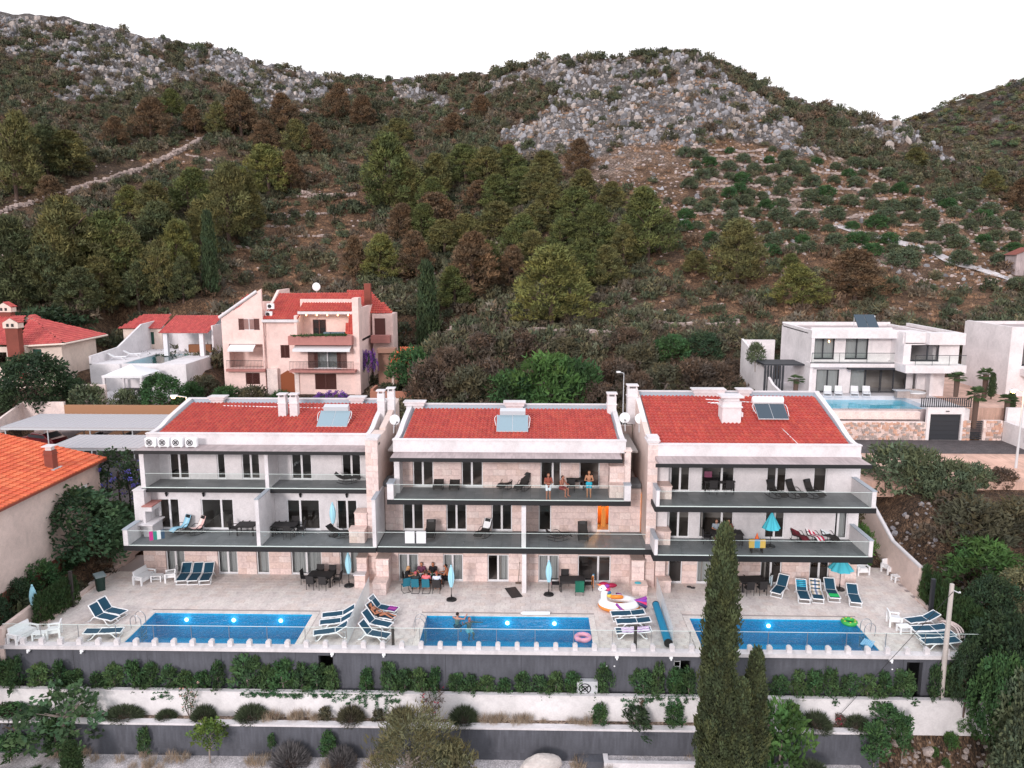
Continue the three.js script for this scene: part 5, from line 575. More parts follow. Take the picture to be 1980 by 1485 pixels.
  const b = onY(195, 1141, 0), bin = thing('rubbish_bin', 'dark green rubbish bin with a grey lid by the left hedge', 'bin', [b.x, 0, b.z]); part('body', new G().bar([0, 0, 0], [0, 0.95, 0], 0.3, 0.36, 4), col('#16332c', 0.6), bin); part('lid', new G().ob(0, 1.02, 0, 0.62, 0.12, 0.62, PI / 4, 0.12), col('#7a878a', 0.5), bin);
  [[1175, 1134, '#c02050', 'crimson inflatable lying behind the unicorn float', 0.35], [1285, 1138, '#3a2a30', 'dark sandals left at the wall of the right house', 0.14], [1336, 1137, '#2a2628', 'pair of dark shoes beside the glazed door of the right house', 0.16]].forEach(([x, y, h, l, s], k) => { const w = onY(x, y, 0); const o = thing(k ? 'shoes' : 'inflatable', l, k ? 'shoes' : 'inflatable', [w.x, 0, w.z]); for (const e of [-1, 1]) part('piece', new G().sph(e * s * 0.7, s * 0.35, e * 0.08, s, s * 0.4, s * 0.5, 10), col(h, 0.5), o); });
}
// on the roofs and slabs
{
  const U = (() => { const o = new THREE.Group(); o.name = 'air_conditioner'; part('casing', new G().box(-0.37, 0.37, 0.06, 0.62, -0.14, 0.14), M.plastic, o); part('fan_grille', new G().add(new THREE.CylinderGeometry(0.22, 0.22, 0.015, 18), TRS(-0.08, 0.34, 0.145, 0, PI / 2)), M.alu, o); part('fan', new G().add(new THREE.TorusGeometry(0.2, 0.02, 6, 18), TRS(-0.08, 0.34, 0.155)).add(new THREE.TorusGeometry(0.1, 0.015, 6, 14), TRS(-0.08, 0.34, 0.157)).sph(-0.08, 0.34, 0.155, 0.05, 0.05, 0.02, 8).ob(-0.08, 0.34, 0.153, 0.4, 0.05, 0.01, 0, 0, 0.7).ob(-0.08, 0.34, 0.153, 0.4, 0.05, 0.01, 0, 0, 2.3), M.dark, o); part('foot', new G().box(-0.3, -0.22, 0, 0.06, -0.14, 0.14).box(0.22, 0.3, 0, 0.06, -0.14, 0.14), M.alu, o); return o; })();
  [293, 318, 344, 371].forEach((px, k) => { const v = onZ(px, 860, -10.3); tag(copy(U, null, [v.x, 8.605, -10.3], 0), `white air conditioner on the roof ledge of the left house, ${['leftmost', 'second from left', 'third from left', 'rightmost'][k]} of four`, 'air conditioner', 'air conditioners on the roof ledge'); });
  { const v = onZ(1135, 1325, 0.22); tag(copy(U, null, [v.x, -2.415, 0.24], 0, null, [1.5, 1.45, 1.2]), 'large grey air conditioner among the shrubs on the white garden wall', 'air conditioner').children.forEach((c) => { if (c.name === 'casing') c.material = M.alu; }); }
  const roofY = { A: (z) => 9.14 + (-11.45 - z) * (1.06 / 5.9), B: (z) => 9.24 + (-9.65 - z) * (0.94 / 6.0), C: (z) => 9.22 + (-8.85 - z) * (1.96 / 6.8) };
  const heater = (h, xc, z, ry, label, round, w = 2.1, tilt = 0.55, tintDark) => { const o = thing('solar_heater', label, 'solar water heater', [xc, roofY[h](z), z], ry); for (const s of [-1, 1]) { const c = part('collector', new G().ob(s * w / 4, 0.42, 0, w / 2 - 0.04, 0.07, 1.5, 0, tilt), tintDark ? M.collDark : M.coll, o); part('collector_frame', new G().ob(s * w / 4, 0.40, 0, w / 2, 0.06, 1.58, 0, tilt), M.alu, c); } if (round) part('tank', new G().add(new THREE.CylinderGeometry(0.27, 0.27, w, 20), TRS(0, 1.0, -0.95, 0, 0, PI / 2)).sph(-w / 2, 1.0, -0.95, 0.08, 0.26, 0.26, 12).sph(w / 2, 1.0, -0.95, 0.08, 0.26, 0.26, 12), M.plastic, o); else part('tank', new G().ob(0, 0.98, -0.85, w * 0.82, 0.42, 0.5, 0, 0.25), M.alu, o); part('pipe', new G().tube([[-w / 2 - 0.05, 0.8, -0.6], [-w / 2 - 0.15, 0.7, -0.5], [-w / 2 - 0.05, 0.3, 0.2]], 0.02, 6, 10).tube([[w / 2 + 0.05, 0.8, -0.6], [w / 2 + 0.12, 0.7, -0.4], [w / 2 + 0.05, 0.2, 0.5]], 0.02, 6, 10), M.plastic, o); part('stand', new G().bar([-w / 2, -0.1, -0.7], [-w / 2, 0.85, -0.7], 0.025).bar([w / 2, -0.1, -0.7], [w / 2, 0.85, -0.7], 0.025), M.alu, o); };
  heater('A', onZ(647, 812, -13.6).x, -13.4, 0, 'silver solar water heater on the roof of the left white house'); heater('B', onZ(991, 822, -12).x, -11.8, 0, 'silver solar water heater in the middle of the stone house roof'); heater('C', onZ(1493, 795, -12.4).x, -12.6, -0.02, 'solar water heater with a round white tank on the tallest roof', true, 2.0, 0.5, true);
  const D = (() => { const o = new THREE.Group(); o.name = 'satellite_dish'; part('dish', new G().add(new THREE.SphereGeometry(0.62, 22, 8, 0, 2 * PI, 0, 0.62), TRS(0, 0, -0.45, 0, PI / 2)), M.plastic, o); part('feed_arm', new G().bar([0, -0.4, 0.05], [0.05, -0.25, 0.5], 0.018).sph(0.05, -0.22, 0.52, 0.06, 0.06, 0.06, 8), M.dark, o); part('mast', new G().bar([0, -0.9, -0.15], [0, 0.05, -0.1], 0.035), M.alu, o); return o; })();
  [[763, 812, -12.8, 0.4, 'round satellite dish on the party wall between left and stone house'], [1208, 808, -12.5, -0.2, 'round satellite dish on the right parapet of the stone house'], [1237, 810, -12.5, 0.25, 'round satellite dish on the left wall of the tallest house']].forEach(([px, py, z, r, l]) => { const v = onZ(px, py, z); tag(copy(D, null, [v.x, v.y, z], r), l, 'satellite dish').rotation.x = -0.35; });
}
// posts, utility pole and stay wire
{
  const post = (px, py, y, h, w, m, label, z) => { const v = z === undefined ? onY(px, py, y) : V(onZ(px, py, z).x, y, z), o = thing('wooden_post', label, 'post', [v.x, y, v.z]); part('shaft', new G().box(-w / 2, w / 2, -0.1, h, -w / 2, w / 2), m, o); part('cap', new G().box(-w / 2 - 0.01, w / 2 + 0.01, h + 0.002, h + 0.03, -w / 2 - 0.01, w / 2 + 0.01), m, o); };
  post(142, 1173, 0, 2.25, 0.16, M.postDark, 'dark post with a small lamp beside the left thuja hedge'); post(28, 1137, 0.8, 1.2, 0.15, M.postDark, 'short dark post in the garden of the orange-roofed house'); post(760, 1240, 0, 1.0, 0.14, M.postDark, 'short dark post at the glass beside the left middle loungers', -0.5); post(1228, 1252, 0, 1.2, 0.16, M.postDark, 'short dark post before the striped towel lounger', -0.45); post(1799, 1186, 0, 2.15, 0.2, M.slate, 'tall dark post among the right thuja hedge');
  const a = onZ(1826, 1300, 0.3), b = onZ(1842, 1130, 0.3), o = thing('utility_pole', 'leaning pale wooden utility pole at the right end of the grey wall', 'utility pole'); part('shaft', new G().bar([a.x - 0.05, -3, 0.3], [b.x, b.y, 0.25], 0.145, 0.11, 12), M.poleWood, o); part('bracket', new G().bar([b.x, b.y - 0.3, 0.3], [b.x + 0.35, b.y - 0.45, 0.35], 0.03).sph(b.x + 0.38, b.y - 0.42, 0.35, 0.06), M.alu, o);
  const e = onZ(1626, 1380, 1.0); solo('stay_wire', new G().bar([b.x, b.y - 0.35, 0.42], [e.x, e.y, 1.0], 0.014), M.dark, 'thin dark stay wire slanting from the pole to the garden', 'wire');
  const g1 = onZ(1730, 1490, 4); 
}
{ // furniture on the neighbours' terraces
  const W = loungerProto(32).clone(); W.name = 'sun_lounger'; W.traverse((c) => { if (c.isMesh) c.material = M.cloth; });
  [[1601, 'leftmost'], [1622, 'second from left'], [1653, 'third from left'], [1676, 'rightmost']].forEach(([px, w], k) => { const v = onZ(px, 768, -36.9); clean(tag(copy(W, null, [v.x, 7.405, -37.1], -PI / 2 - 0.35), `white sun lounger before the glazed doors of the villa, ${w} of four`, 'sun lounger', 'white loungers at the villa pool')); });
  [[-48, -49.5, 'nearer'], [-47.6, -52.2, 'farther']].forEach(([x, z, w]) => clean(tag(copy(W, null, [x, 9.005, z], 0.3), `white sun lounger beside the small grey-blue pool, ${w} of two`, 'sun lounger', 'white loungers on the raised terrace')));
  const s = thing('garden_sofa', 'rounded grey wicker sofa under the right block of the villa', 'sofa', [37.6, 7.405, -36.3]); part('base', new G().add(new THREE.CylinderGeometry(1.0, 0.95, 0.42, 24, 1, false, 0, PI * 2), TRS(0, 0.21, 0)), M.drystone, s); part('backrest', new G().add(new THREE.TorusGeometry(0.95, 0.12, 8, 20, PI), TRS(0, 0.55, 0, 0, -PI / 2)), M.drystone, s); part('cushion', new G().add(new THREE.CylinderGeometry(0.9, 0.9, 0.1, 24), TRS(0, 0.48, 0)), M.cloth, s);
  const t = thing('dining_table', 'grey wicker table with pale top on the villa terrace', 'dining table', [36.2, 7.405, -36.0]); part('tabletop', new G().box(-0.8, 0.8, 0.7, 0.75, -0.45, 0.45), M.alu, t); part('base', new G().box(-0.6, 0.6, 0, 0.7, -0.3, 0.3), M.drystone, t);
}
// ---------------------------------------------------------------- people
function capsMesh(caps, cell, k = 0.035) { // smooth union of tapered capsules, meshed by surface nets
  const lo = [1e9, 1e9, 1e9], hi = [-1e9, -1e9, -1e9]; caps.forEach(([a, b, r, s]) => { for (let i = 0; i < 3; i++) { lo[i] = min(lo[i], a[i] - r, b[i] - s); hi[i] = max(hi[i], a[i] + r, b[i] + s); } }); for (let i = 0; i < 3; i++) { lo[i] -= cell * 2; hi[i] += cell * 2; }
  const n = [0, 1, 2].map((i) => Math.ceil((hi[i] - lo[i]) / cell) + 1), f = new Float32Array(n[0] * n[1] * n[2]).fill(9), id = (x, y, z) => (z * n[1] + y) * n[0] + x;
  for (const [a, b, r, s] of caps) { const u = [b[0] - a[0], b[1] - a[1], b[2] - a[2]], uu = u[0] ** 2 + u[1] ** 2 + u[2] ** 2 + 1e-9, R = max(r, s) + k + cell * 2, A = [0, 1, 2].map((i) => max(0, floor((min(a[i], b[i]) - R - lo[i]) / cell))), B = [0, 1, 2].map((i) => min(n[i] - 1, Math.ceil((max(a[i], b[i]) + R - lo[i]) / cell)));
    for (let z = A[2]; z <= B[2]; z++) for (let y = A[1]; y <= B[1]; y++) for (let x = A[0]; x <= B[0]; x++) { const w0 = lo[0] + x * cell - a[0], w1 = lo[1] + y * cell - a[1], w2 = lo[2] + z * cell - a[2]; let t = (u[0] * w0 + u[1] * w1 + u[2] * w2) / uu; t = t < 0 ? 0 : t > 1 ? 1 : t; const e = sqrt((w0 - u[0] * t) ** 2 + (w1 - u[1] * t) ** 2 + (w2 - u[2] * t) ** 2) - (r + (s - r) * t), q = id(x, y, z), d = f[q]; let h = 0.5 + 0.5 * (d - e) / k; h = h < 0 ? 0 : h > 1 ? 1 : h; f[q] = d + (e - d) * h - k * h * (1 - h); } }
  const vid = new Int32Array(f.length).fill(-1), pos = [], idx = [], E = [[0, 0, 0], [1, 0, 0], [0, 1, 0], [1, 1, 0], [0, 0, 1], [1, 0, 1], [0, 1, 1], [1, 1, 1]], ED = [[0, 1], [2, 3], [4, 5], [6, 7], [0, 2], [1, 3], [4, 6], [5, 7], [0, 4], [1, 5], [2, 6], [3, 7]];
  for (let z = 0; z < n[2] - 1; z++) for (let y = 0; y < n[1] - 1; y++) for (let x = 0; x < n[0] - 1; x++) { const v = E.map(([i, j, l]) => f[id(x + i, y + j, z + l)]); let c = 0, s = [0, 0, 0]; for (const [a, b] of ED) if ((v[a] < 0) !== (v[b] < 0)) { const t = v[a] / (v[a] - v[b]); for (let i = 0; i < 3; i++) s[i] += lerp(E[a][i], E[b][i], t); c++; } if (c) { vid[id(x, y, z)] = pos.length / 3; pos.push(lo[0] + (x + s[0] / c) * cell, lo[1] + (y + s[1] / c) * cell, lo[2] + (z + s[2] / c) * cell); } }
  for (let z = 1; z < n[2] - 1; z++) for (let y = 1; y < n[1] - 1; y++) for (let x = 1; x < n[0] - 1; x++) { const a = f[id(x, y, z)] < 0; [[1, 0, 0, [0, 0, 0], [0, -1, 0], [0, -1, -1], [0, 0, -1]], [0, 1, 0, [0, 0, 0], [0, 0, -1], [-1, 0, -1], [-1, 0, 0]], [0, 0, 1, [0, 0, 0], [-1, 0, 0], [-1, -1, 0], [0, -1, 0]]].forEach(([dx, dy, dz, ...q]) => { const b = f[id(x + dx, y + dy, z + dz)] < 0; if (a === b) return; const w = q.map(([i, j, l]) => vid[id(x + i, y + j, z + l)]); if (w.some((k) => k < 0)) return; if (a) idx.push(w[0], w[1], w[2], w[0], w[2], w[3]); else idx.push(w[0], w[2], w[1], w[0], w[3], w[2]); }); }
  const g = new THREE.BufferGeometry(); g.setAttribute('position', new THREE.Float32BufferAttribute(pos, 3)); g.setIndex(idx); g.computeVertexNormals(); return g;
}
// skeletons: metres, facing +z, y from the feet
const POSES = {
  stand: { hip: 0.92, hips: [[-0.09, 0.92, 0], [0.09, 0.92, 0]], knees: [[-0.1, 0.49, 0.02], [0.1, 0.49, 0.03]], feet: [[-0.1, 0.06, -0.03], [0.11, 0.06, 0]], chest: [0, 1.28, 0], neck: [0, 1.47, 0], head: [0, 1.62, 0.03], sh: [[-0.18, 1.41, 0], [0.18, 1.41, 0]], el: [[-0.26, 1.14, 0.08], [0.26, 1.14, 0.08]], ha: [[-0.08, 1.18, 0.28], [0.08, 1.16, 0.28]] },
  sit: { hip: 0.52, hips: [[-0.1, 0.54, 0], [0.1, 0.54, 0]], knees: [[-0.14, 0.5, 0.42], [0.14, 0.5, 0.42]], feet: [[-0.14, 0.07, 0.4], [0.14, 0.07, 0.42]], chest: [0, 0.88, 0.02], neck: [0, 1.07, 0.06], head: [0, 1.22, 0.12], sh: [[-0.18, 1.0, 0.04], [0.18, 1.0, 0.04]], el: [[-0.27, 0.78, 0.18], [0.27, 0.78, 0.18]], ha: [[-0.14, 0.80, 0.42], [0.15, 0.80, 0.42]] },
  bathe: { hip: 0.52, hips: [[-0.1, 0.5, -0.05], [0.1, 0.5, -0.05]], knees: [[-0.14, 0.42, 0.36], [0.14, 0.4, 0.36]], feet: [[-0.12, 0.07, 0.2], [0.14, 0.07, 0.22]], chest: [0, 0.86, 0], neck: [0, 1.06, 0.02], head: [0, 1.21, 0.06], sh: [[-0.18, 0.99, 0], [0.18, 0.99, 0]], el: [[-0.42, 0.97, 0.08], [0.42, 0.95, 0.1]], ha: [[-0.5, 1.16, 0.2], [0.6, 1.0, 0.3]] },
  lie: { hip: 0.5, hips: [[-0.1, 0.46, 0.05], [0.1, 0.46, 0.05]], knees: [[-0.12, 0.62, 0.45], [0.14, 0.55, 0.48]], feet: [[-0.12, 0.43, 0.82], [0.15, 0.44, 0.88]], chest: [0, 0.7, -0.28], neck: [0, 0.86, -0.43], head: [0, 1.0, -0.5], sh: [[-0.18, 0.82, -0.36], [0.18, 0.82, -0.36]], el: [[-0.28, 0.62, -0.1], [0.28, 0.62, -0.1]], ha: [[-0.12, 0.66, 0.14], [0.12, 0.66, 0.14]] },
};
function person(label, pos, ry, pose, { skin = '#a67a64', hair = '#2a1c16', shirt, shorts = '#2a3440', long = 0, s = 1, bust = 0 } = {}) {
  const P = POSES[pose], o = thing('person', label, 'person', pos, ry), mm = (a, b, t) => a.map((v, i) => lerp(v, b[i], t)), pel = mm(P.hips[0], P.hips[1], 0.5);
  const body = [[pel, P.chest, 0.12, 0.13], [P.chest, mm(P.chest, P.neck, 0.6), 0.14, 0.1], [P.neck, mm(P.neck, P.head, 0.6), 0.055, 0.05], [mm(P.neck, P.head, 0.75), P.head, 0.075, 0.085], [[P.head[0], P.head[1] + 0.02, P.head[2] - 0.01], [P.head[0], P.head[1] + 0.05, P.head[2] - 0.015], 0.09, 0.088], [[P.head[0], P.head[1] - 0.01, P.head[2] + 0.08], [P.head[0], P.head[1] - 0.02, P.head[2] + 0.1], 0.02, 0.018]];
  for (const i of [0, 1]) { body.push([P.hips[i], P.knees[i], 0.085, 0.055], [P.knees[i], P.feet[i], 0.055, 0.038], [P.feet[i], [P.feet[i][0] * 1.15, P.feet[i][1] - 0.03, P.feet[i][2] + 0.15], 0.04, 0.03], [P.sh[i], P.el[i], 0.055, 0.04], [P.el[i], P.ha[i], 0.04, 0.028], [P.ha[i], mm(P.el[i], P.ha[i], 1.25), 0.032, 0.022], [P.chest, P.sh[i], 0.1, 0.06]); for (let k = 0; k < 5; k++) { const d = mm(P.el[i], P.ha[i], 1.32), q = mm(P.el[i], P.ha[i], 1.55 - (k === 0 ? 0.12 : 0.02 * abs(k - 2.5))), e = (k - 2) * 0.016; body.push([[d[0] + e, d[1], d[2]], [q[0] + e * 1.4, q[1] - 0.01, q[2]], 0.01, 0.008]); } }
  part('body', capsMesh(body, 0.019, 0.03), col(skin, 0.6), o);
  const h = [[[P.head[0], P.head[1] + 0.05, P.head[2] - 0.03], [P.head[0], P.head[1] + 0.03, P.head[2] - 0.05], 0.095, 0.09]]; if (long) h.push([[P.head[0], P.head[1], P.head[2] - 0.07], [P.neck[0], P.neck[1] - 0.08, P.neck[2] - 0.1], 0.075, 0.05]); part('hair', capsMesh(h, 0.018), col(hair, 0.8), o);
  if (shirt) { const c = [[pel, P.chest, 0.14, 0.148], [P.chest, mm(P.chest, P.neck, 0.55), 0.155, 0.115]]; for (const i of [0, 1]) c.push([P.chest, P.sh[i], 0.115, 0.078], [P.sh[i], mm(P.sh[i], P.el[i], 0.62), 0.072, 0.06]); part('shirt', capsMesh(c, 0.02), col(shirt, 0.9), o); }
  else if (bust) part('swimsuit_top', capsMesh([[[-0.08, P.chest[1] + 0.02, P.chest[2] + 0.08], [0.08, P.chest[1] + 0.02, P.chest[2] + 0.08], 0.075, 0.075]], 0.02), col(shorts, 0.8), o);
  const c = [[P.hips[0], P.hips[1], 0.115, 0.115], [pel, mm(pel, P.chest, 0.25), 0.135, 0.13]]; for (const i of [0, 1]) c.push([P.hips[i], mm(P.hips[i], P.knees[i], bust ? 0.1 : 0.6), 0.105, bust ? 0.09 : 0.085]); part(bust ? 'swimsuit' : 'shorts', capsMesh(c, 0.02), col(shorts, 0.9), o);
  o.scale.setScalar(s); return o;
}
{
  const w = onZ(1060, 966, -7.95); person('woman in white shorts standing at the glass railing of the top balcony', [w.x, 5.905, -8.05], 0.2, 'stand', { skin: '#a06e58', hair: '#6a4026', shirt: '#8a4a3c', shorts: '#dfe6ee', long: 1, s: 0.98 });
  const m = onZ(1139, 958, -8.4); person('bare-chested man in turquoise shorts standing on the top balcony of the stone house', [m.x, 5.905, -8.6], -0.1, 'stand', { skin: '#b07e60', hair: '#5a4030', shorts: '#2aa6c0', s: 1.0 });
  const s = onZ(1086, 945, -8.6); person('sunburnt person sitting left of the table on the top balcony', [s.x, 5.905, -8.9], 0.9, 'sit', { skin: '#a8705c', hair: '#3a241c', shorts: '#8a3a3a' });
  person('man in grey shirt sitting at the balcony table behind the cypress top', [onZ(1394, 1040, -8).x, 2.905, t2.z - 0.72], 0, 'sit', { shirt: '#8f9aa4', shorts: '#3a4048', hair: '#4a3428' }); person('person in dark red sitting beside the man in grey shirt', [onZ(1418, 1040, -8).x, 2.905, t2.z - 0.72], 0, 'sit', { shirt: '#7a3432', shorts: '#2a2a30', hair: '#2a1a14', long: 1 });
  person('dark-haired woman at the far left side of the dinner table', [tD.x - 0.45, 0, tD.z - 0.8], 0, 'sit', { skin: '#b87a5a', shirt: '#6a3a52', long: 1, hair: '#1c1210' }); person('dark-haired person with black top at the far right side of the dinner table', [tD.x + 0.3, 0, tD.z - 0.8], 0, 'sit', { skin: '#b07050', shirt: '#1e1a20', hair: '#2a1a14' }); person('bare-backed dark-haired person at the right end of the dinner table', [tD.x + 1.3, 0.02, tD.z - 0.2], -PI / 2, 'sit', { skin: '#a8694a', shorts: '#1c1c22', hair: '#1a1210', s: 1.06 }); person('person with blond hair and black top at the left end of the dinner table', [tD.x - 1.3, 0, tD.z - 0.1], PI / 2, 'sit', { skin: '#c08a68', shirt: '#1a1a1e', hair: '#c29a6a', long: 1 });
  person('person in a dark top with pinkish cap hair on the middle teal chair', [tD.x - 0.62, 0, tD.z + 0.85], PI, 'sit', { shirt: '#2c3436', hair: '#b0505a', shorts: '#7a2f2a' }); person('man in a salmon pink shirt seen from behind at the dinner table', [tD.x + 0.05, 0, tD.z + 0.85], PI, 'sit', { shirt: '#e5767c', hair: '#3a2a22', s: 1.04 }); person('person in a pale blue shirt seen from behind at the dinner table', [tD.x + 0.72, 0, tD.z + 0.85], PI, 'sit', { shirt: '#d3dcec', hair: '#9a4a3a' });
  const p1 = onY(884, 1196, -0.1), p2 = onY(907, 1202, -0.1); person('dark-haired bather with raised arm in the middle pool, left of two', [p1.x, -1.06, p1.z], PI - 0.4, 'bathe', { skin: '#b98674', hair: '#1e1512', shorts: '#23304a' }); person('sunburnt bather in the middle pool, right of two', [p2.x, -1.14, p2.z], 0.5, 'bathe', { skin: '#a0685a', hair: '#5a2a22', shorts: '#c8ccd0' });
  const l = onY(734, 1196, 0.2); person('woman in a black swimsuit lying on a navy lounger by the frosted screen', [l.x - 0.05, -0.02, l.z - 0.02], PI / 2 - 0.22, 'lie', { skin: '#a86e52', hair: '#4a2c20', shorts: '#15151a', bust: 1, long: 1 });
}
// ---------------------------------------------------------------- houses, carports and villas behind
const R = (x0, y0, x1, y1, z) => { const a = onZ(x0, y0, z), b = onZ(x1, y1, z), c = onZ(x1, y0, z); return [min(a.x, b.x), max(a.x, b.x), min(b.y, a.y), max(a.y, b.y)]; };
function shutters(p, [a, b, c, d], z, m = M.shutter, closed = false) { const w = (b - a) / (closed ? 2 : 4); for (const [x0, x1] of closed ? [[a, a + w - 0.01], [a + w + 0.01, b]] : [[a, a + w], [b - w, b]]) { const g = new G(); g.box(x0, x0 + 0.05, c, d, z, z + 0.05).box(x1 - 0.05, x1, c, d, z, z + 0.05); for (let y = c + 0.02; y < d - 0.05; y += 0.09) g.ob((x0 + x1) / 2, y + 0.03, z + 0.02, x1 - x0 - 0.1, 0.085, 0.012, 0, 0.5); part('shutter', g, m, p); } if (!closed) { part('window_frame', new G().box(a + w, b - w, c, c + 0.05, z - 0.06, z - 0.01).box(a + w, b - w, d - 0.05, d, z - 0.06, z - 0.01).box((a + b) / 2 - 0.03, (a + b) / 2 + 0.03, c + 0.05, d - 0.05, z - 0.06, z - 0.01), M.frame, p); const o = part('pane', new THREE.PlaneGeometry(b - a - 2 * w, d - c - 0.1), M.glass, p); o.position.set((a + b) / 2, (c + d) / 2, z - 0.04); } }
function ridgeCaps(p, a, b, m = M.rust) { part('ridge_cap', new G().bar(a, b, 0.11, 0.11, 7), m, p); }
{ // ---- pink house
  const Z = -48, p = thing('pink_house', 'three-storey pale pink house with red tiled roofs, awnings and balconies', 'house');
  const xl = -34.9, x1 = onZ(512, 700, Z).x, x2 = onZ(572, 700, Z).x, x3 = onZ(691, 700, Z).x, ZB = -60, f1 = 8.25, f2 = 11.35;
  const win3 = R(461, 616, 502, 638, Z), log = [xl + 0.7, x1 - 0.15, f1 + 0.1, 11.05], win1 = R(475, 721, 503, 743, Z), sh2 = R(540, 668, 558, 693, Z), arch = R(540, 718, 570, 758, Z), bigw = R(609, 723, 651, 753, Z), door2 = R(606, 673, 660, 707, Z - 0.02), loft = [x2 + 0.6, x3 - 0.5, f2 + 0.1, 14.3];
  // left block
  part('wall', new G().wall(xl, x1, 4.5, 14.0, Z - 0.3, Z, [log, win3, win1]).prism([[xl, 14.01], [x1, 14.01], [x1, 17.3], [x1 - 0.6, 16.9], [xl + 2.2, 15.3]], 0.3, M4().makeTranslation(0, 0, Z - 0.3)), M.pink, p);
  part('wall', new G().wall(x1 + 0.004, x2, 4.5, 13.9, Z - 0.75, Z - 0.45, [[sh2[0], sh2[1], sh2[2], sh2[3]]]), M.pink, p);
  part('wall', new G().wall(x2 + 0.004, x3, 4.5, f2, Z - 0.3, Z, [[door2[0], door2[1], f1 + 0.05, door2[3]], bigw]).box(x2, x2 + 0.3, f2, 14.3, Z - 2.6, Z).box(x2, x3, f2, 16, Z - 3, Z - 2.7).box(x3 - 0.35, x3 + 0.35, 4.5, 16.3, Z - 1.4, Z + 0.25), M.pink, p);
  part('wall', new G().box(xl, xl + 0.3, 4.5, 14.6, ZB, Z - 0.31).box(x3 - 0.3, x3, 4.5, 15, ZB, Z - 1.5).box(xl, x3, 4.5, 15.2, ZB, ZB + 0.3).box(xl + 0.31, x1, f1 - 0.2, f1, Z - 2.4, Z - 0.31).box(xl + 0.31, x1, f1, 11.1, Z - 2.6, Z - 2.4).box(xl + 0.3, x3, 11.1, f2, ZB + 0.3, Z - 0.76), M.pink, p);
  part('room_wall', new G().box(x2 + 0.3, x3 - 0.3, 5, 11, Z - 2.4, Z - 2.3), M.inside, p);
  shutters(p, win3, Z); shutters(p, win1, Z, M.shutter, true); shutters(p, sh2, Z - 0.45, M.shutter, true); shutters(p, bigw, Z, M.shutter, true);
  part('door', new G().prism([[arch[0], 5], [arch[1], 5], [arch[1], 7.5], [(arch[0] + arch[1]) / 2, 8.0], [arch[0], 7.5]], 0.08, M4().makeTranslation(0, 0, Z - 0.44)), col('#8a4a2a'), p); part('stone_pier', new G().box(arch[0] - 1.4, arch[0] - 0.2, 4.5, f1, Z - 0.44, Z + 0.1).box(arch[1] + 0.1, arch[1] + 0.6, 4.5, f1, Z - 0.44, Z + 0.15), M.stone3, p);
  glazed(p, door2[0], door2[1], f1 + 0.06, door2[3] - 0.004, Z, { curtain: 1 }); shutters(p, [door2[0] - 0.65, door2[1] + 0.65, f1 + 0.1, door2[3]], Z + 0.01);
  part('balcony', new G().box(x2 - 0.4, x3, f1 - 0.25, f1, Z + 0.004, Z + 1.3).box(xl + 0.4, x1 + 0.1, f1 - 0.3, f1 - 0.01, Z + 0.004, Z + 0.5), M.pinkDark, p);
  part('balcony', new G().box(x2 - 0.4, x3 - 0.3, f2 - 0.25, f2 + 0.75, Z + 0.004, Z + 1.2), M.pinkDark, p); part('planter_leaves', foliage({ seed: 801, N: 60, per: 20, h: 0.2, y0: f2 + 0.7, R: () => 0.1, cs: 0.2, ll: 0.2, lw: 0.09 }).translate(0, 0, 0), L.greenB, p); { const o = p.children[p.children.length - 1], q = o.geometry.attributes.position, rr = rng(5); for (let i = 0; i < q.count; i += 60) { const dx = x2 + (x3 - x2 - 0.8) * (i / q.count), dz = Z + 1 + 0.1 * rr(); for (let j = i; j < min(i + 60, q.count); j++) { q.setX(j, q.getX(j) + dx); q.setZ(j, q.getZ(j) + dz); } } }
  const rail = (a, b, y, z) => { const g = new G().box(a, b, y + 0.95, y + 1.0, z - 0.03, z + 0.03); for (let x = a; x <= b; x += 0.16) g.box(x - 0.012, x + 0.012, y, y + 0.95, z - 0.012, z + 0.012); part('balcony_railing', g, M.black, p); }; rail(x2 - 0.35, x3 - 0.1, f1, Z + 1.25); rail(xl + 0.5, x1 - 0.1, f1, Z + 0.45);
  const awn = (a, b, y, z, d) => { const g = new G().quad([a, y - 0.45, z + d], [b, y - 0.45, z + d], [b, y, z], [a, y, z]); const n = Math.round((b - a) / 0.25); for (let k = 0; k < n; k++) { const u = lerp(a, b, k / n), w = lerp(a, b, (k + 1) / n); g.quad([u, y - 0.68, z + d], [w, y - 0.68, z + d], [w, y - 0.452, z + d], [u, y - 0.452, z + d]); } part('awning', g, M.cloth, p); }; awn(xl + 0.9, x1 - 0.9, 11.0, Z + 0.1, 0.9); awn(x2 + 0.1, x3 - 0.5, 11.05, Z + 0.1, 1.3);
  glazed(p, x2 + 1.4, x2 + 2.9, f2 + 0.05, f2 + 2.3, Z - 2.55, { split: 0.5, m: M.shutter }); part('door_recess', new G().box(x2 + 1.4, x2 + 2.9, f2 + 0.05, f2 + 2.3, Z - 2.698, Z - 2.69), M.dark, p); part('terrace_furniture', new G().ob(x2 + 4.4, f2 + 0.75, Z - 0.9, 2.2, 0.5, 0.8).ob(x2 + 3.6, f2 + 0.6, Z - 0.5, 0.7, 0.9, 0.7), col('#5f7480', 0.9), p, 'stuff');
  // roofs
  const roof = (P, seed, pal = REDS) => part('roof_tiles', tilePoly(P, { w: 0.3, l: 0.42, pal, seed }), M.terracotta, p, 'stuff');
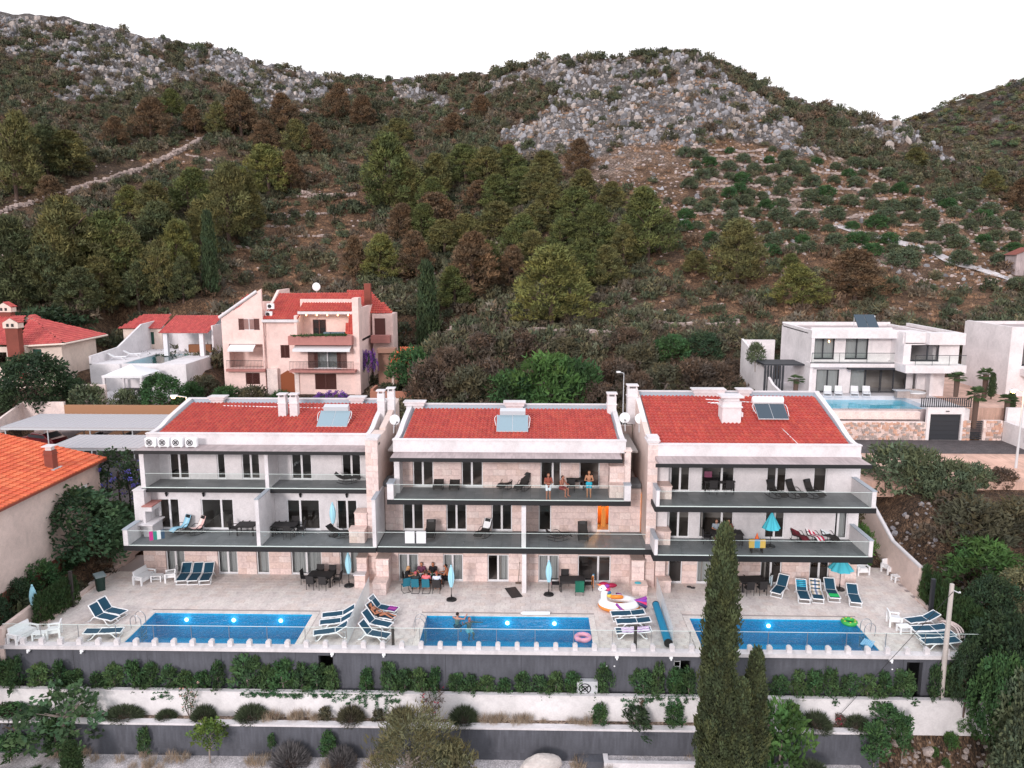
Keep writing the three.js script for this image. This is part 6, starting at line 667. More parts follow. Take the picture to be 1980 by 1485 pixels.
  roof([[x1 - 0.1, 13.9, Z - 0.2], [x2 + 0.3, 13.9, Z - 0.2], [x2 + 1.6, 16.5, Z - 6], [x1 - 0.1, 16.5, Z - 6]], 31, REDS); roof([[x2 + 0.3, 14.75, Z - 0.9], [x3 - 0.3, 14.75, Z - 0.9], [x3 - 0.3, 16.6, Z - 5], [x2 + 0.6, 16.6, Z - 5]], 32, REDS); roof([[xl - 0.5, 14.3, Z - 5], [x1 - 3, 14.3, Z - 5], [x1 - 3, 16.2, Z - 9], [xl - 0.3, 16.2, Z - 9]], 33); roof([[x3 + 0.2, 14.0, Z - 8], [x3 + 3.0, 14.0, Z - 8], [x3 - 1, 16.6, Z - 12], [x3 - 4, 16.6, Z - 12]], 34); roof([[x3 - 1.3, 12.2, Z - 0.1], [x3 - 0.4, 12.2, Z - 0.1], [x3 - 0.4, 14.7, Z - 1], [x3 - 1.0, 14.7, Z - 1]], 36);
  bx('eave', M.trim, p, [x1 - 0.1, x2 + 0.4, 13.55, 13.85, Z - 0.5, Z + 0.1], [x2 + 0.2, x3 - 0.4, 14.4, 14.7, Z - 1.2, Z - 0.8], [xl - 0.6, xl + 2.4, 13.9, 14.25, Z - 5.4, Z - 4.9]); part('parapet_cap', new G().bar([xl - 0.2, 14.05, Z + 0.05], [x1 - 0.5, 17.0, Z + 0.05], 0.2, 0.2, 4), M.trim, p);
  part('gable_wall', new G().prism([[Z - 0.3, 12], [Z - 0.3, 13.9], [Z - 6, 16.9], [Z - 10, 16.9], [Z - 10, 12]], 0.3, sideM(x1 + 0.15)), M.pink, p);
  part('wing', new G().box(x3 + 0.31, x3 + 2.8, 4.5, 13.9, Z - 11, Z - 7.5), M.pink, p); part('wing_window', new G().box(x3 + 0.6, x3 + 1.9, 11.4, 13.4, Z - 7.49, Z - 7.44), M.shutter, p); part('wing_balcony', new G().box(x3 + 0.3, x3 + 2.6, 10.5, 11.4, Z - 7.4, Z - 6.3), M.pinkDark, p);
  part('chimney', new G().box(x3 - 0.7, x3 + 0.1, 15, 17.6, Z - 8.6, Z - 8), M.rust, p);
  part('roof_lamp', new G().sph(x2 + 1.2, 14.3, Z - 0.8, 0.09).sph(x2 + 2.4, 14.3, Z - 0.8, 0.09).sph(x2 + 3.6, 14.3, Z - 0.8, 0.09).sph(x2 + 4.8, 14.3, Z - 0.8, 0.09).sph(x2 + 6.0, 14.3, Z - 0.8, 0.09), M.warmLamp, p, 'stuff'); for (const k of [1.2, 3.6, 6.0]) { const l = new THREE.PointLight('#ffe6cc', 0.8); l.position.set(x2 + k, 14.2, Z - 1.0); l.castShadow = true; p.add(l); }
  { const d = thing('satellite_dish', 'round white satellite dish on top of the pink house', 'satellite dish', [x2 + 1.2, 16.4, Z - 5.5]); part('dish', new G().sph(0, 0.9, 0, 0.5, 0.5, 0.1, 14), M.plastic, d); part('mast', new G().bar([0, -0.4, -0.1], [0, 0.9, -0.1], 0.04), M.alu, d); }
  for (const [k, y] of [[0, 14.1], [0.25, 15.0]]) { const a = thing('air_conditioner', `white air conditioner on the gable of the pink house, ${k ? 'upper' : 'lower'} of two`, 'air conditioner', [x1 + 0.45 + k, y, Z - 0.9]); part('casing', new G().box(-0.4, 0.4, 0, 0.6, -0.15, 0.15), M.plastic, a); part('fan_grille', new G().add(new THREE.CylinderGeometry(0.22, 0.22, 0.02, 14), TRS(-0.08, 0.3, 0.16, 0, PI / 2)), M.dark, a); }
  { const t = thing('garden_pavilion', 'small garden pavilion with a red tiled roof right of the pink house', 'pavilion'); const [a, b, c, d] = R(725, 680, 795, 740, -50); part('roof_tiles', tilePoly([[b - 2.2, d - 1.2, -49], [b, d - 1.2, -49], [b + 0.2, d + 0.3, -52], [b - 1.6, d + 0.3, -52]], { w: 0.3, l: 0.42, pal: ORANGES, seed: 40 }), M.terracotta, t, 'stuff'); part('wall', new G().box(a, b, c - 1, d - 0.3, -52, -51.7).box(a, b - 2, d - 0.3, d + 0.25, -52.5, -51).box(b - 0.3, b, c - 1, d - 1.25, -51.6, -49.2), col('#9a7666', 0.9), t); part('post', new G().box(b - 2.1, b - 1.85, c - 1, d - 1.25, -49.4, -49.1), M.beige, t); }
  { const t = thing('garden_wall', 'low brick garden wall around the paved yard right of the pink house', 'wall'); const [a, b, c, d] = R(715, 748, 800, 775, -43); part('wall_body', new G().box(a, b, 3, d - 0.5, -43.3, -43).box(a, a + 0.3, 3, d - 0.3, -46, -43.31), col('#a5705c', 0.9), t); }
}
{ // ---- left terrace house with its raised pool
  struct('pool_terrace', new G().box(-49.3, -45.9, 3, 9.0, -58, -46).box(-45.9, -41.5, 3, 7.3, -46.6, -46).box(-45.9, -41.5, 3, 7.6, -58, -46.61).box(-41.5, -38.4, 3, 9.0, -58, -46).box(-45.9, -41.5, 7.61, 9.0, -46.6, -46.3).box(-45.9, -41.5, 7.61, 9.0, -58, -55.5), M.white);
  { const p = thing('swimming_pool', 'small pale grey-blue pool on the raised white terrace left of the pink house', 'swimming pool'); part('basin', new G().box(-45.89, -41.51, 7.62, 7.9, -55.49, -46.61), col('#5fa3b4', 0.4), p); const g = new THREE.PlaneGeometry(4.38, 8.8); g.rotateX(-PI / 2); g.translate(-43.7, 8.9, -51.05); part('water', g, M.water, p); }
  { const p = thing('terrace_wall', 'white terrace wall sloping up on the left of the raised pool', 'wall'); part('wall_body', new G().prism([[-46, 8.9], [-46, 9.9], [-52, 10.2], [-58, 12.4], [-64, 12.6], [-64, 8.9]], 0.25, sideM(-49.05)), M.white, p); part('back_wall', new G().box(-49, -37, 8, 11.6, -62, -61.7), M.white, p); }
  struct('terrace_floor', new G().box(-49.2, -38.4, 8.2, 9.0, -61.6, -58.01), M.trim);
  { const p = thing('open_pavilion', 'open poolside pavilion with a red tiled roof and white pillars', 'pavilion'); part('roof_tiles', tilePoly([[-44.6, 11.8, -53], [-38.6, 11.8, -53], [-38.6, 13.5, -58], [-44.6, 13.5, -58]], { w: 0.3, l: 0.42, pal: PINKREDS, seed: 44 }), M.terracotta, p, 'stuff'); part('roof_deck', new G().quad([-44.6, 11.75, -53], [-38.6, 11.75, -53], [-38.6, 13.45, -58], [-44.6, 13.45, -58]), M.white, p); for (const x of [-44.0, -39.6]) part('pillar', new G().box(x - 0.25, x + 0.25, 9, 11.75, -53.8, -53.3), M.white, p); part('back_wall', new G().box(-44.6, -38.4, 9, 13.3, -58.3, -58.1).box(-38.6, -38.4, 9, 12.6, -58, -54), M.white, p); part('bar_counter', new G().box(-42.6, -39.8, 9, 10.0, -57, -56.4), col('#8a5a3c'), p); }
  { const p = thing('guest_house', 'low cream guest house with a pinkish red roof behind the raised pool', 'house'); part('wall', new G().wall(-52.6, -47.6, 8.5, 11.6, -60.3, -60, [[-50.2, -48.6, 9.6, 11.2]]).box(-52.6, -47.6, 8.5, 11.6, -64, -63.7), M.cream, p); part('shutter', new G().box(-50.2, -48.6, 9.61, 11.19, -60.2, -60.1), col('#1f4a3e'), p); part('roof_tiles', tilePoly([[-53, 11.7, -59.6], [-47.4, 11.7, -59.6], [-47.6, 13.2, -63.5], [-51.6, 13.2, -63.5]], { w: 0.3, l: 0.42, pal: PINKREDS, seed: 45 }), M.terracotta, p, 'stuff'); }
  { const p = thing('garden_canopy', 'white square garden canopy on posts below the raised pool', 'canopy'); part('canopy_cloth', new G().add(new THREE.ConeGeometry(3.0, 1.0, 4, 1, true), TRS(-43.2, 8.9, -43.4, PI / 4)), M.cloth, p); for (const [x, z] of [[-45.2, -41.4], [-41.2, -41.4], [-45.2, -45.3], [-41.2, -45.3]]) part('post', new G().box(x - 0.12, x + 0.12, 5, 8.45, z - 0.12, z + 0.12), M.white, p); part('valance', new G().box(-45.35, -41.05, 8.2, 8.42, -41.3, -41.25).box(-41.06, -41.0, 8.2, 8.42, -45.4, -41.31).box(-45.4, -45.34, 8.2, 8.42, -45.4, -41.31), M.cloth, p); }
  solo('garden_table', new G().box(-44.4, -42.2, 6.6, 6.66, -44, -42.6).box(-44.3, -44.2, 5.5, 6.6, -43.9, -42.7).box(-42.4, -42.3, 5.5, 6.6, -43.9, -42.7), M.dark, 'dark table under the white garden canopy', 'table');
  struct('canopy_terrace', new G().box(-48.5, -39, 3, 5.95, -46, -40.5), M.trim);
  { const p = thing('garden_wall', 'stepped pale garden wall left of the two small olive trees', 'wall'); part('wall_body', new G().box(-51.5, -47.2, 4, 6.35, -37.5, -37.2).prism([[-37.2, 4], [-37.2, 6.3], [-33, 5.2], [-33, 4]], 0.25, sideM(-51.4)).box(-48.5, -44.6, 5, 7.6, -40.7, -40.45), M.stone3, p); }
  { const p = thing('garden_wall', 'low orange-brown wall behind the carport roof', 'wall'); part('wall_body', new G().box(-47, -33, 3, 6.1, -37.2, -36.9), col('#a57a5c', 0.9), p); }
}
{ // ---- left villa with brick chimneys
  const p = thing('hipped_house', 'cream house with a hipped red roof and brick chimneys at the left edge', 'house');
  part('wall', new G().wall(-70, -56.4, 6, 10.9, -46.3, -46, [[-60.5, -58.6, 8.6, 10.3]]).box(-56.7, -56.4, 6, 10.9, -47, -46.31).wall(-56.4, -52.9, 6, 11.1, -47.3, -47, []).box(-53.2, -52.9, 6, 11.1, -54, -47.31), M.cream, p);
  const w = R(64, 675, 81, 696, -46.95); part('window', new G().box(w[0], w[1], w[2], w[3], -46.99, -46.9), col('#1f4a3e'), p);
  const roof = (P, s) => part('roof_tiles', tilePoly(P, { w: 0.3, l: 0.42, pal: PINKREDS, seed: s }), M.terracotta, p, 'stuff');
  roof([[-57.4, 11.0, -46.4], [-52.2, 11.3, -46.4], [-59.5, 13.9, -52]], 51); roof([[-70, 11.2, -45.6], [-57.4, 11.2, -45.6], [-60, 13.9, -52], [-70, 13.9, -52]], 52); roof([[-52.2, 11.3, -46.4], [-52.6, 11.3, -56], [-59.5, 13.9, -52]], 54);
  part('eave', new G().bar([-57.4, 10.9, -46.3], [-52.1, 11.2, -46.3], 0.13, 0.13, 4), M.cream, p); part('eave', new G().bar([-52.1, 11.2, -46.3], [-52.5, 11.2, -56], 0.13, 0.13, 4), M.cream, p);
  for (const [px, py, z, h] of [[33, 700, -45.6, 0], [16, 630, -52, 1], [66, 640, -52.5, 2]]) { const v = onZ(px, py, z), t = onZ(px, [634, 603, 622][h], z); const c = part('chimney', new G().box(v.x - 0.7, v.x + 0.7, v.y - 2, t.y, z - 0.4, z + 0.4), M.rust, p), s = h === 2 ? 0.7 : 1; part('chimney_house', new G().box(v.x - 0.85 * s, v.x + 0.85 * s, t.y + 0.004, t.y + 0.6 * s, z - 0.5, z + 0.5).prism([[-0.85 * s, 0], [0.85 * s, 0], [0, 0.5 * s]], 1, M4().makeTranslation(v.x, t.y + 0.6 * s, z - 0.5)), M.cream, c); part('chimney_hole', new G().box(v.x - 0.45 * s, v.x - 0.15 * s, t.y + 0.15, t.y + 0.5 * s, z + 0.5, z + 0.51).box(v.x + 0.1 * s, v.x + 0.4 * s, t.y + 0.15, t.y + 0.5 * s, z + 0.5, z + 0.51), M.dark, c); part('chimney_cap', tilePoly([[v.x + 0.95 * s, t.y + 0.6 * s, z + 0.55], [v.x + 0.95 * s, t.y + 0.6 * s, z - 0.55], [v.x, t.y + 1.15 * s, z - 0.55], [v.x, t.y + 1.15 * s, z + 0.55]], { w: 0.3, l: 0.4, pal: PINKREDS, seed: 60 + h }), M.terracotta, c); }
}
{ // ---- near left house with the orange roof
  const p = thing('orange_roofed_house', 'house with a bright orange tiled roof at the left edge of the picture', 'house');
  const X = -30.8, w = [-12.35, -11.3]; const A = onZ(150, 930, -12);
  const win = [-12.45, -11.35, 4.35, 5.4];
  part('wall', new G().add(new G().wall(-8, 14.1, 0, 6.75, -0.3, 0, [[-win[1] + 0, -win[0] + 0, win[2], win[3]]]).build(), TRS(X, 0, 0, PI / 2)).box(-46, X - 0.31, 0, 6.7, -14.1, -13.8).box(-46, X - 0.31, 0, 6.7, 7.7, 8), M.beige, p);
  part('plinth', new G().box(X, X + 0.03, 0, 1.6, -14, 8), col('#7a4a3c', 0.9), p);
  const sh = new G(), zc = (win[0] + win[1]) / 2; sh.box(X + 0.01, X + 0.05, win[2], win[3], zc - 0.5, zc - 0.01).box(X + 0.01, X + 0.05, win[2], win[3], zc + 0.01, zc + 0.5); part('shutter', sh, M.plastic, p); const hg = new G(); for (const y of [win[2] + 0.1, win[3] - 0.1]) for (const z of [zc - 0.75, zc + 0.75]) hg.box(X, X + 0.04, y, y + 0.1, z, z + 0.12); part('hinge', hg, M.black, p, 'stuff');
  const e = [[-30.35, 6.72, 8.6], [-30.35, 6.72, -14.5], [-39.0, 8.72, -14.5], [-39.0, 8.72, 8.6]];
  part('roof_tiles', tilePoly(e, { w: 0.34, l: 0.44, h: 0.07, pal: ORANGES, seed: 65 }), M.terracotta, p, 'stuff'); part('roof_tiles', tilePoly([[-47.6, 6.72, -14.5], [-47.6, 6.72, 8.6], [-39, 8.72, 8.6], [-39, 8.72, -14.5]], { w: 0.34, l: 0.44, pal: ORANGES, seed: 66 }), M.terracotta, p, 'stuff');
  part('eave', new G().box(-30.5, -30.36, 6.55, 6.72, -14.5, 8.6)  , M.rust, p); part('soffit', new G().quad([-30.5, 6.62, -14.4], [-30.5, 6.62, 8.5], [-39, 8.6, 8.5], [-39, 8.6, -14.4]), M.rust, p); part('gable_wall', new G().prism([[-46, 6.7], [X - 0.3, 6.7], [-39, 8.6]], 0.2, M4().makeTranslation(0, 0, -14.0)), M.beige, p);
  const q = (() => { const d = ray(100, 905); let t = 10; for (; t < 120; t += 0.05) { const y = 21.2 + d.y * t, x = d.x * t; if (y < 6.72 + (-30.35 - x) * 2 / 8.65) break; } return V(d.x * t, 21.2 + d.y * t, 39 + d.z * t); })(); part('chimney', new G().box(-0.28, 0.28, -0.6, 1.25, -0.28, 0.28).box(-0.33, 0.33, 0.95, 1.02, -0.33, 0.33), M.rust, p).position.copy(q); part('chimney_cap', new G().box(-0.36, 0.36, 1.5, 1.56, -0.36, 0.36).box(-0.2, 0.2, 1.25, 1.5, -0.2, 0.2), M.trim, p).position.copy(q); part('flashing', new G().box(-0.45, 0.45, -0.12, 0.02, -0.5, 0.5), M.alu, p).position.copy(q);
  ridgeCaps(p, [-39, 8.85, -14.5], [-39, 8.85, 8.6]);
}
{ // ---- carports with cars
  const port = (label, x0, x1, z0, z1, y, n) => { const p = thing('carport', label, 'carport'); part('roof_sheet', new G().box(x0, x1, y - 0.08, y, z0, z1), col('#b3b0b4', 0.7), p); const g = new G(); for (let x = x0; x < x1; x += 0.5) g.box(x, x + 0.03, y, y + 0.03, z0, z1); part('roof_rib', g, M.alu, p, 'stuff'); part('fascia', new G().box(x0, x1, y - 0.25, y - 0.085, z1 - 0.06, z1), M.alu, p); for (let k = 0; k < n; k++) for (const z of [z1 - 0.2, z0 + 0.2]) part('post', new G().bar([lerp(x0 + 0.3, x1 - 0.3, k / (n - 1)), 1.5, z], [lerp(x0 + 0.3, x1 - 0.3, k / (n - 1)), y - 0.09, z], 0.06), M.alu, p); };
  port('long pale carport roof behind the orange-roofed house, farther of two', -48.2, -28, -35, -29, 5.6, 6); port('shorter pale carport roof beside the left apartment house, nearer of two', -38.5, -27.2, -25, -20.5, 5.9, 4);
  struct('parking_ground', new G().box(-52, -26.8, 1.2, 2.62, -36.8, -15.5), M.asphalt);
  { const p = thing('parking_wall', 'pale back wall behind the parked cars under the carport', 'wall'); part('wall_body', new G().box(-50, -27, 2.63, 4.6, -36.7, -36.4), M.conc, p); for (let x = -48; x < -28; x += 3.2) part('joint', new G().box(x, x + 0.06, 2.63, 4.6, -36.4, -36.36), M.dark, p); }
  const car = (label, hex, pos, ry) => { const c = thing('parked_car', label, 'car', pos, ry), prof = [[-2.1, 0.35], [-2.12, 0.75], [-1.95, 0.95], [-1.45, 1.02], [-0.85, 1.42], [0.55, 1.46], [1.25, 1.05], [1.95, 0.9], [2.12, 0.65], [2.1, 0.32]]; part('body', new G().add(new THREE.ExtrudeGeometry(new THREE.Shape(prof.map((q) => new THREE.Vector2(...q))), { depth: 1.5, bevelEnabled: true, bevelSize: 0.1, bevelThickness: 0.12, bevelSegments: 3 }), M4().makeTranslation(0, 0, -0.75)), mat('car_paint_' + hex.slice(1), hex, 0.25, { clearcoat: 0.7 }), c); part('windscreen', new G().quad([1.35, 1.06, 0.7], [1.35, 1.06, -0.7], [0.66, 1.5, -0.62], [0.66, 1.5, 0.62]).quad([-0.98, 1.5, 0.62], [-0.98, 1.5, -0.62], [-1.58, 1.09, -0.7], [-1.58, 1.09, 0.7]), M.slate, c); part('side_window', new G().box(-1.1, 1.05, 1.06, 1.36, 0.86, 0.875).box(-1.1, 1.05, 1.06, 1.36, -0.875, -0.86), M.slate, c); for (const x of [-1.3, 1.3]) for (const z of [-0.8, 0.8]) { const w = part('wheel', new G().add(new THREE.TorusGeometry(0.25, 0.09, 8, 16), TRS(x, 0.33, z)), M.black, c); part('rim', new G().add(new THREE.CylinderGeometry(0.2, 0.2, 0.12, 12), TRS(x, 0.33, z, 0, PI / 2)), M.alu, w); } for (const z of [-0.55, 0.55]) part('headlight', new G().sph(2.1, 0.72, z, 0.08, 0.1, 0.16, 8), M.plastic, c); return c; };
  car('dark red car parked under the left end of the long carport', '#5e1119', [-47.2, 2.625, -33.6], 2.8); [[-42.6, 'leftmost'], [-39.6, 'middle'], [-36.9, 'rightmost']].forEach(([x, w]) => car(`black car under the long carport, ${w} of the dark cars`, '#0d0e12', [x, 2.625, -33.2], PI / 2));
  { const v = onY(1990, 850, 4.65); car('pale silver car at the right edge beside the street lamp', '#c8ccd2', [v.x + 1.2, 4.6, v.z - 1], 1.2); }
}
{ // ---- flat-roofed white villa on the right
  const p = thing('flat_roofed_villa', 'white flat-roofed modern villa with a pool terrace, left of two', 'house'), Z = -38, x0 = 27.9, xm = 36.2, x1 = 39.6, G0 = 7.45;
  const w1 = [28.35, 30.6, 10.75, 12.95], w2 = [31.7, 33.95, 10.75, 12.95], d1 = [28.8, 31.05, G0 + 0.02, 9.75], d2 = [32.2, 37.75, G0 + 0.02, 9.85];
  part('wall', new G().wall(x0 + 0.31, xm, 10.4, 13.9, Z - 1.4, Z - 1.1, [w1, w2]).wall(x0 + 0.31, xm + 2.2, 5, 10.0, Z - 0.9, Z - 0.6, [d1, d2]).box(x0, x0 + 0.3, 5, 13.7, Z - 9, Z).box(x0, x1, 5, 13.6, Z - 9.3, Z - 9.01).box(x1 - 0.3, x1, 5, 13.6, Z - 9, Z + 1).wall(xm, 41.5, 10.65, 12.6, Z + 1.3, Z + 1.6, [[36.9, 39.6, 10.95, 12.5]]).wall(38.5, 41.2, 5, 10.0, Z - 0.3, Z, []).box(41.2, 41.5, 10.65, 13.3, Z - 9, Z + 1.29).box(40.9, 41.2, 5, 10, Z - 9, Z - 0.31).box(xm, xm + 0.3, 10.4, 13.6, Z - 1.09, Z + 1.29), M.villa, p);
  part('roof_band', new G().box(x0 - 0.05, xm + 0.1, 12.95, 13.75, Z - 1.0, Z + 0.05).box(38.2, 41.6, 12.6, 13.7, Z + 1.0, Z + 2.4).box(xm + 0.11, 38.2, 12.7, 13.7, Z - 0.9, Z + 1.6), M.villa, p);
  part('roof', new G().box(x0, 41.6, 13.3, 13.4, Z - 9, Z - 1.01), M.conc, p); part('parapet', new G().box(x0, x1, 13.41, 13.78, Z - 9.3, Z - 9.05).box(41.3, 41.6, 13.41, 13.7, Z - 9, Z + 1), M.villa, p);
  part('balcony', new G().box(x0 - 0.1, xm, 10.1, 10.5, Z - 1.1, Z + 0.35).box(36.0, 41.75, 9.9, 10.64, Z - 2, Z + 2.7), M.villa, p); part('balcony_edge', new G().box(x0 - 0.12, xm, 10.5, 10.58, Z + 0.2, Z + 0.37).box(31.5, 36.1, 9.9, 10.08, Z + 0.0, Z + 0.6), M.slate, p);
  const gl = (a, b, y, z) => { const rl = part('balcony_railing', new G().box(a, b, y + 0.95, y + 1.0, z - 0.02, z + 0.02), M.slate, p); const n = 3; for (let k = 0; k < n; k++) { const o = part('glass_pane', PANE1, M.rail, rl); o.scale.x = (b - a) / n - 0.03; o.position.set(lerp(a, b, (k + 0.5) / n), y + 0.48, z); part('rail_post', new G().box(lerp(a, b, k / n), lerp(a, b, k / n) + 0.03, y, y + 0.95, z - 0.02, z + 0.02), M.slate, rl); } }; gl(x0, 36.0, 10.55, Z + 0.3); gl(36.9, 41.7, 10.64, Z + 2.6);
  glazed(p, w1[0], w1[1], w1[2] + 0.02, w1[3], Z - 1.1, { m: M.slate, curtain: 1, bar: 0.07 }); glazed(p, w2[0], w2[1], w2[2] + 0.02, w2[3], Z - 1.1, { m: M.slate, curtain: 1, bar: 0.07 }); glazed(p, d1[0], d1[1], d1[2], d1[3], Z - 0.6, { m: M.slate, curtain: 1, bar: 0.07 }); glazed(p, d2[0], 35.2, d2[2], d2[3], Z - 0.6, { m: M.slate, curtain: 3, bar: 0.07 }); glazed(p, 35.25, d2[1], d2[2], d2[3], Z - 0.6, { m: M.slate, bar: 0.07 }); glazed(p, 36.92, 39.58, 10.96, 12.5, Z + 1.6, { m: M.slate, split: 0.6, bar: 0.08 });
  part('room_wall', new G().box(x0 + 0.4, x1 - 0.4, 6, 13, Z - 4, Z - 3.9).box(x0 + 0.4, x1 - 0.4, 10.0, 10.3, Z - 3.9, Z - 1.5), M.inside, p);
  { const s = thing('solar_heater', 'dark tilted solar water heater on the flat villa roof', 'solar panel', [34.0, 13.7, Z - 2.2]); for (const k of [0, 1]) { part('collector', new G().ob(k * 1.05 - 0.5, 0.75, 0, 1.0, 0.06, 1.9, 0, 0.7), M.collDark, s); } part('stand', new G().bar([-0.9, 0, 0.6], [-0.9, 1.3, -0.7], 0.04).bar([1.0, 0, 0.6], [1.0, 1.3, -0.7], 0.04).bar([-0.9, -0.3, -0.7], [-0.9, 1.3, -0.7], 0.04).bar([1, -0.3, -0.7], [1, 1.3, -0.7], 0.04), M.alu, s); }
  { const a = thing('air_conditioner', 'white air conditioner unit on the flat villa roof', 'air conditioner', [35.1, 13.6, Z - 4]); part('casing', new G().box(-0.5, 0.5, 0.2, 1.3, -0.2, 0.2), M.plastic, a); part('fan_grille', new G().add(new THREE.CylinderGeometry(0.34, 0.34, 0.02, 16), TRS(-0.05, 0.75, 0.21, 0, PI / 2)), M.dark, a); }
  // terrace, pool, retaining walls
  struct('villa_terrace', new G().box(24.5, 27.3, 3, 7.4, -47, -31.9).box(27.3, 36.5, 3, 7.4, -47, -36.8).box(36.5, 39.6, 3, 7.4, -47, -30.3).box(27.3, 36.5, 3, 5.9, -36.79, -31.9), M.trim);
  { const q = thing('swimming_pool', 'long turquoise pool along the terrace of the flat-roofed villa', 'swimming pool'); part('basin', new G().box(27.3, 36.5, 5.905, 6.0, -36.79, -32.2), M.poolPale, q); part('pool_wall', new G().box(27.3, 36.5, 5.4, 7.05, -32.2, -31.85), M.conc, q); const g = new THREE.PlaneGeometry(9.2, 4.6); g.rotateX(-PI / 2); g.translate(31.9, 7.0, -34.5); part('water', g, M.water, q); }
  { const q = thing('stone_wall', 'tall wall of pinkish rubble stone below the villa terrace', 'wall'), r = rng(9); part('wall_body', new G().box(24.5, 35.7, 3, 6.2, -30.6, -30.05).box(24.5, 35.7, 6.25, 6.95, -31.8, -31.2), M.stone3, q); const gs = [new G(), new G(), new G()]; for (let y = 4.1; y < 6.3; y += 0.2) for (let x = 24.6; x < 35.6; x += 0.3 + 0.12 * r()) gs[floor(r() * 3)].ob(x, y + 0.08 * (r() - 0.5), -30.04, 0.3 * (0.7 + 0.5 * r()), 0.2 * (0.75 + 0.5 * r()), 0.12, (r() - 0.5) * 0.4, (r() - 0.5) * 0.4, (r() - 0.5) * 0.6); gs.forEach((g, k) => part('rubble_stones', g, [M.stone2, M.drystone, col('#c9a08c', 0.95)][k], q, 'stuff')); }
  { const q = thing('stone_wall', 'short wall of pinkish rubble stone right of the garage, with a slatted gate', 'wall'), r = rng(19); part('wall_body', new G().box(39.0, 39.65, 3, 6.4, -30.5, -30.05).box(40.8, 42.5, 3, 6.4, -30.5, -30.05), M.stone3, q); const gs = [new G(), new G(), new G()]; for (let y = 4.5; y < 6.35; y += 0.2) for (let x = 39.1; x < 42.4; x += 0.3 + 0.1 * r()) if (x < 39.6 || x > 40.9) gs[floor(r() * 3)].ob(x, y, -30.04, 0.3, 0.2 * (0.75 + 0.5 * r()), 0.12, 0, (r() - 0.5) * 0.4, (r() - 0.5) * 0.6); gs.forEach((g, k) => part('rubble_stones', g, [M.stone2, M.drystone, col('#c9a08c', 0.95)][k], q, 'stuff')); const gt = thing('gate', 'dark slatted garden gate between the rubble stone walls', 'gate'); for (let k = 0; k < 9; k++) part('slat', SLAT(), M.slate, gt).position.set(40.23, 4.7 + k * 0.19, -30.2); function SLAT() { return SLAT.g ??= new G().box(-0.54, 0.54, 0, 0.13, -0.02, 0.02).build(); } }
  { const q = thing('garage', 'white garage front with an anthracite door under the villa terrace', 'garage'); part('wall', new G().wall(35.71, 39.0, 3.5, 7.6, -30.29, -30, [[36.0, 38.75, 3.6, 7.0]]), M.villa, q); part('garage_door', new G().box(36.01, 38.74, 4.6, 6.99, -30.25, -30.18), M.slate, q); for (let k = 0; k < 5; k++) part('door_seam', new G().box(36.02, 38.73, 5.05 + k * 0.42, 5.07 + k * 0.42, -30.18, -30.17), M.black, q); part('wall_lamp', new G().box(37.3, 37.6, 7.25, 7.32, -29.99, -29.9), M.slate, q); const f = thing('slatted_fence', 'dark vertical-slat fence above the garage', 'fence'); const [a, b, c, d] = [35.05, 39.5, 7.62, 8.5]; part('rail', new G().box(a, b, c + 0.05, c + 0.1, -30.16, -30.12).box(a, b, d - 0.08, d - 0.03, -30.16, -30.12), M.slate, f); for (let x = a + 0.05; x < b; x += 0.19) part('slat', FS(), M.slate, f).position.set(x, c, -30.09); function FS() { return FS.g ??= new G().box(0, 0.08, 0, 0.86, -0.02, 0.02).build(); } }
  { const q = thing('garden_wall', 'white stepped garden wall along the left side of the flat-roofed villa', 'wall'); part('wall_body', new G().prism([[-31, 4], [-31, 7.5], [-38, 8.3], [-44, 10.4], [-50, 11.6], [-50, 5]], 0.25, sideM(24.5)).box(24.5, 28, 7, 11.5, -50, -49.7), M.villa, q); }
  { const q = thing('carport', 'small anthracite shelter with slatted sides left of the flat-roofed villa', 'shelter'); const [a, b, c, d] = R(1470, 700, 1545, 740, -41); part('roof_sheet', new G().box(a, b, d - 0.15, d, -43, -39.5), M.slate, q); for (let k = 0; k < 7; k++) part('slat', new G().box(a + k * 0.3, a + k * 0.3 + 0.22, 7.4, d - 0.16, -39.55, -39.5), M.slate, q); }
  struct('street', new G().box(24.6, 70, 3.4, 4.6, -25.2, -17), M.pinkRoad); struct('driveway', new G().box(24.6, 42.5, 3.4, 4.61, -30.04, -25.21), M.asphalt);
  { const q = thing('garden_wall', 'white garden wall with a letterbox at the right edge', 'wall'); part('wall_body', new G().box(42.51, 42.76, 4, 6.4, -30, -25).box(42.77, 60, 4, 7.6, -30.3, -30), M.villa, q); part('letterbox', new G().box(42.45, 42.5, 5.2, 5.7, -26.8, -26.4), M.black, q); }
  // second villa
  const v = thing('flat_roofed_villa', 'white flat-roofed villa cut off by the right edge of the picture', 'house'); part('wall', new G().wall(47.3, 64, 5, 14.1, -38.3, -38, [[48.6, 52.5, 10.3, 12.6]]).box(47.3, 47.6, 5, 14.1, -46, -38.31).box(47.3, 64, 5, 14, -46.3, -46.01), M.villa, v); part('roof', new G().box(47.61, 64, 13.6, 13.7, -46, -38.31), M.conc, v); glazed(v, 48.6, 52.5, 10.32, 12.59, -38, { m: M.slate, bar: 0.08 }); part('balcony', new G().box(48.5, 58, 9.3, 10.0, -37.99, -36.6), M.villa, v); part('room_wall', new G().box(47.7, 62, 6, 13.5, -42, -41.9), M.inside, v); part('ground_window', new G().box(49.4, 51.8, 7.4, 9.2, -37.99, -37.94), M.slate, v);
  struct('villa_terrace', new G().box(39.61, 62, 3, 7.2, -50, -32), M.pinkRoad);
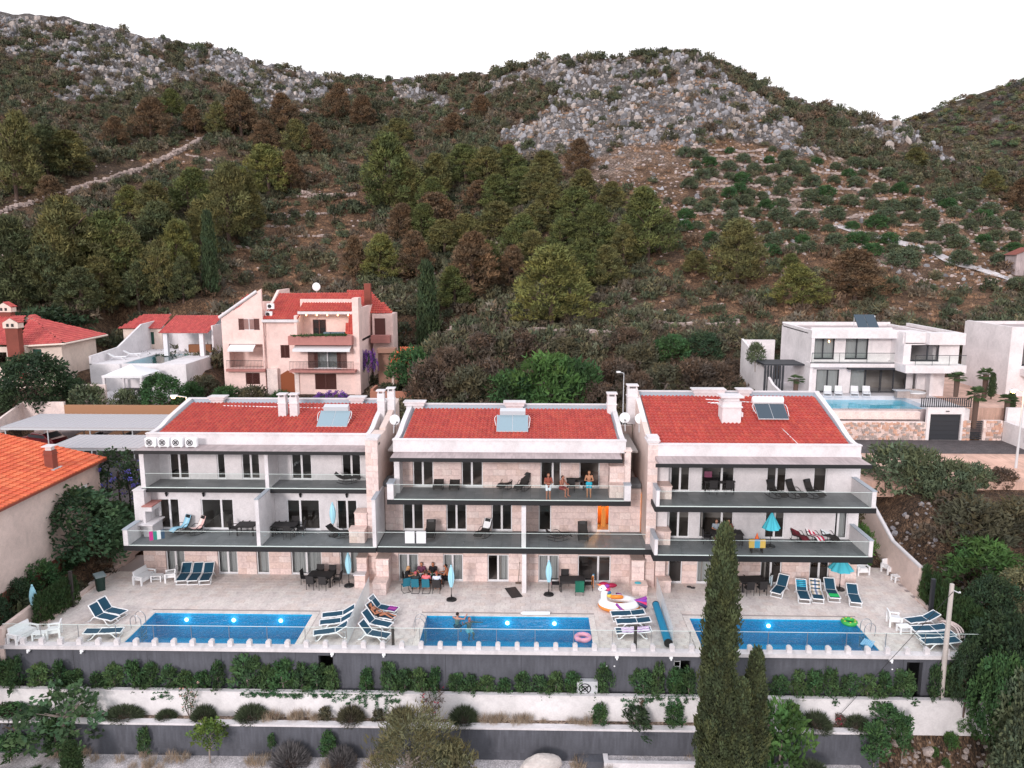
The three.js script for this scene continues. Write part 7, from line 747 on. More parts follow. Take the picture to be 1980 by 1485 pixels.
  // cabin high on the right
  { const c = T(1984, 534), h = thing('stone_cabin', 'tiny pale cabin with a tiled roof at the right edge among the olive trees', 'cabin', [c.x, c.y, c.z]); part('wall', new G().box(-1.8, 3, -1, 3.4, -3, 0).prism([[-1.8, 3.4], [3, 3.4], [0.6, 4.4]], 2.98, M4().makeTranslation(0, 0, -2.99)), M.conc, h); part('roof', new G().quad([-2.1, 3.35, 0.3], [-2.1, 3.35, -3.2], [0.6, 4.55, -3.2], [0.6, 4.55, 0.3]), M.rust, h); part('door', new G().box(-0.4, 0.5, 0, 2, 0.001, 0.03), M.dark, h); }
}
{ // ---- street lamps
  const lamp = (label, base, top, s, warm) => { const t = thing('street_lamp', label, 'street lamp', base); part('pole', new G().bar([0, -0.5, 0], [0, top, 0], 0.11 * s, 0.06 * s, 10), M.alu, t); part('arm', new G().bar([0, top, 0], [-0.8 * s, top + 0.15, 0.2], 0.04), M.alu, t); part('lamp_head', new G().ob(-0.95 * s, top + 0.15, 0.22, 0.6 * s, 0.12, 0.25, 0.2), M.plastic, t); if (warm) { part('lamp_glow', new G().sph(-1.0 * s, top + 0.04, 0.24, 0.17, 0.12, 0.17), M.warmLamp, t); const l = new THREE.PointLight('#ffc080', 12); l.position.set(-1.0 * s, top - 0.25, 0.24); l.castShadow = true; t.add(l); } };
  lamp('lit street lamp on a tall pole at the right edge by the road', [38.2, 4.6, -20.85], 6.1, 1, true); const v = onZ(1205, 780, -24); lamp('street lamp rising from the bushes behind the stone house', [v.x, v.y - 2, -24], onZ(1205, 722, -24).y - v.y + 2, 0.5, false); const w = onZ(362, 790, -19); lamp('lit street lamp behind the roof of the left apartment house', [w.x, w.y - 5, -19], onZ(362, 768, -19).y - w.y + 5, 0.9, true);
}
// ---------------------------------------------------------------- vegetation
function trunkG(h, r, seed, limbs = 5, spread = 1.2) { const q = rng(seed), g = new G(), top = [0.3 * (q() - 0.5), h, 0.3 * (q() - 0.5)]; g.tube([[0, -0.6, 0], [0.12 * (q() - 0.5), h * 0.4, 0.12 * (q() - 0.5)], top], r, 7, 8); for (let k = 0; k < limbs; k++) { const a = k * 2.4 + q(), y = h * (0.45 + 0.5 * q()), s = spread * (0.6 + 0.6 * q()); g.bar([0, y, 0], [s * cos(a), y + s * (0.3 + 0.5 * q()), s * sin(a)], r * 0.55, r * 0.15, 5); } return g.build(); }
function plantProto(name, trunk, crown, tm, lm, extra = []) { const o = new THREE.Group(); o.name = name; if (trunk) part('trunk', trunk, tm, o); part('crown', crown, lm, o); extra.forEach(([n, g, m]) => part(n, g, m, o)); return o; }
function plant(proto, p, s, ry, label, category, group, lm) { const o = copy(proto, null, p, ry, group, s); tag(o, label, category, group); if (lm) o.children.find((c) => c.name === 'crown').material = lm; return o; }
const pineR = (k) => (u, th) => 3.2 * (pow(max(0, 1 - u), 0.52 + 0.1 * k) * (0.5 + 0.5 * min(1, (u + 0.06) / 0.25))) * (1 + 0.24 * sin(th * 2 + k * 1.7) + 0.15 * sin(th * 3 + k + u * 5));
const PINES = [0, 1, 2, 3, 4, 5].map((k) => plantProto('pine_tree', trunkG(6.4, 0.2, 100 + k, 7, 1.7), foliage({ seed: 200 + k, N: 150, per: 56, h: 7.0, y0: 1.1, R: pineR(k % 3), cs: 0.66, ll: 0.38, lw: 0.13, up: 0.42, out: 0.6, inner: 0.35, sq: 0.62, tone: 0.42, bent: 1.6 }), M.bark, L.pine)); // about 8.4 m tall, 6.4 m wide
const BUSH = [0, 1, 2, 3].map((k) => plantProto('bush', trunkG(0.7, 0.06, 300 + k, 4, 0.6), foliage({ seed: 310 + k, N: 46, per: 42, h: 1.5, y0: 0.15, R: (u, th) => 1.05 * sqrt(max(0, 1 - (1.25 * u - 0.28) ** 2)) * (1 + 0.18 * sin(th * 3 + k)), cs: 0.36, ll: 0.22, lw: 0.10, up: 0.3, inner: 0.4, sq: 0.75, tone: 0.35 }), M.greyBark, L.oliveB)); // 1.9 m tall, 2.4 m wide
const LAUREL = [0, 1, 2, 3].map((k) => plantProto('laurel_bush', trunkG(0.8, 0.03, 330 + k, 4, 0.3), foliage({ seed: 340 + k, N: 38, per: 30, h: 1.35, y0: 0.1, R: (u, th) => 0.52 * (0.8 + 0.35 * sin(PI * u) - 0.35 * u * u) * (1 + 0.22 * sin(th * 2 + k) + 0.22 * sin(th * 3 + u * 5 + k * 2)), cs: 0.21, ll: 0.18, lw: 0.085, up: 0.4, inner: 0.3, tone: 0.4, quad: true }), M.greyBark, L.laurel)); // 1.5 x 1.1
const DOME = [0, 1, 2].map((k) => { // spiky rosemary domes: blades fanning out of the ground
  const r = rng(360 + k), pos = [], nor = [], cl = []; for (let i = 0; i < 2600; i++) { const th = r() * 2 * PI, e = Math.asin(r() * 0.98), L0 = 0.8 + 0.25 * r(), a = r() < 0.7 ? 0.62 + 0.3 * r() : 0.2 + 0.5 * r(), d = V(cos(th) * cos(e), sin(e) * 0.85, sin(th) * cos(e)), p = d.clone().multiplyScalar(a * 0.98), q = d.clone().multiplyScalar(min(1.08, a + 0.22) * L0 + 0.14), s = V(r() - 0.5, r() - 0.5, r() - 0.5).cross(d).normalize().multiplyScalar(0.024), n = V().crossVectors(s, d).normalize(), f = 0.65 + 0.7 * r(); q.y += 0.05; pos.push(p.x - s.x, p.y - s.y, p.z - s.z, p.x + s.x, p.y + s.y, p.z + s.z, q.x, q.y, q.z); for (let j = 0; j < 3; j++) { nor.push(n.x, n.y, n.z); cl.push(f, f, f); } }
  const g = new THREE.BufferGeometry(); g.setAttribute('position', new THREE.Float32BufferAttribute(pos, 3)); g.setAttribute('normal', new THREE.Float32BufferAttribute(nor, 3)); g.setAttribute('color', new THREE.Float32BufferAttribute(cl, 3)); return plantProto('rosemary_bush', new G().sph(0, 0.1, 0, 0.5, 0.42, 0.5, 10).build(), g, M.bark, L.rosemary); }); // radius 1
const BROAD = [0, 1, 2].map((k) => plantProto('broadleaf_tree', trunkG(2.2, 0.14, 380 + k, 7, 1.5), foliage({ seed: 390 + k, N: 120, per: 48, h: 3.6, y0: 0.9, R: (u, th) => 2.35 * sqrt(max(0.02, 1 - (1.5 * u - 0.5) ** 2)) * (1 + 0.16 * sin(th * 3 + k) + 0.08 * sin(5 * th)), cs: 0.55, ll: 0.30, lw: 0.15, up: 0.1, out: 0.7, inner: 0.6, tone: 0.4, quad: true }), M.bark, L.dark)); // 4.8 tall, 5.2 wide
const THUJA = plantProto('thuja', trunkG(1.2, 0.04, 420, 0), foliage({ seed: 421, N: 44, per: 34, h: 1.85, y0: 0.08, R: (u) => 0.3 * (1 - 0.75 * u * u), cs: 0.14, ll: 0.16, lw: 0.05, up: 1.2, inner: 0.4, tone: 0.25 }), M.bark, L.thuja); // 2 m
const CYP = plantProto('cypress_tree', trunkG(6, 0.14, 430, 0), foliage({ seed: 431, N: 130, per: 44, h: 7.6, y0: 0.25, R: (u) => 0.72 * pow(max(0, 1 - u), 0.55) * min(1, 0.55 + 2.2 * u), cs: 0.34, ll: 0.34, lw: 0.10, up: 1.5, inner: 0.45, tone: 0.3, sq: 1.3 }), M.bark, L.cyp); // 8 m
// where a plant stands on the ground: foot picture point, size from the picture
const distOf = (v) => 39 - v.z;
function onHill(proto, px, top, foot, w, pw, ph, label, category, group, lm, seed = 1) { const v = T(px, foot), d = hypot(distOf(v), 21.2 - v.y) * 0.99, k = d / FP; const s = w * k / pw, h = (foot - top) * k * 1.03 / ph; return plant(proto, [v.x, v.y - 0.15, v.z], [s, h, s], rng(px * 7 + foot)() * 6.28, label, category, group, lm); }
{ // ---- pines
  const P = [['g', 757, 273, 413, 112], ['o', 787, 320, 415, 78], ['o', 847, 307, 380, 74], ['g', 900, 287, 362, 80], ['o', 943, 293, 362, 66], ['g', 990, 288, 350, 62], ['o', 1053, 300, 362, 62], ['r', 1120, 276, 332, 52], ['g', 970, 345, 412, 76], ['r', 920, 355, 405, 58], ['o', 1043, 330, 402, 78], ['o', 1127, 335, 395, 72], ['r', 847, 380, 455, 100], ['o', 960, 396, 470, 98], ['o', 1027, 398, 455, 68], ['g', 1107, 368, 440, 82], ['o', 1180, 358, 412, 62], ['g', 1253, 372, 506, 115], ['g', 1143, 402, 496, 88], ['o', 860, 430, 496, 84], ['y', 733, 458, 546, 84], ['r', 807, 452, 546, 74], ['r', 913, 456, 582, 115], ['o', 1030, 452, 530, 80], ['y', 1067, 482, 636, 142], ['g', 1127, 468, 562, 92], ['r', 690, 462, 542, 56], ['r', 985, 480, 562, 64], ['o', 1205, 440, 520, 70], ['g', 880, 520, 600, 80], ['g', 815, 400, 470, 70], ['o', 900, 420, 492, 74], ['g', 1000, 420, 495, 76], ['g', 1085, 420, 498, 76], ['o', 1060, 360, 425, 66], ['g', 830, 350, 420, 70], ['r', 775, 400, 470, 66], ['g', 940, 470, 545, 70], ['o', 1180, 480, 560, 78], ['g', 1010, 330, 390, 60]];
  const Q = [['o', 33, 228, 388, 96], ['d', 95, 250, 350, 80], ['o', 133, 262, 340, 100], ['r', 220, 232, 284, 50], ['r', 293, 198, 272, 66], ['g', 333, 181, 228, 44], ['r', 377, 212, 258, 44], ['o', 420, 206, 265, 40], ['r', 467, 186, 262, 74], ['r', 553, 190, 256, 62], ['r', 513, 240, 296, 50], ['o', 573, 240, 302, 52], ['r', 617, 246, 302, 46], ['y', 520, 288, 384, 92], ['r', 563, 300, 376, 54], ['r', 650, 172, 236, 54], ['r', 700, 195, 250, 56], ['r', 930, 193, 232, 40], ['r', 870, 226, 270, 52], ['o', 770, 236, 285, 56]];
  const W = [['y', 253, 364, 424, 56], ['g', 367, 332, 422, 90], ['o', 443, 326, 474, 98], ['o', 300, 358, 444, 84], ['o', 150, 388, 565, 138], ['g', 213, 415, 565, 116], ['d', 33, 425, 600, 126], ['o', 113, 415, 585, 116], ['y', 347, 432, 545, 72], ['o', 390, 394, 505, 66], ['d', 300, 398, 525, 112], ['o', 310, 470, 592, 66], ['o', 483, 348, 454, 66], ['d', 270, 508, 602, 84], ['d', 100, 480, 595, 96], ['o', 200, 500, 602, 92], ['d', 40, 500, 606, 90], ['o', 245, 440, 560, 80], ['d', 160, 520, 610, 90], ['d', 355, 500, 585, 60], ['r', 100, 345, 400, 50]];
  const C = { g: ['dark green', L.pine], o: ['olive green', L.olive], r: ['rusty brown', L.rust], y: ['yellowish green', L.yellow], d: ['very dark green', L.dpine] };
  const ORD = 'first,second,third,fourth,fifth,sixth,seventh,eighth,ninth,tenth,eleventh,twelfth,thirteenth,fourteenth,fifteenth,sixteenth,seventeenth,eighteenth'.split(',');
  const put = (list, where, off) => list.forEach(([c, x, t, b, w], k) => { const same = list.filter((q) => q[0] === c).sort((p, q) => p[1] - q[1]), n = same.findIndex((q) => q[1] === x && q[2] === t); onHill(PINES[(k + off) % 6], x, t - 4, b, w * 1.15, 6.4, 8.4, `${ORD[n]} from left of the ${C[c][0]} pines ${where}`, 'pine tree', `pines ${where}`, C[c][1]); });
  put(P, 'in the wood above the stone house', 0); put(Q, 'high above the diagonal wall', 2); put(W, 'in the wood above the villas', 4);
  [['o', 1425, 428, 556, 112, 'tall olive green pine standing alone left of the rusty shrubby pine'], ['r', 1652, 484, 582, 128, 'wide rusty brown pine above the white villas'], ['y', 1553, 512, 596, 108, 'small yellowish green pine behind the flat-roofed white villa'], ['g', 1527, 490, 532, 44, 'small dark green pine between the lone olive pine and rusty pine'], ['o', 1767, 288, 326, 56, 'olive yellowish pine on the saddle below the far hill'], ['o', 1921, 332, 376, 50, 'rounded olive pine at the upper edge of the terraced grove'], ['r', 1974, 348, 410, 60, 'rusty pine at the right edge beside the terraced grove'], ['o', 1345, 485, 530, 70, 'broad olive pine among bushes left of the lone tall pine']].forEach(([c, x, t, b, w, l], k) => onHill(PINES[k % 6], x, t, b, w, 6.4, 8.4, l, 'pine tree', null, C[c][1]));
  onHill(CYP, 410, 416, 572, 36, 1.75, 8, 'slender dark cypress on the slope above the white pool terrace', 'cypress tree'); onHill(CYP, 828, 512, 690, 52, 1.75, 8, 'tall dark cypress right of the pink house', 'cypress tree');
}
{ // ---- olive trees on the dry terraces
  const O = [[350, 570, 50], [500, 578, 38], [410, 628, 55], [530, 635, 56], [690, 600, 34], [690, 642, 60], [780, 585, 34], [885, 612, 36], [75, 600, 36], [110, 665, 60], [160, 650, 50], [340, 684, 60], [270, 676, 46], [745, 704, 66], [880, 692, 40], [1000, 708, 56], [330, 742, 56], [380, 768, 46], [360, 815, 64], [570, 755, 58], [575, 826, 52], [830, 764, 66], [835, 812, 48], [965, 815, 64], [1060, 774, 50], [1140, 744, 60], [1260, 744, 60], [1365, 760, 40], [560, 898, 78], [722, 842, 40], [875, 892, 84], [1120, 942, 76], [1175, 890, 66], [1325, 838, 72], [1430, 900, 68], [1510, 790, 86], [1540, 832, 56], [1290, 690, 40], [1540, 985, 66], [1780, 862, 64], [1790, 944, 66], [1740, 1038, 52], [1345, 1030, 62], [1590, 1062, 84], [1615, 1155, 96], [1845, 1158, 76], [1740, 905, 70], [1905, 912, 64], [40, 820, 46], [120, 855, 66], [85, 955, 44], [1010, 1036, 76], [1275, 1155, 112], [155, 768, 44], [845, 972, 40], [520, 512, 24], [270, 520, 28], [165, 820, 50], [1040, 648, 30], [470, 970, 66], [600, 1010, 60], [690, 1040, 54], [700, 900, 52], [1935, 1290, 60], [1580, 1395, 46], [1440, 1320, 40], [1690, 640, 40], [1600, 800, 44]];
  const l = 'rounded grey-green olive tree on the stony terraces above the white villas';
  { const r = rng(555); for (const y of [545, 600, 660, 715, 775, 835, 895, 950, 1030, 1090]) for (let x = 20; x < 1960; x += 118) { const X = x + 70 * (r() - 0.5), Y = y + 26 * (r() - 0.5), p = T(1320 + X / 3, 120 + Y / 3); if (inside(GROVE, p.x, p.z) && O.every((o) => hypot(o[0] - X, (o[1] - Y) * 1.6) > 74)) O.push([X, Y, 34 + 26 * r() + y * 0.012]); } }
  O.forEach(([x, y, w], k) => { const px = 1320 + x / 3, py = 120 + (y + w * 0.3) / 3; onHill(BUSH[k % 4], px, py - w * 0.86 / 3 - 4, py, w * 1.6 / 3 + 4, 2.4, 1.85, l, 'olive tree', l, k % 5 === 1 ? L.greenB : L.oliveTree); });
}
// ---- scrub, rocks and small stones on the hill: nobody could count them
function strew(name, geo, m, n, seed, pick, sizeOf, colorOf, sink = 0.1) {
  const r = rng(seed), mx = [], cs = [], q = new THREE.Quaternion();
  for (let k = 0; k < n; k++) { const s = (r() * 2 - 1) * 0.92, a = r(), D = sqrt(lerp(8500, 56600, a)), x = s * D, z = 39 - D, [, Dr] = ridge(s); if (D > Dr + 3 || !pick(x, z, r, D / Dr, s)) continue; const S = sizeOf(r, x, z); mx.push(M4().compose(V(x, H(x, z) - sink * S[1], z), q.setFromEuler(new THREE.Euler((r() - 0.5) * 0.3, r() * 6.28, (r() - 0.5) * 0.3)), V(...S)).clone()); cs.push(colorOf(r, x, z)); }
  const o = new THREE.InstancedMesh(geo, m, mx.length); mx.forEach((q, i) => { o.setMatrixAt(i, q); o.setColorAt(i, new THREE.Color().setRGB(...cs[i])); }); o.name = numbered(name); o.userData.kind = 'stuff'; o.castShadow = o.receiveShadow = true; scene.add(o); return o;
}
{
  const LANE = poly([[-40, 448], [100, 395], [220, 356], [320, 320], [396, 280], [414, 256], [380, 256], [300, 300], [140, 352], [0, 398], [-40, 412]]);
  const scrubG = [0, 1, 2].map((k) => foliage({ seed: 500 + k, N: 20, per: 11, h: 0.85, y0: 0.05, R: (u, th) => 0.85 * sqrt(max(0, 1 - u * u * 0.8)) * (1 + 0.2 * sin(th * 2 + k)), cs: 0.33, ll: 0.34, lw: 0.17, up: 0.35, inner: 0.25, tone: 0.35 }));
  const cover = (x, z, r, t, s) => { if (inside(LANE, x, z)) return false; const rk = rocky(x, z); if (jit(ROCKFACE, x, z)) return r() < 0.09; if (jit(GROVE, x, z, 3)) return r() < 0.025; if (jit(CUT, x, z)) return r() < 0.3; if (jit(LOWR, x, z)) return r() < 0.22; if (jit(PATCHL, x, z)) return r() < 0.2; return r() < (rk > 0.5 ? 0.14 : 0.78) * (0.45 + 0.95 * clamp(0.5 + 1.4 * fbm(x * 0.08, z * 0.08, 2, 6.6), 0, 1)); };
  const tint = (r, x, z) => { const a = r(), w = 0.75 + 0.5 * r(), D = 39 - z; const c = a < 0.4 ? [0.102, 0.100, 0.058] : a < 0.62 ? [0.138, 0.112, 0.080] : a < 0.92 ? [0.074, 0.088, 0.048] : [0.13, 0.088, 0.058]; return c.map((v) => v * w); };
  scrubG.forEach((g, k) => strew('hillside_scrub', g, L.scrub, 7600, 600 + k, cover, (r) => { const s = 0.8 + 1.1 * r() * r() + 0.2 * r(); return [s * (0.9 + 0.4 * r()), s * (0.9 + 0.5 * r()), s]; }, tint));
  const rockG = [0, 1, 2, 3].map((k) => { const g0 = new THREE.IcosahedronGeometry(1, 2), p = g0.attributes.position, rr = rng(700 + k), pl = Array.from({ length: 12 }, () => [V(rr() - 0.5, (rr() - 0.5) * 0.6, rr() - 0.5).normalize(), 0.42 + 0.36 * rr()]); for (let i = 0; i < p.count; i++) { const v = V().fromBufferAttribute(p, i); pl.forEach(([n, d]) => { const e = v.dot(n) - d; if (e > 0) v.addScaledVector(n, -e * 0.97); }); p.setXYZ(i, v.x, v.y * (1 + 0.3 * (k & 1)), v.z * (k & 2 ? 0.7 : 1)); } const g = g0.index ? g0.toNonIndexed() : g0, q = g.attributes.position, cl = []; g.computeVertexNormals(); for (let i = 0; i < q.count; i += 3) { const f = 1 + 0.45 * noise(q.getX(i) * 2.2, q.getY(i) * 5, q.getZ(i) * 2.2 + k); for (let j = 0; j < 3; j++) cl.push(f, f, f); } g.setAttribute('color', new THREE.Float32BufferAttribute(cl, 3)); return g; });
  const rockTint = (r) => { const w = 0.4 + 0.9 * r(); return r() < 0.55 ? [0.30 * w, 0.297 * w, 0.315 * w] : [0.35 * w, 0.305 * w, 0.28 * w]; };
  rockG.forEach((g, k) => strew('limestone_rocks', g, M.rock, 16000, 720 + k, (x, z, r) => { const rk = rocky(x, z); return r() < (jit(GROVE, x, z, 3) ? 0.08 : sstep(0.35, 0.75, rk)); }, (r, x, z) => { const s = jit(ROCKFACE, x, z) ? 0.2 + 0.8 * r() ** 3 : jit(GROVE, x, z, 3) ? 0.25 + 0.3 * r() : 0.22 + 0.8 * r() ** 3; return [s * (0.9 + 0.6 * r()), s * (0.6 + 0.8 * r()), s]; }, rockTint, 0.25));
  strew('small_stones', new THREE.IcosahedronGeometry(0.22, 0), M.drystone, 30000, 740, (x, z, r) => jit(GROVE, x, z, 3) ? r() < 0.55 : r() < 0.07, (r) => { const s = 0.6 + 1.0 * r(); return [s * 1.4, s * 0.8, s]; }, (r) => { const w = 0.7 + 0.7 * r(); return [w, w * 0.97, w * 0.97]; }, 0.02);
  strew('dry_grass_tufts', foliage({ seed: 760, N: 10, per: 9, h: 0.16, y0: 0, R: () => 0.5, cs: 0.14, ll: 0.34, lw: 0.05, up: 1.2, inner: 0 }), L.dryG, 9000, 761, (x, z, r) => (jit(GROVE, x, z, 3) || jit(CUT, x, z) || jit(PATCHL, x, z) || jit(LOWR, x, z) || jit(ROCKFACE, x, z)) && r() < 0.7, (r) => { const s = 0.8 + 0.8 * r(); return [s, s * 0.8, s]; }, (r) => { const w = 0.7 + 0.6 * r(); return [w * 1.1, w * 0.9, w * 0.8]; }, 0);
  // scrub and rock on the far hill
  const r = rng(770), mx = [], cs = []; for (let k = 0; k < 3800; k++) { const i = floor(r() * 151), j = floor(r() * 71), o = (j * 151 + i) * 3; const D = 39 - FARPOS[o + 2], s = 1.2 + 2.2 * r(); mx.push(TRS(FARPOS[o] + (r() - 0.5) * 5, FARPOS[o + 1] - 0.2, FARPOS[o + 2] + (r() - 0.5) * 5, r() * 6, 0, 0, s, s * 0.8, s)); cs.push([0.125, 0.115, 0.070].map((v) => v * (0.7 + 0.6 * r()))); }
  const o = new THREE.InstancedMesh(scrubG[0], L.scrub, mx.length); mx.forEach((q, i) => { o.setMatrixAt(i, q); o.setColorAt(i, new THREE.Color().setRGB(...cs[i])); }); o.name = 'far_hill_scrub'; o.userData.kind = 'stuff'; scene.add(o);
  globalThis.SCRUBG = scrubG; globalThis.ROCKG = rockG;
}
// ---- dry stone walls following the slope
function dryWall(pts, label, { h = 0.8, w = 0.6, seed = 1, group } = {}) {
  const t = thing('dry_stone_wall', label, 'stone wall', [0, 0, 0], 0, group), g = new G(), r = rng(seed); g.tint(1);
  const P = pts.map(([x, y]) => T(x, y));
  for (let k = 0; k < P.length - 1; k++) { const a = P[k], b = P[k + 1], n = max(1, Math.round(a.distanceTo(b) / 0.55)); for (let i = 0; i < n; i++) { const f = (i + r() * 0.5) / n, x = lerp(a.x, b.x, f), z = lerp(a.z, b.z, f), y = H(x, z); for (let c = 0; c < Math.round(h / 0.35); c++) { const s = 0.42 * (0.7 + 0.6 * r()), q = 0.75 + 0.5 * r(); g.tint(q, q * 0.97, q * 0.98); g.ob(x + (r() - 0.5) * 0.3, y + c * 0.33 + 0.08, z + (r() - 0.5) * 0.4, s * 1.35, s * 0.95, w * (0.8 + 0.4 * r()), r() * 3, (r() - 0.5) * 0.5, (r() - 0.5) * 0.4); } } }
  part('stones', g, DRYM, t, 'stuff');
}
const DRYM = mat('dry_stone_tinted', '#a3968f', 0.95, { vertexColors: true });
dryWall([[-40, 425], [0, 413], [60, 396], [140, 370], [220, 345], [300, 318], [350, 292], [398, 268]], 'long pale dry stone wall running diagonally up the left hillside', { h: 0.75, w: 1.3, seed: 3 });
dryWall([[835, 655], [900, 648], [980, 652], [1060, 654], [1130, 656], [1200, 660]], 'rough dry stone wall above the bushes behind the stone house', { h: 1.3, seed: 4 });
dryWall([[1225, 622], [1290, 636], [1380, 640], [1430, 630]], 'rubble dry stone wall left of the flat-roofed villa', { h: 1.2, seed: 5 });
dryWall([[560, 372], [610, 380], [690, 378]], 'short dry stone wall in the clearing between the two woods', { h: 0.7, seed: 6 });
{
  const l = 'low pale dry stone terrace wall on the slope of olive trees'; const z5 = ([x, y]) => [1320 + x / 3, 120 + y / 3];
  [[[0, 512], [150, 515], [330, 520], [500, 505]], [[0, 545], [200, 550], [420, 545], [640, 565]], [[120, 575], [330, 600], [600, 590], [760, 628]], [[0, 655], [140, 690], [300, 690], [520, 655], [700, 630], [980, 660]], [[0, 722], [220, 725], [480, 730], [640, 700]], [[640, 742], [830, 735], [1050, 740], [1200, 715]], [[430, 790], [600, 800], [760, 800], [1000, 795], [1200, 800]], [[0, 850], [200, 862], [420, 850], [640, 855], [900, 858]], [[0, 895], [250, 885], [420, 915]], [[1200, 945], [1400, 950], [1620, 960], [1980, 970]], [[980, 905], [1120, 870], [1260, 880], [1440, 870]], [[1200, 1015], [1450, 1050], [1600, 1045], [1900, 1040]], [[700, 480], [780, 520], [900, 590], [1000, 625], [1180, 690]], [[1450, 800], [1640, 830], [1820, 855]], [[1380, 1090], [1600, 1100], [1700, 1160]]].forEach((p, k) => dryWall(p.map(z5), l, { h: 0.4, w: 0.8, seed: 20 + k, group: l }));
  const l2 = 'low dry stone terrace wall in the clearing below the upper wood'; [[[520, 415], [580, 418], [650, 414]], [[545, 381], [600, 383], [660, 384]], [[490, 435], [560, 438]], [[500, 460], [560, 462], [640, 458]], [[460, 478], [530, 486]], [[360, 300], [420, 316], [480, 314]], [[420, 276], [490, 283]], [[370, 330], [430, 329]]].forEach((p, k) => dryWall(p, l2, { h: 0.5, seed: 50 + k, group: l2 }));
}
{ // gravel path across the terraces
  const c = [[1612, 434], [1650, 446], [1690, 458], [1740, 470], [1800, 488], [1840, 506], [1890, 520], [1955, 540]].map(([x, y]) => T(x, y)), pos = [], idx = []; const cv = new THREE.CatmullRomCurve3(c); const n = 120; for (let k = 0; k <= n; k++) { const p = cv.getPoint(k / n), t = cv.getTangent(k / n), s = V(-t.z, 0, t.x).normalize(); for (const e of [-1.1, 0, 1.1]) { const x = p.x + s.x * e, z = p.z + s.z * e; pos.push(x, H(x, z) + 0.12, z); } if (k) { const o = k * 3; for (const q of [0, 1]) idx.push(o + q - 3, o + q + 1, o + q, o + q - 3, o + q - 2, o + q + 1); } }
  const g = new THREE.BufferGeometry(); g.setAttribute('position', new THREE.Float32BufferAttribute(pos, 3)); g.setIndex(idx); g.computeVertexNormals(); const uv = []; for (let i = 0; i < pos.length; i += 3) uv.push(pos[i], pos[i + 2]); g.setAttribute('uv', new THREE.Float32BufferAttribute(uv, 2)); struct('gravel_path', g, M.gravel);
}
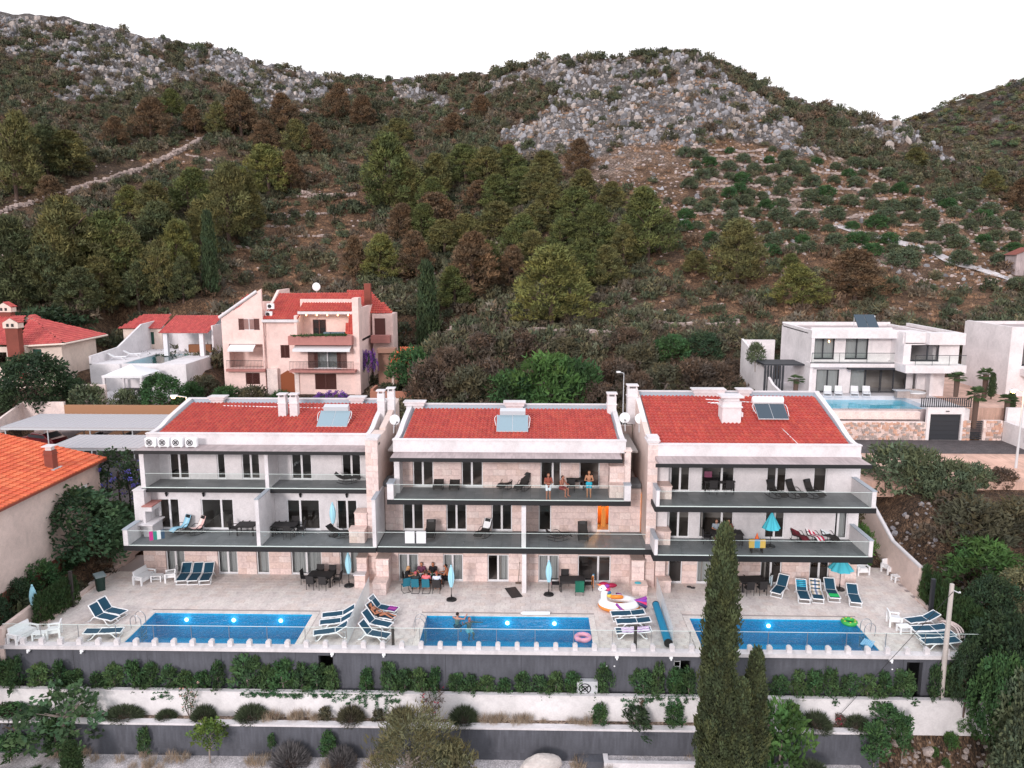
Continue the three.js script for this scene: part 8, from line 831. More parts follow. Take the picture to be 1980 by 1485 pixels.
// ---------------------------------------------------------------- garden plants round the houses
{
  const bed = (proto, list, z, y, pw, ph, dw, cat, labelOf, mats, foot = 0.05) => list.forEach(([px, top, w], k) => { const a = onZ(px, top - 2, z), b = onZ(px + w, top, z), s = (b.x - a.x) / pw * 1.3, h = max(0.15, (a.y - y)) / ph, P = Array.isArray(proto) ? proto[k % proto.length] : proto, [l, g] = labelOf(k, px); plant(P, [a.x, y - foot, z], [s, h, min(s, dw ?? s)], k * 1.7, l, cat, g, mats && mats[k % mats.length]); });
  // shrubs at the foot of the grey deck wall
  const up = [[6, 1278, 40], [30, 1272, 52], [74, 1288, 36], [113, 1280, 46], [140, 1298, 32], [184, 1303, 28], [218, 1288, 34], [255, 1281, 36], [288, 1284, 32], [325, 1291, 32], [357, 1300, 22], [389, 1301, 24], [419, 1282, 34], [478, 1272, 48], [515, 1290, 34], [547, 1278, 40], [582, 1286, 34], [613, 1288, 34], [640, 1292, 24], [708, 1295, 26], [750, 1285, 36], [783, 1296, 30], [810, 1296, 28], [840, 1295, 34], [882, 1306, 30], [910, 1306, 28], [941, 1310, 28], [975, 1315, 26], [1010, 1304, 28], [1044, 1308, 32], [1075, 1303, 28], [1107, 1303, 28], [1168, 1289, 34], [1243, 1297, 34], [1274, 1286, 40], [1308, 1296, 28], [1333, 1296, 34], [1508, 1309, 26], [1544, 1300, 30], [1576, 1300, 34], [1608, 1296, 36], [1643, 1308, 36], [1680, 1309, 34], [1713, 1302, 40], [1750, 1300, 38], [1812, 1289, 40], [1845, 1290, 34], [1884, 1292, 44]];
  const seg = (px) => px < 400 ? ['left of the first dark doorway, farther part', 'at the left end of the grey deck wall'] : px < 660 ? ['', 'just left of the dark doorway in the grey wall'] : px < 900 ? ['', 'under the left half of the middle pool'] : px < 1150 ? ['', 'left of the large grey air conditioner'] : px < 1400 ? ['', 'round the doorway with the ladder'] : px < 1780 ? ['', 'right of the tall cypress along the grey wall'] : ['', 'at the foot of the utility pole'];
  bed(LAUREL, up, 0.22, -2.42, 1.25, 1.5, 0.6, 'shrub', (k, px) => { const q = seg(px)[1], n = up.filter((u) => seg(u[0])[1] === q).findIndex((u) => u[0] === px); return [`${'first,second,third,fourth,fifth,sixth,seventh,eighth,ninth,tenth,eleventh,twelfth,thirteenth'.split(',')[n]} dark laurel from left, ${q}`, `laurel shrubs ${q}`]; }, [L.laurel, L.laurel, L.laurel2, L.greenB]);
  // ivy and weeds spilling over the white wall
  const ivy = (px0, px1, seed, label, drop = 0.25) => { const a = onZ(px0, 1335, 0.6).x, b = onZ(px1, 1335, 0.6).x, r = rng(seed), o = foliage({ seed, N: max(8, ((b - a) * 15) | 0), per: 34, h: 0.01, y0: 0, R: () => 0.01, cs: 0.17, ll: 0.1, lw: 0.07, up: 0.2, quad: true }), q = o.attributes.position, N = q.count / (34 * 6) | 0; for (let k = 0; k < N; k++) { const x = lerp(a, b, (k + 0.5) / N) + 0.2 * (r() - 0.5), u = r(), y = -2.24 - (u > 0.6 ? drop * r() * 2.2 : 0.06 * r()), z = u > 0.6 ? 0.74 : 0.5 + 0.2 * r(); for (let i = k * 204; i < (k + 1) * 204; i++) q.setXYZ(i, q.getX(i) + x, q.getY(i) * 0.8 + y, q.getZ(i) * 0.5 + z); } const t = thing('ivy', label, 'ivy'); part('leaves', o, L.moss, t); };
  ivy(470, 650, 811, 'low green creeper on top of the white wall left of the dark doorway', 0.1); ivy(645, 770, 812, 'bright green ivy hanging over the white wall right of the dark doorway'); ivy(1205, 1390, 813, 'green ivy hanging over the white wall under the ladder doorway'); ivy(298, 330, 814, 'small green plant hanging over the left part of the white wall', 0.2);
  for (const [px, len, l] of [[746, 1.2, 'thick ivy strand hanging down the white wall'], [706, 0.8, 'thin ivy strand hanging down the white wall'], [728, 0.9, 'second thin ivy strand on the white wall'], [1240, 0.9, 'dry vine hanging below the ladder doorway']]) { const x = onZ(px, 1345, 0.7).x; const g = foliage({ seed: px, N: 20, per: 8, h: len, y0: -2.25 - len, R: () => 0.05, cs: 0.06, ll: 0.08, lw: 0.05, quad: true }); g.translate(x, 0, 0.73); solo('ivy', g, px > 1000 ? L.brownB : L.moss, l, 'ivy'); }
  // middle bed
  const D = [[238, 1364, 78, 'wide rosemary bush third from the left in the white bed'], [320, 1378, 44, 'low rosemary bush left of the pink-flowered rose'], [392, 1364, 50, 'rosemary bush behind the lime green little tree'], [485, 1362, 66, 'round rosemary bush right of the lime green tree'], [678, 1365, 62, 'rosemary bush under the thin ivy strand'], [775, 1367, 56, 'loose rosemary bush left of the leafy rose'], [896, 1365, 58, 'round rosemary bush right of the leafy rose'], [1580, 1376, 70, 'broad rosemary bush right of the two cypresses'], [1658, 1384, 62, 'broad low rosemary bush beside the bare earth slope'], [1385, 1385, 30, 'small rosemary bush left of the tall cypress']];
  D.forEach(([px, top, w, l], k) => { const a = onZ(px, top, 1.0), b = onZ(px + w, top, 1.0), s = (b.x - a.x) / 2.05; plant(DOME[k % 3], [a.x, -3.66, 0.98], [s, max(0.5, a.y + 3.66) / 0.95, min(s, 0.75)], k * 2.1, l, 'shrub', null, k === 4 || k === 5 ? L.oliveB : L.rosemary); });
  [[1160, 1364, 34, 'small round green shrub left of the wide drooping shrub', L.greenB], [1305, 1366, 42, 'round green shrub between drooping shrub and tall cypress', L.greenB], [627, 1370, 24, 'tiny yellowish green shrub before the thin ivy strand', L.oliveB], [730, 1375, 26, 'tiny green shrub beside the thick ivy strand', L.oliveB], [1232, 1369, 92, 'wide drooping dark green shrub in the middle of the white bed', L.dark], [22, 1362, 60, 'dark green shrub at the left end of the white bed', L.greenB], [70, 1368, 70, 'dusky green shrub second from the left in the white bed', L.laurel], [205, 1384, 30, 'reddish little shrub left of the wide rosemary', L.brownB], [1530, 1360, 30, 'bright leafy shrub behind the bright green bush', L.bright], [1713, 1362, 60, 'leafy green shrub at the end of the white bed', L.greenB]].forEach(([px, top, w, l, m], k) => { const a = onZ(px, top, 1.0), b = onZ(px + w, top, 1.0), s = (b.x - a.x) / 1.2; plant(LAUREL[k % 4], [a.x, -3.7, 1.0], [s, (a.y + 3.7) / 1.5, min(s, 0.9)], k * 1.3, l, 'shrub', null, m); });
  // roses
  const rose = (px, top, w, flower, l, m = L.greenB) => { const a = onZ(px, top, 0.95), b = onZ(px + w, top, 0.95), h = a.y + 3.66, W = (b.x - a.x) / 2, t = thing('rose_bush', l, 'rose', [a.x, -3.68, 0.95]); const g = new G(), r = rng(px); for (let k = 0; k < 6; k++) g.tube([[0, 0, 0], [(r() - 0.5) * W, h * 0.5, (r() - 0.5) * 0.3], [(r() - 0.5) * 2 * W, h * (0.7 + 0.3 * r()), (r() - 0.5) * 0.4]], 0.015, 5, 8); part('stem', g, M.bark, t); part('leaves', foliage({ seed: px, N: 22, per: 16, h: h * 0.75, y0: h * 0.25, R: (u) => W * (0.5 + 0.5 * u), cs: 0.14, ll: 0.1, lw: 0.07, quad: true, inner: 0.2 }), m, t); const fl = foliage({ seed: px + 1, N: 12, per: 9, h: h * 0.75, y0: h * 0.28, R: (u) => W * (0.6 + 0.5 * u), cs: 0.05, ll: 0.06, lw: 0.06, quad: true, inner: 0.4 }); part('flower', fl, flower, t, 'stuff'); };
  rose(363, 1322, 36, L.pinkF, 'tall rose bush with pale pink flowers against the white wall'); rose(834, 1335, 52, L.redF, 'leafy rose bush with a few red flowers against the white wall', L.brownB); rose(527, 1384, 14, L.redF, 'small red-leaved rose right of the round rosemary', L.brownB); rose(1625, 1385, 18, L.redF, 'small dark red rose between the two broad rosemary bushes', L.brownB);
  // dry weeds in the bed
  const wg = foliage({ seed: 820, N: 16, per: 14, h: 0.22, y0: 0.02, R: () => 0.3, cs: 0.12, ll: 0.34, lw: 0.014, up: 1.1, inner: 0 });
  { const r = rng(821), mx = []; for (let k = 0; k < 26; k++) { const px = [540, 590, 985, 1040, 1110, 1130, 600, 960][k % 8] + 60 * (r() - 0.5), x = onZ(px, 1390, 1).x, s = 0.5 + 0.7 * r(); mx.push(TRS(x, -3.66, 0.8 + 0.4 * r(), r() * 6, 0, 0, s)); } for (let k = 0; k < 50; k++) { const s = 0.5 + 0.8 * r(); mx.push(TRS(lerp(-30, 16, r()), -5.42, 1.7 + 1.2 * r(), r() * 6, 0, 0, s)); } for (let k = 0; k < 60; k++) { const s = 0.6 + 1.0 * r(); mx.push(TRS(lerp(-30, 17, r()), -6.0, 3.7 + 1.6 * r(), r() * 6, 0, 0, s)); } const o = new THREE.InstancedMesh(wg, L.dryG, mx.length); mx.forEach((m, i) => o.setMatrixAt(i, m)); o.name = 'dry_weeds'; o.userData.kind = 'stuff'; scene.add(o); }
  // small trees and shrubs on the gravel
  { const p = onZ(135, 1315, 1.0), t = plantProto('garden_tree', trunkG(2.0, 0.08, 830, 7, 1.0), foliage({ seed: 831, N: 60, per: 16, h: 2.5, y0: 0.5, R: (u, th) => 1.35 * (0.6 + 0.6 * sin(PI * min(1, u * 1.1))) * (1 + 0.3 * sin(3 * th)), cs: 0.3, ll: 0.26, lw: 0.17, up: 0.1, inner: 0.4, tone: 0.45, quad: true }), M.greyBark, L.fig); plant(t, [p.x + 0.1, -5.4, 1.95], [1.25, 1.32, 0.8], 0.4, 'loose leafy tree with a few yellow leaves at the left of the white bed', 'tree'); }
  { const p = onZ(407, 1455, 2.1), t = plantProto('garden_tree', trunkG(1.5, 0.05, 840, 6, 0.45), foliage({ seed: 841, N: 40, per: 26, h: 0.95, y0: 1.15, R: (u) => 0.85 * sqrt(max(0.05, 1 - (1.5 * u - 0.45) ** 2)), cs: 0.24, ll: 0.17, lw: 0.1, up: 0.2, quad: true, tone: 0.35 }), M.greyBark, L.lime); plant(t, [p.x, -5.45, 2.1], [1, 1.1, 0.9], 0, 'little lime green tree on a slim trunk before the grey garden wall', 'tree'); }
  const grav = (P, list) => list.forEach(([px, top, foot, w, z, l, m], k) => { const f = onZ(px, foot, z), a = onZ(px, top, z), b = onZ(px + w, top, z), Q = P[k % P.length], pw = P === DOME ? 2.05 : 1.2, ph = P === DOME ? 1 : 1.5, s = (b.x - a.x) / pw; plant(Q, [f.x, f.y - 0.05, z], [s, (a.y - f.y) / ph, s], k * 1.9, l, 'shrub', null, m); });
  grav(LAUREL, [[280, 1408, 1452, 26, 1.75, 'small dark shrub left of the lime green tree before the grey wall', L.laurel], [525, 1420, 1445, 16, 1.75, 'tiny dark shrub before the grey garden wall', L.laurel], [635, 1418, 1462, 30, 1.9, 'small bright green shrub left of the big pale tree', L.greenB], [22, 1422, 1460, 56, 2.2, 'flat green shrub in the lower left corner', L.greenB], [110, 1388, 1450, 60, 1.9, 'dark shrub in front of the grey wall under the loose leafy tree', L.laurel], [1510, 1368, 1500, 88, 2.6, 'bright green leafy bush right of the two cypresses', L.bright], [1690, 1402, 1470, 54, 2.0, 'dark green bush at the right end of the grey garden wall', L.greenB], [1745, 1385, 1450, 38, 1.7, 'upright dark green shrub at the edge of the earth slope', L.greenB], [1450, 1470, 1500, 60, 2.9, 'dry low shrub beside the foot of the cypress', L.oliveB]]);
  grav(DOME, [[562, 1434, 1480, 74, 2.2, 'round grey lavender bush on the white gravel', L.grey], [660, 1442, 1480, 62, 2.3, 'second grey lavender bush beside the big pale tree', L.grey], [1570, 1470, 1500, 70, 3.2, 'low rosemary bush at the lower right of the gravel', L.rosemary]]);
  { const f = onZ(140, 1500, 3.6), a = onZ(140, 1430, 3.6); plant(CYP, [f.x, f.y - 0.2, 3.6], [0.75, (a.y - f.y) / 7.9, 0.75], 0, 'small young cypress at the lower left edge of the picture', 'cypress tree', null, L.thuja); }
  { const f = onZ(795, 1540, 4.3), t = plantProto('pale_tree', trunkG(2.2, 0.12, 850, 6, 1.2), foliage({ seed: 851, N: 150, per: 44, h: 3.0, y0: 0.6, R: (u, th) => 2.3 * (0.85 - 0.45 * u * u) * (1 + 0.22 * sin(3 * th + 1) + 0.12 * sin(7 * th)), cs: 0.45, ll: 0.22, lw: 0.05, up: 0.5, out: 0.8, inner: 0.4, tone: 0.45 }), M.greyBark, L.pale); plant(t, [f.x, f.y - 0.6, 4.3], [1.18, 1.36, 0.9], 0.5, 'big pale olive-brown tree in the middle of the lower edge', 'tree'); const f2 = onZ(878, 1520, 4.0); plant(BUSH[1], [f2.x, f2.y, 4.0], [1.0, 1.3, 0.9], 1, 'pale olive bush right of the big pale tree', 'bush', null, L.pale); }
  { const c = onZ(1045, 1482, 2.9), g = new THREE.SphereGeometry(1, 40, 24); { const p = g.attributes.position; for (let i = 0; i < p.count; i++) { const v = V().fromBufferAttribute(p, i), f = 1 + 0.16 * noise(v.x * 1.3, v.y * 1.3, v.z * 1.3) + 0.06 * noise(v.x * 4, v.y * 4, v.z * 4); p.setXYZ(i, v.x * f, v.y * f, v.z * f); } g.computeVertexNormals(); } g.scale(1.1, 0.6, 0.6); solo('boulder', g, mat('pale_boulder', '#d9d2cd', 0.9, { map: T_stone, bump: T_grain, bs: 0.03 }), 'pale rounded boulder at the foot of the grey garden wall', 'boulder', [c.x, c.y - 0.05, 2.8], 0.4); }
  { const a = onZ(1145, 1478, 1.9); solo('storage_box', new G().box(-0.75, 0.75, -0.6, 0.25, -0.3, 0.3).box(-0.78, 0.78, 0.253, 0.3, -0.33, 0.33), M.grey, 'dark grey box standing against the grey garden wall', 'box', [a.x, -5.3, 1.9]); }
  { const f = onZ(66, 1485, 3.7), t = plantProto('dwarf_palm', null, (() => { const g = new G(), r = rng(9); for (let k = 0; k < 16; k++) { const a = r() * 6.28, e = 0.3 + r() * 0.7; for (let j = -3; j <= 3; j++) { const b = a + j * 0.13, c = [0.25 * cos(a), 0.2 * e, 0.25 * sin(a)]; g.quad(c, [c[0] + 0.3 * cos(b) + 0.02, c[1] + 0.2 * e + 0.02, c[2] + 0.3 * sin(b)], [c[0] + 0.6 * cos(b), c[1] + 0.25 * e, c[2] + 0.6 * sin(b)], [c[0] + 0.3 * cos(b) - 0.02, c[1] + 0.2 * e - 0.02, c[2] + 0.3 * sin(b) + 0.03]); } } g.tint(1); return g.build(); })(), M.bark, L.palm); plant(t, [f.x, -5.3, 3.8], [1, 1, 1], 0, 'small fan palm at the lower left corner', 'palm'); }
  // the two tall cypresses in front
  const big = (px, top, z, y, w, seed, label, lean) => { const a = onZ(px, top, z), h = a.y - y; const t = plantProto('cypress_tree', trunkG(h * 0.1, 0.22, seed, 0), foliage({ seed, N: Math.round(h * 44), per: 74, h: h - 0.35, y0: 0.2, R: (u, th) => w * (0.62 * min(1, pow((1 - u) * h / 3.0, 0.72)) + 0.38 * (1 - u)) * (1 + 0.15 * sin(3 * th + u * 9) + 0.1 * sin(5 * th - u * 21)), cs: 0.24, ll: 0.21, lw: 0.09, up: 1.0, out: 0.5, inner: 0.35, tone: 0.48, sq: 1.6, quad: true }), M.bark, L.cypNear); plant(t, [a.x, y, z], [1, 1, 1], lean, label, 'cypress tree'); };
  big(1402, 1022, 4.6, -8, 0.92, 861, 'tall dense cypress rising in front of the rightmost pool', 0); big(1464, 1262, 4.2, -8, 0.74, 862, 'shorter cypress right of the tall one', 1.2); big(1436, 1320, 4.9, -8, 0.55, 863, 'slender low cypress crown between the tall and the shorter cypress', 2);
  // thuja hedges
  { const g = 'thuja hedge plants beside the left deck wall'; for (let k = 0; k < 7; k++) plant(THUJA, [-28.25 + 0.06 * k, -0.05, -2.4 - 0.45 * k], [1.15, 0.95, 1.15], k, `${'first,second,third,fourth,fifth,sixth,seventh,eighth,ninth,tenth,eleventh,twelfth'.split(',')[k]} thuja from the front in the hedge along the left deck wall`, 'thuja', g); const h = 'thuja hedge plants along the right deck edge'; for (let k = 0; k < 12; k++) plant(THUJA, [24.75 - 0.02 * k, -0.1, -1.0 - 0.52 * k], [1.15, 1.05 + 0.15 * sin(k * 3), 1.15], k * 2, `${'first,second,third,fourth,fifth,sixth,seventh,eighth,ninth,tenth,eleventh,twelfth'.split(',')[k]} thuja from the front in the hedge along the right deck edge`, 'thuja', h); }
  // left garden
  const T2 = (P, px, top, z, y, w, pw, ph, l, cat, m, dz = 1) => { const a = onZ(px, top, z), b = onZ(px + w, top, z), s = (b.x - a.x) / pw; plant(P, [a.x, y, z], [s, (a.y - y) / ph, s * dz], px, l, cat, null, m); };
  T2(BROAD[0], 138, 945, -10, 0.5, 235, 5.2, 4.8, 'big dense fig tree between the orange-roofed and the left white house', 'fig tree', L.fig, 0.7); T2(BROAD[1], 218, 975, -14, 0.8, 110, 5.2, 4.8, 'tall leafy shrub beside the steps at the left white house', 'shrub', L.fig, 0.8);
  T2(BUSH[0], 70, 1085, -6, 0.2, 90, 2.4, 1.9, 'dark green bush behind the low left boundary wall', 'bush', L.greenB); T2(BUSH[1], 118, 1065, -9.5, 0.2, 100, 2.4, 1.9, 'dark green bush below the fig tree by the rubbish bin', 'bush', L.greenB); T2(BUSH[2], 178, 1050, -12.5, 0.2, 90, 2.4, 1.9, 'dark green bush right of the rubbish bin', 'bush', L.greenB); T2(BUSH[3], 30, 1120, -4, 0.2, 60, 2.4, 1.9, 'dark bush before the wall of the orange-roofed house', 'bush', L.dark); T2(BUSH[0], -12, 1150, -2, 0, 60, 2.4, 1.9, 'dark bush at the far left of the deck', 'bush', L.dark);
  { const a = onZ(225, 905, -15), t = plantProto('flowering_vine', trunkG(2, 0.05, 870, 4, 0.8), foliage({ seed: 871, N: 60, per: 26, h: 2.8, y0: 0.3, R: (u, th) => 1.3 * (1 - 0.5 * u * u), cs: 0.35, ll: 0.2, lw: 0.12, quad: true, tone: 0.4 }), M.bark, L.dark, [['flower', foliage({ seed: 872, N: 26, per: 16, h: 1.8, y0: 0.6, R: () => 1.35, cs: 0.2, ll: 0.12, lw: 0.1, quad: true, inner: 0.8 }), L.blueF]]); t.children[2].userData.kind = 'stuff'; plant(t, [a.x, 3.1, -15], [1.3, 1.25, 1], 0, 'dark climbing vine with blue flowers behind the left white house', 'vine'); const b = thing('garden_arch', 'dark metal pergola arch over the blue-flowered vine', 'arch'); for (const z of [-14.2, -15.8]) part('hoop', new G().tube([[a.x - 1.3, 2, z], [a.x - 1.0, 5.6, z], [a.x, 6.6, z], [a.x + 1.0, 5.6, z], [a.x + 1.3, 2, z]], 0.05, 6, 24), M.black, b); }
  // between and behind the houses
  const B = (P, px, top, foot, w, pw, ph, l, cat, m) => onHill(P, px, top, foot, w, pw, ph, l, cat, null, m);
  B(BROAD[2], 72, 680, 806, 140, 5.2, 4.8, 'large dark round tree in front of the hipped house', 'tree', L.dark); B(BROAD[0], 312, 720, 798, 82, 5.2, 4.8, 'dense dark green round tree left of the pink house', 'tree', L.greenB); B(BROAD[1], 150, 728, 780, 44, 5.2, 4.8, 'dark green tree left of the white garden canopy', 'tree', L.dark);
  B(BUSH[1], 172, 740, 802, 78, 2.4, 1.9, 'grey-green olive tree behind the carport roof, left of two', 'olive tree', L.oliveTree); B(BUSH[2], 248, 748, 802, 58, 2.4, 1.9, 'grey-green olive tree behind the carport roof, right of two', 'olive tree', L.oliveTree);
  [[395, 722, 765, 60, L.oliveB, 'olive shrub below the raised pool wall'], [372, 735, 775, 50, L.greenB, 'green shrub left of the hedge at the pink house'], [440, 742, 785, 60, L.greenB, 'green shrub at the left corner of the pink house'], [490, 742, 785, 66, L.oliveB, 'olive hedge shrub before the pink house entrance'], [545, 752, 785, 50, L.greenB, 'low shrub before the arched door of the pink house'], [100, 590, 660, 150, L.dark, 'dark bushes behind the hipped house'], [150, 640, 700, 60, L.oliveB, 'olive bush above the hipped house'], [270, 650, 672, 40, L.greenB, 'green bush on the wall of the raised pool']].forEach(([x, t, f, w, m, l], k) => B(BUSH[k % 4], x, t, f, w, 2.4, 1.9, l, 'bush', m));
  { const q = onZ(645, 775, -42), t = plantProto('bougainvillea', trunkG(0.8, 0.05, 880, 5, 0.8), foliage({ seed: 881, N: 40, per: 26, h: 1.1, y0: 0.3, R: (u, th) => 2.2 * (1 + 0.2 * sin(3 * th)) * (1 - 0.4 * u), cs: 0.3, ll: 0.18, lw: 0.12, quad: true }), M.bark, L.greenB, [['flower', foliage({ seed: 882, N: 70, per: 30, h: 1.25, y0: 0.4, R: (u, th) => 2.5 * (1 + 0.2 * sin(3 * th)) * (1 - 0.4 * u), cs: 0.28, ll: 0.15, lw: 0.12, quad: true, inner: 0.6 }), L.purple]]); t.children[2].userData.kind = 'stuff'; plant(t, [q.x, q.y - 0.5, -42], [0.95, 0.8, 0.9], 0, 'wide purple bougainvillea in front of the pink house', 'bougainvillea'); const q2 = onZ(712, 715, -50); plant(t, [q2.x, q2.y - 0.6, -50], [0.4, 1.6, 0.5], 1, 'purple flowering climber on the right wing of the pink house', 'bougainvillea'); }
  [[796, 668, 745, 80, L.greenB, 'grey-green round bush right of the garden pavilion'], [835, 690, 778, 90, L.brownB, 'brownish bush behind the left end of the stone house roof'], [868, 668, 740, 90, L.brownB, 'tall brownish bush second behind the stone house'], [905, 705, 782, 84, L.oliveB, 'olive bush behind the stone house roof'], [946, 690, 760, 80, L.brownB, 'brown bush left of the bright green bush'], [985, 712, 784, 84, L.greenB, 'dusky green bush left behind the roof water heater'], [1062, 678, 784, 118, L.bright, 'large bright green bush behind the middle of the stone house'], [1115, 690, 784, 84, L.greenB, 'green bush right of the bright green bush'], [1155, 735, 790, 70, L.brownB, 'brown bush behind the right chimney of the stone house'], [1192, 690, 760, 74, L.brownB, 'tall brown bush left of the slim street lamp'], [1232, 715, 785, 60, L.brownB, 'brownish bush behind the party wall of the tallest house'], [1238, 660, 712, 66, L.oliveB, 'olive bush above the slim street lamp'], [1285, 700, 760, 74, L.oliveB, 'olive bush behind the left part of the tallest roof'], [1340, 690, 758, 84, L.brownB, 'brown bush behind the middle of the tallest roof'], [1385, 695, 755, 76, L.brownB, 'brownish bush behind the round white tank'], [1300, 645, 695, 70, L.greenB, 'green bush on the slope left of the white villa'], [1360, 640, 690, 66, L.dark, 'dark bush on the slope left of the white villa'], [1210, 630, 672, 60, L.brownB, 'brown bush on the slope above the bright green bush'], [1010, 640, 690, 60, L.brownB, 'brown bush below the rough stone wall'], [930, 640, 690, 60, L.brownB, 'dusky brown bush right of the tall cypress'], [1420, 690, 735, 50, L.brownB, 'brown bush beside the stepped villa wall'], [1090, 650, 690, 60, L.oliveB, 'olive bush below the big yellowish pine']].forEach(([x, t, f, w, m, l], k) => B(BUSH[k % 4], x, t, f, w * 1.15, 2.4, 1.9, l, 'bush', m));
  // empty plot on the right
  [[1728, 852, 945, 118, L.oliveTree, 'large olive bush right of the tallest house'], [1782, 862, 950, 80, L.oliveTree, 'second olive bush right of the tallest house'], [1836, 884, 962, 84, L.oliveTree, 'olive bush in the middle of the empty plot'], [1884, 892, 945, 60, L.oliveTree, 'olive bush near the foot of the street lamp'], [1880, 958, 1042, 120, L.oliveB, 'wide dusty bush in the empty plot'], [1960, 960, 1045, 110, L.oliveB, 'wide dusty bush at the right edge of the empty plot'], [1905, 1040, 1125, 130, L.bright, 'bright green bush in the rubble of the empty plot'], [1935, 900, 940, 50, L.brownB, 'dry brown bush below the street lamp']].forEach(([x, t, f, w, m, l], k) => B(BUSH[k % 4], x, t, f, w * 1.1, 2.4, 1.9, l, 'bush', m));
  // dense trees at the right edge
  [[1925, 1115, -3.5, -0.8, 110, 'dense green tree right of the utility pole, topmost', L.dark], [1985, 1105, -4, -0.6, 130, 'olive brown tree at the right edge, topmost', L.pale], [1948, 1185, 0, -2.5, 130, 'dense dark green tree right of the grey wall end', L.dark], [1990, 1200, 1.5, -3, 130, 'dark green tree cut by the right edge', L.dark], [1948, 1265, 2.5, -4.2, 105, 'dark green tree beside the end of the white wall', L.greenB], [2000, 1305, 4, -5, 130, 'dusky green tree low at the right edge', L.oliveTree], [1990, 1390, 5.5, -6.2, 120, 'dusky green tree in the lower right corner', L.oliveTree], [1878, 1240, 0.8, -2.6, 60, 'dark green shrub at the end of the grey deck wall', L.dark]].forEach(([x, t, z, y, w, l, m], k) => T2(BROAD[k % 3], x, t, z, y, w, 5.2, 4.8, l, k === 7 ? 'shrub' : 'tree', m));
  [[1862, 1376, 1406, 36, 'small bright green bush on the bare earth under the white wall'], [1837, 1412, 1440, 28, 'small green bush beside the pale rock on the earth slope'], [1806, 1440, 1458, 16, 'tiny green plant low on the earth slope'], [1884, 1405, 1424, 16, 'tiny green plant near the dark trees'], [1828, 1462, 1480, 16, 'tiny green plant at the bottom of the earth slope']].forEach(([x, t, f, w, l], k) => B(BUSH[k % 4], x, t, f, w, 2.4, 1.9, l, 'bush', L.bright));
  // palms and thin cypresses by the villas
  const palm = (() => { const g = new G(), r = rng(91); for (let k = 0; k < 30; k++) { const a = k * 2.4, e = -0.5 + 1.75 * r(), D = V(cos(a) * cos(e), sin(e), sin(a) * cos(e)), S = V(-sin(a), 0, cos(a)), U = V().crossVectors(S, D), c = D.clone().multiplyScalar(0.4); for (let j = -4; j <= 4; j++) { const b = j * 0.24, d = D.clone().multiplyScalar(cos(b)).addScaledVector(S, sin(b)), t = c.clone().addScaledVector(d, 0.55), m = c.clone().addScaledVector(d, 0.28), w = V().crossVectors(d, U).multiplyScalar(0.035); t.y -= 0.1; g.quad(c.toArray(), m.clone().add(w).toArray(), t.toArray(), m.clone().sub(w).toArray()); } } g.tint(1); const b = g.build(); b.translate(0, 2.1, 0); return plantProto('palm_tree', new G().bar([0, -0.5, 0], [0, 2.1, 0], 0.2, 0.26, 10).build(), b, M.bark, L.palm); })();
  [[1852, 722, 760, -34, 'fan palm beside the right corner of the white villa terrace'], [1908, 715, 765, -37, 'tallest fan palm between the two flat-roofed villas'], [1890, 752, 815, -30, 'fan palm behind the slatted garden gate'], [1950, 765, 805, -31, 'fan palm beside the thin cypress at the right edge'], [1540, 728, 762, -38, 'small fan palm at the left end of the villa terrace']].forEach(([px, t, f, z, l]) => { const a = onZ(px, t, z), b = onZ(px, f, z); plant(palm, [a.x, b.y, z], [1, (a.y - b.y) / 2.6, 1], px, l, 'palm'); });
  [[1921, 722, 768, -36, 'thin dark cypress right of the tallest fan palm'], [1958, 755, 803, -31, 'thin dark cypress near the lit street lamp']].forEach(([px, t, f, z, l]) => { const a = onZ(px, t, z), b = onZ(px, f, z); plant(CYP, [a.x, b.y, z], [0.5, (a.y - b.y) / 7.9, 0.5], px, l, 'cypress tree'); });
  { const a = onZ(1463, 660, -43), b = onZ(1463, 705, -43); plant(BUSH[2], [a.x, b.y, -43], [0.8, (a.y - b.y) / 1.9, 0.8], 0, 'small olive tree in the villa garden by the stepped white wall', 'olive tree', null, L.oliveTree); }
  { const p = onZ(1738, 1090, -9.5); plant(BUSH[1], [22.6, 0.2, -12], [0.9, 1.5, 0.9], 0, 'green bush with yellow leaves beside the tall white boundary wall', 'bush', null, L.bright); plant(BUSH[2], [22.9, 1.0, -15], [0.9, 1.5, 0.9], 2, 'dusky bush behind the tall white boundary wall', 'bush', null, L.oliveB); }
}
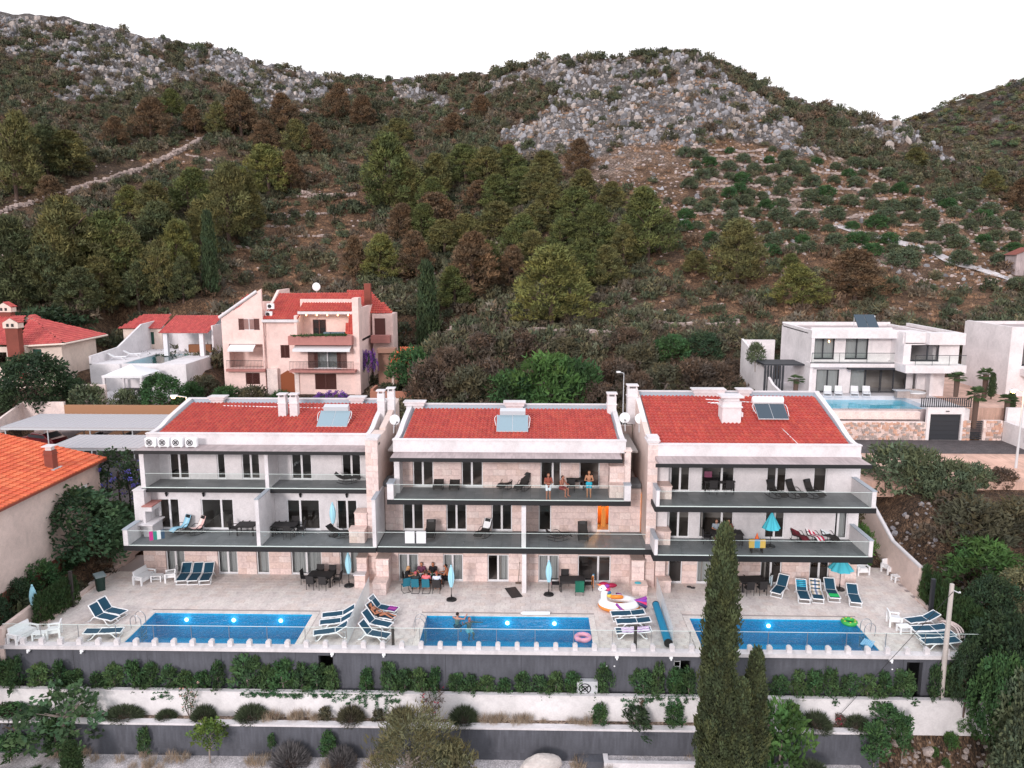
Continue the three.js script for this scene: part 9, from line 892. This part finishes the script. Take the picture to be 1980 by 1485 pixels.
// scrub, rubble and weeds on the ground near the houses
{
  const r = rng(900), sm = [], sc = [], rm = [], rc = [];
  const clear = (x, z) => (x > -27.3 && x < 24.4 && z > -18.5) || (x > 24 && x < 62 && z < -15 && z > -50.5) || (x < -18 && z < -14 && z > -64) || (x < -30 && z > -15) || z > 1.4;
  for (let k = 0; k < 5200; k++) { const x = lerp(-75, 75, r()), z = lerp(-62, 1.4, r()); if (clear(x, z)) continue; const right = x > 24 && z > -16; if (right && r() < 0.72) continue; const s = 0.45 + 0.7 * r(), c = r() < 0.5 ? [0.12, 0.09, 0.062] : r() < 0.6 ? [0.095, 0.088, 0.05] : [0.062, 0.078, 0.038], w = 0.75 + 0.5 * r(); sm.push(TRS(x, H(x, z) - 0.08, z, r() * 6, 0, 0, s * 1.1, s, s)); sc.push(c.map((v) => v * w)); }
  for (let k = 0; k < 2600; k++) { const x = lerp(24.6, 46, r()), z = lerp(-15, 7, r()); const n = fbm(x * 0.25, z * 0.25, 2, 3); const band = inside([[25, -15], [29, -14], [33, -4.5], [30, -2.5], [26.5, -5], [25, -9]], x, z) || inside([[18.5, 1.0], [24, 1.0], [24, 4], [18.6, 4]], x, z); if (r() > (band ? 0.85 : 0.05 + max(0, n))) continue; const s = 0.09 + 0.22 * r() * r(); rm.push(TRS(x, H(x, z), z, r() * 6, r(), r(), s * 1.2, s * 0.8, s)); const w = 0.7 + 0.6 * r(), p = r() < 0.5; rc.push(p ? [0.30 * w, 0.29 * w, 0.31 * w] : [0.42 * w, 0.36 * w, 0.33 * w]); }
  for (let k = 0; k < 900; k++) { const x = lerp(18.3, 25, r()), z = lerp(0.8, 6, r()), s = 0.06 + 0.16 * r() * r() + (r() < 0.04 ? 0.25 : 0); rm.push(TRS(x, H(x, z), z, r() * 6, r(), r(), s * 1.3, s * 0.8, s)); const w = 0.7 + 0.5 * r(); rc.push([0.44 * w, 0.37 * w, 0.34 * w]); }
  const mk = (n, g, m, ms, cs) => { const o = new THREE.InstancedMesh(g, m, ms.length); ms.forEach((q, i) => { o.setMatrixAt(i, q); o.setColorAt(i, new THREE.Color().setRGB(...cs[i])); }); o.name = n; o.userData.kind = 'stuff'; o.castShadow = o.receiveShadow = true; scene.add(o); };
  mk('low_scrub', SCRUBG[1], L.scrub, sm, sc); mk('rubble_stones', ROCKG[0], M.rock, rm, rc);
}
renderer.render(scene, camera);
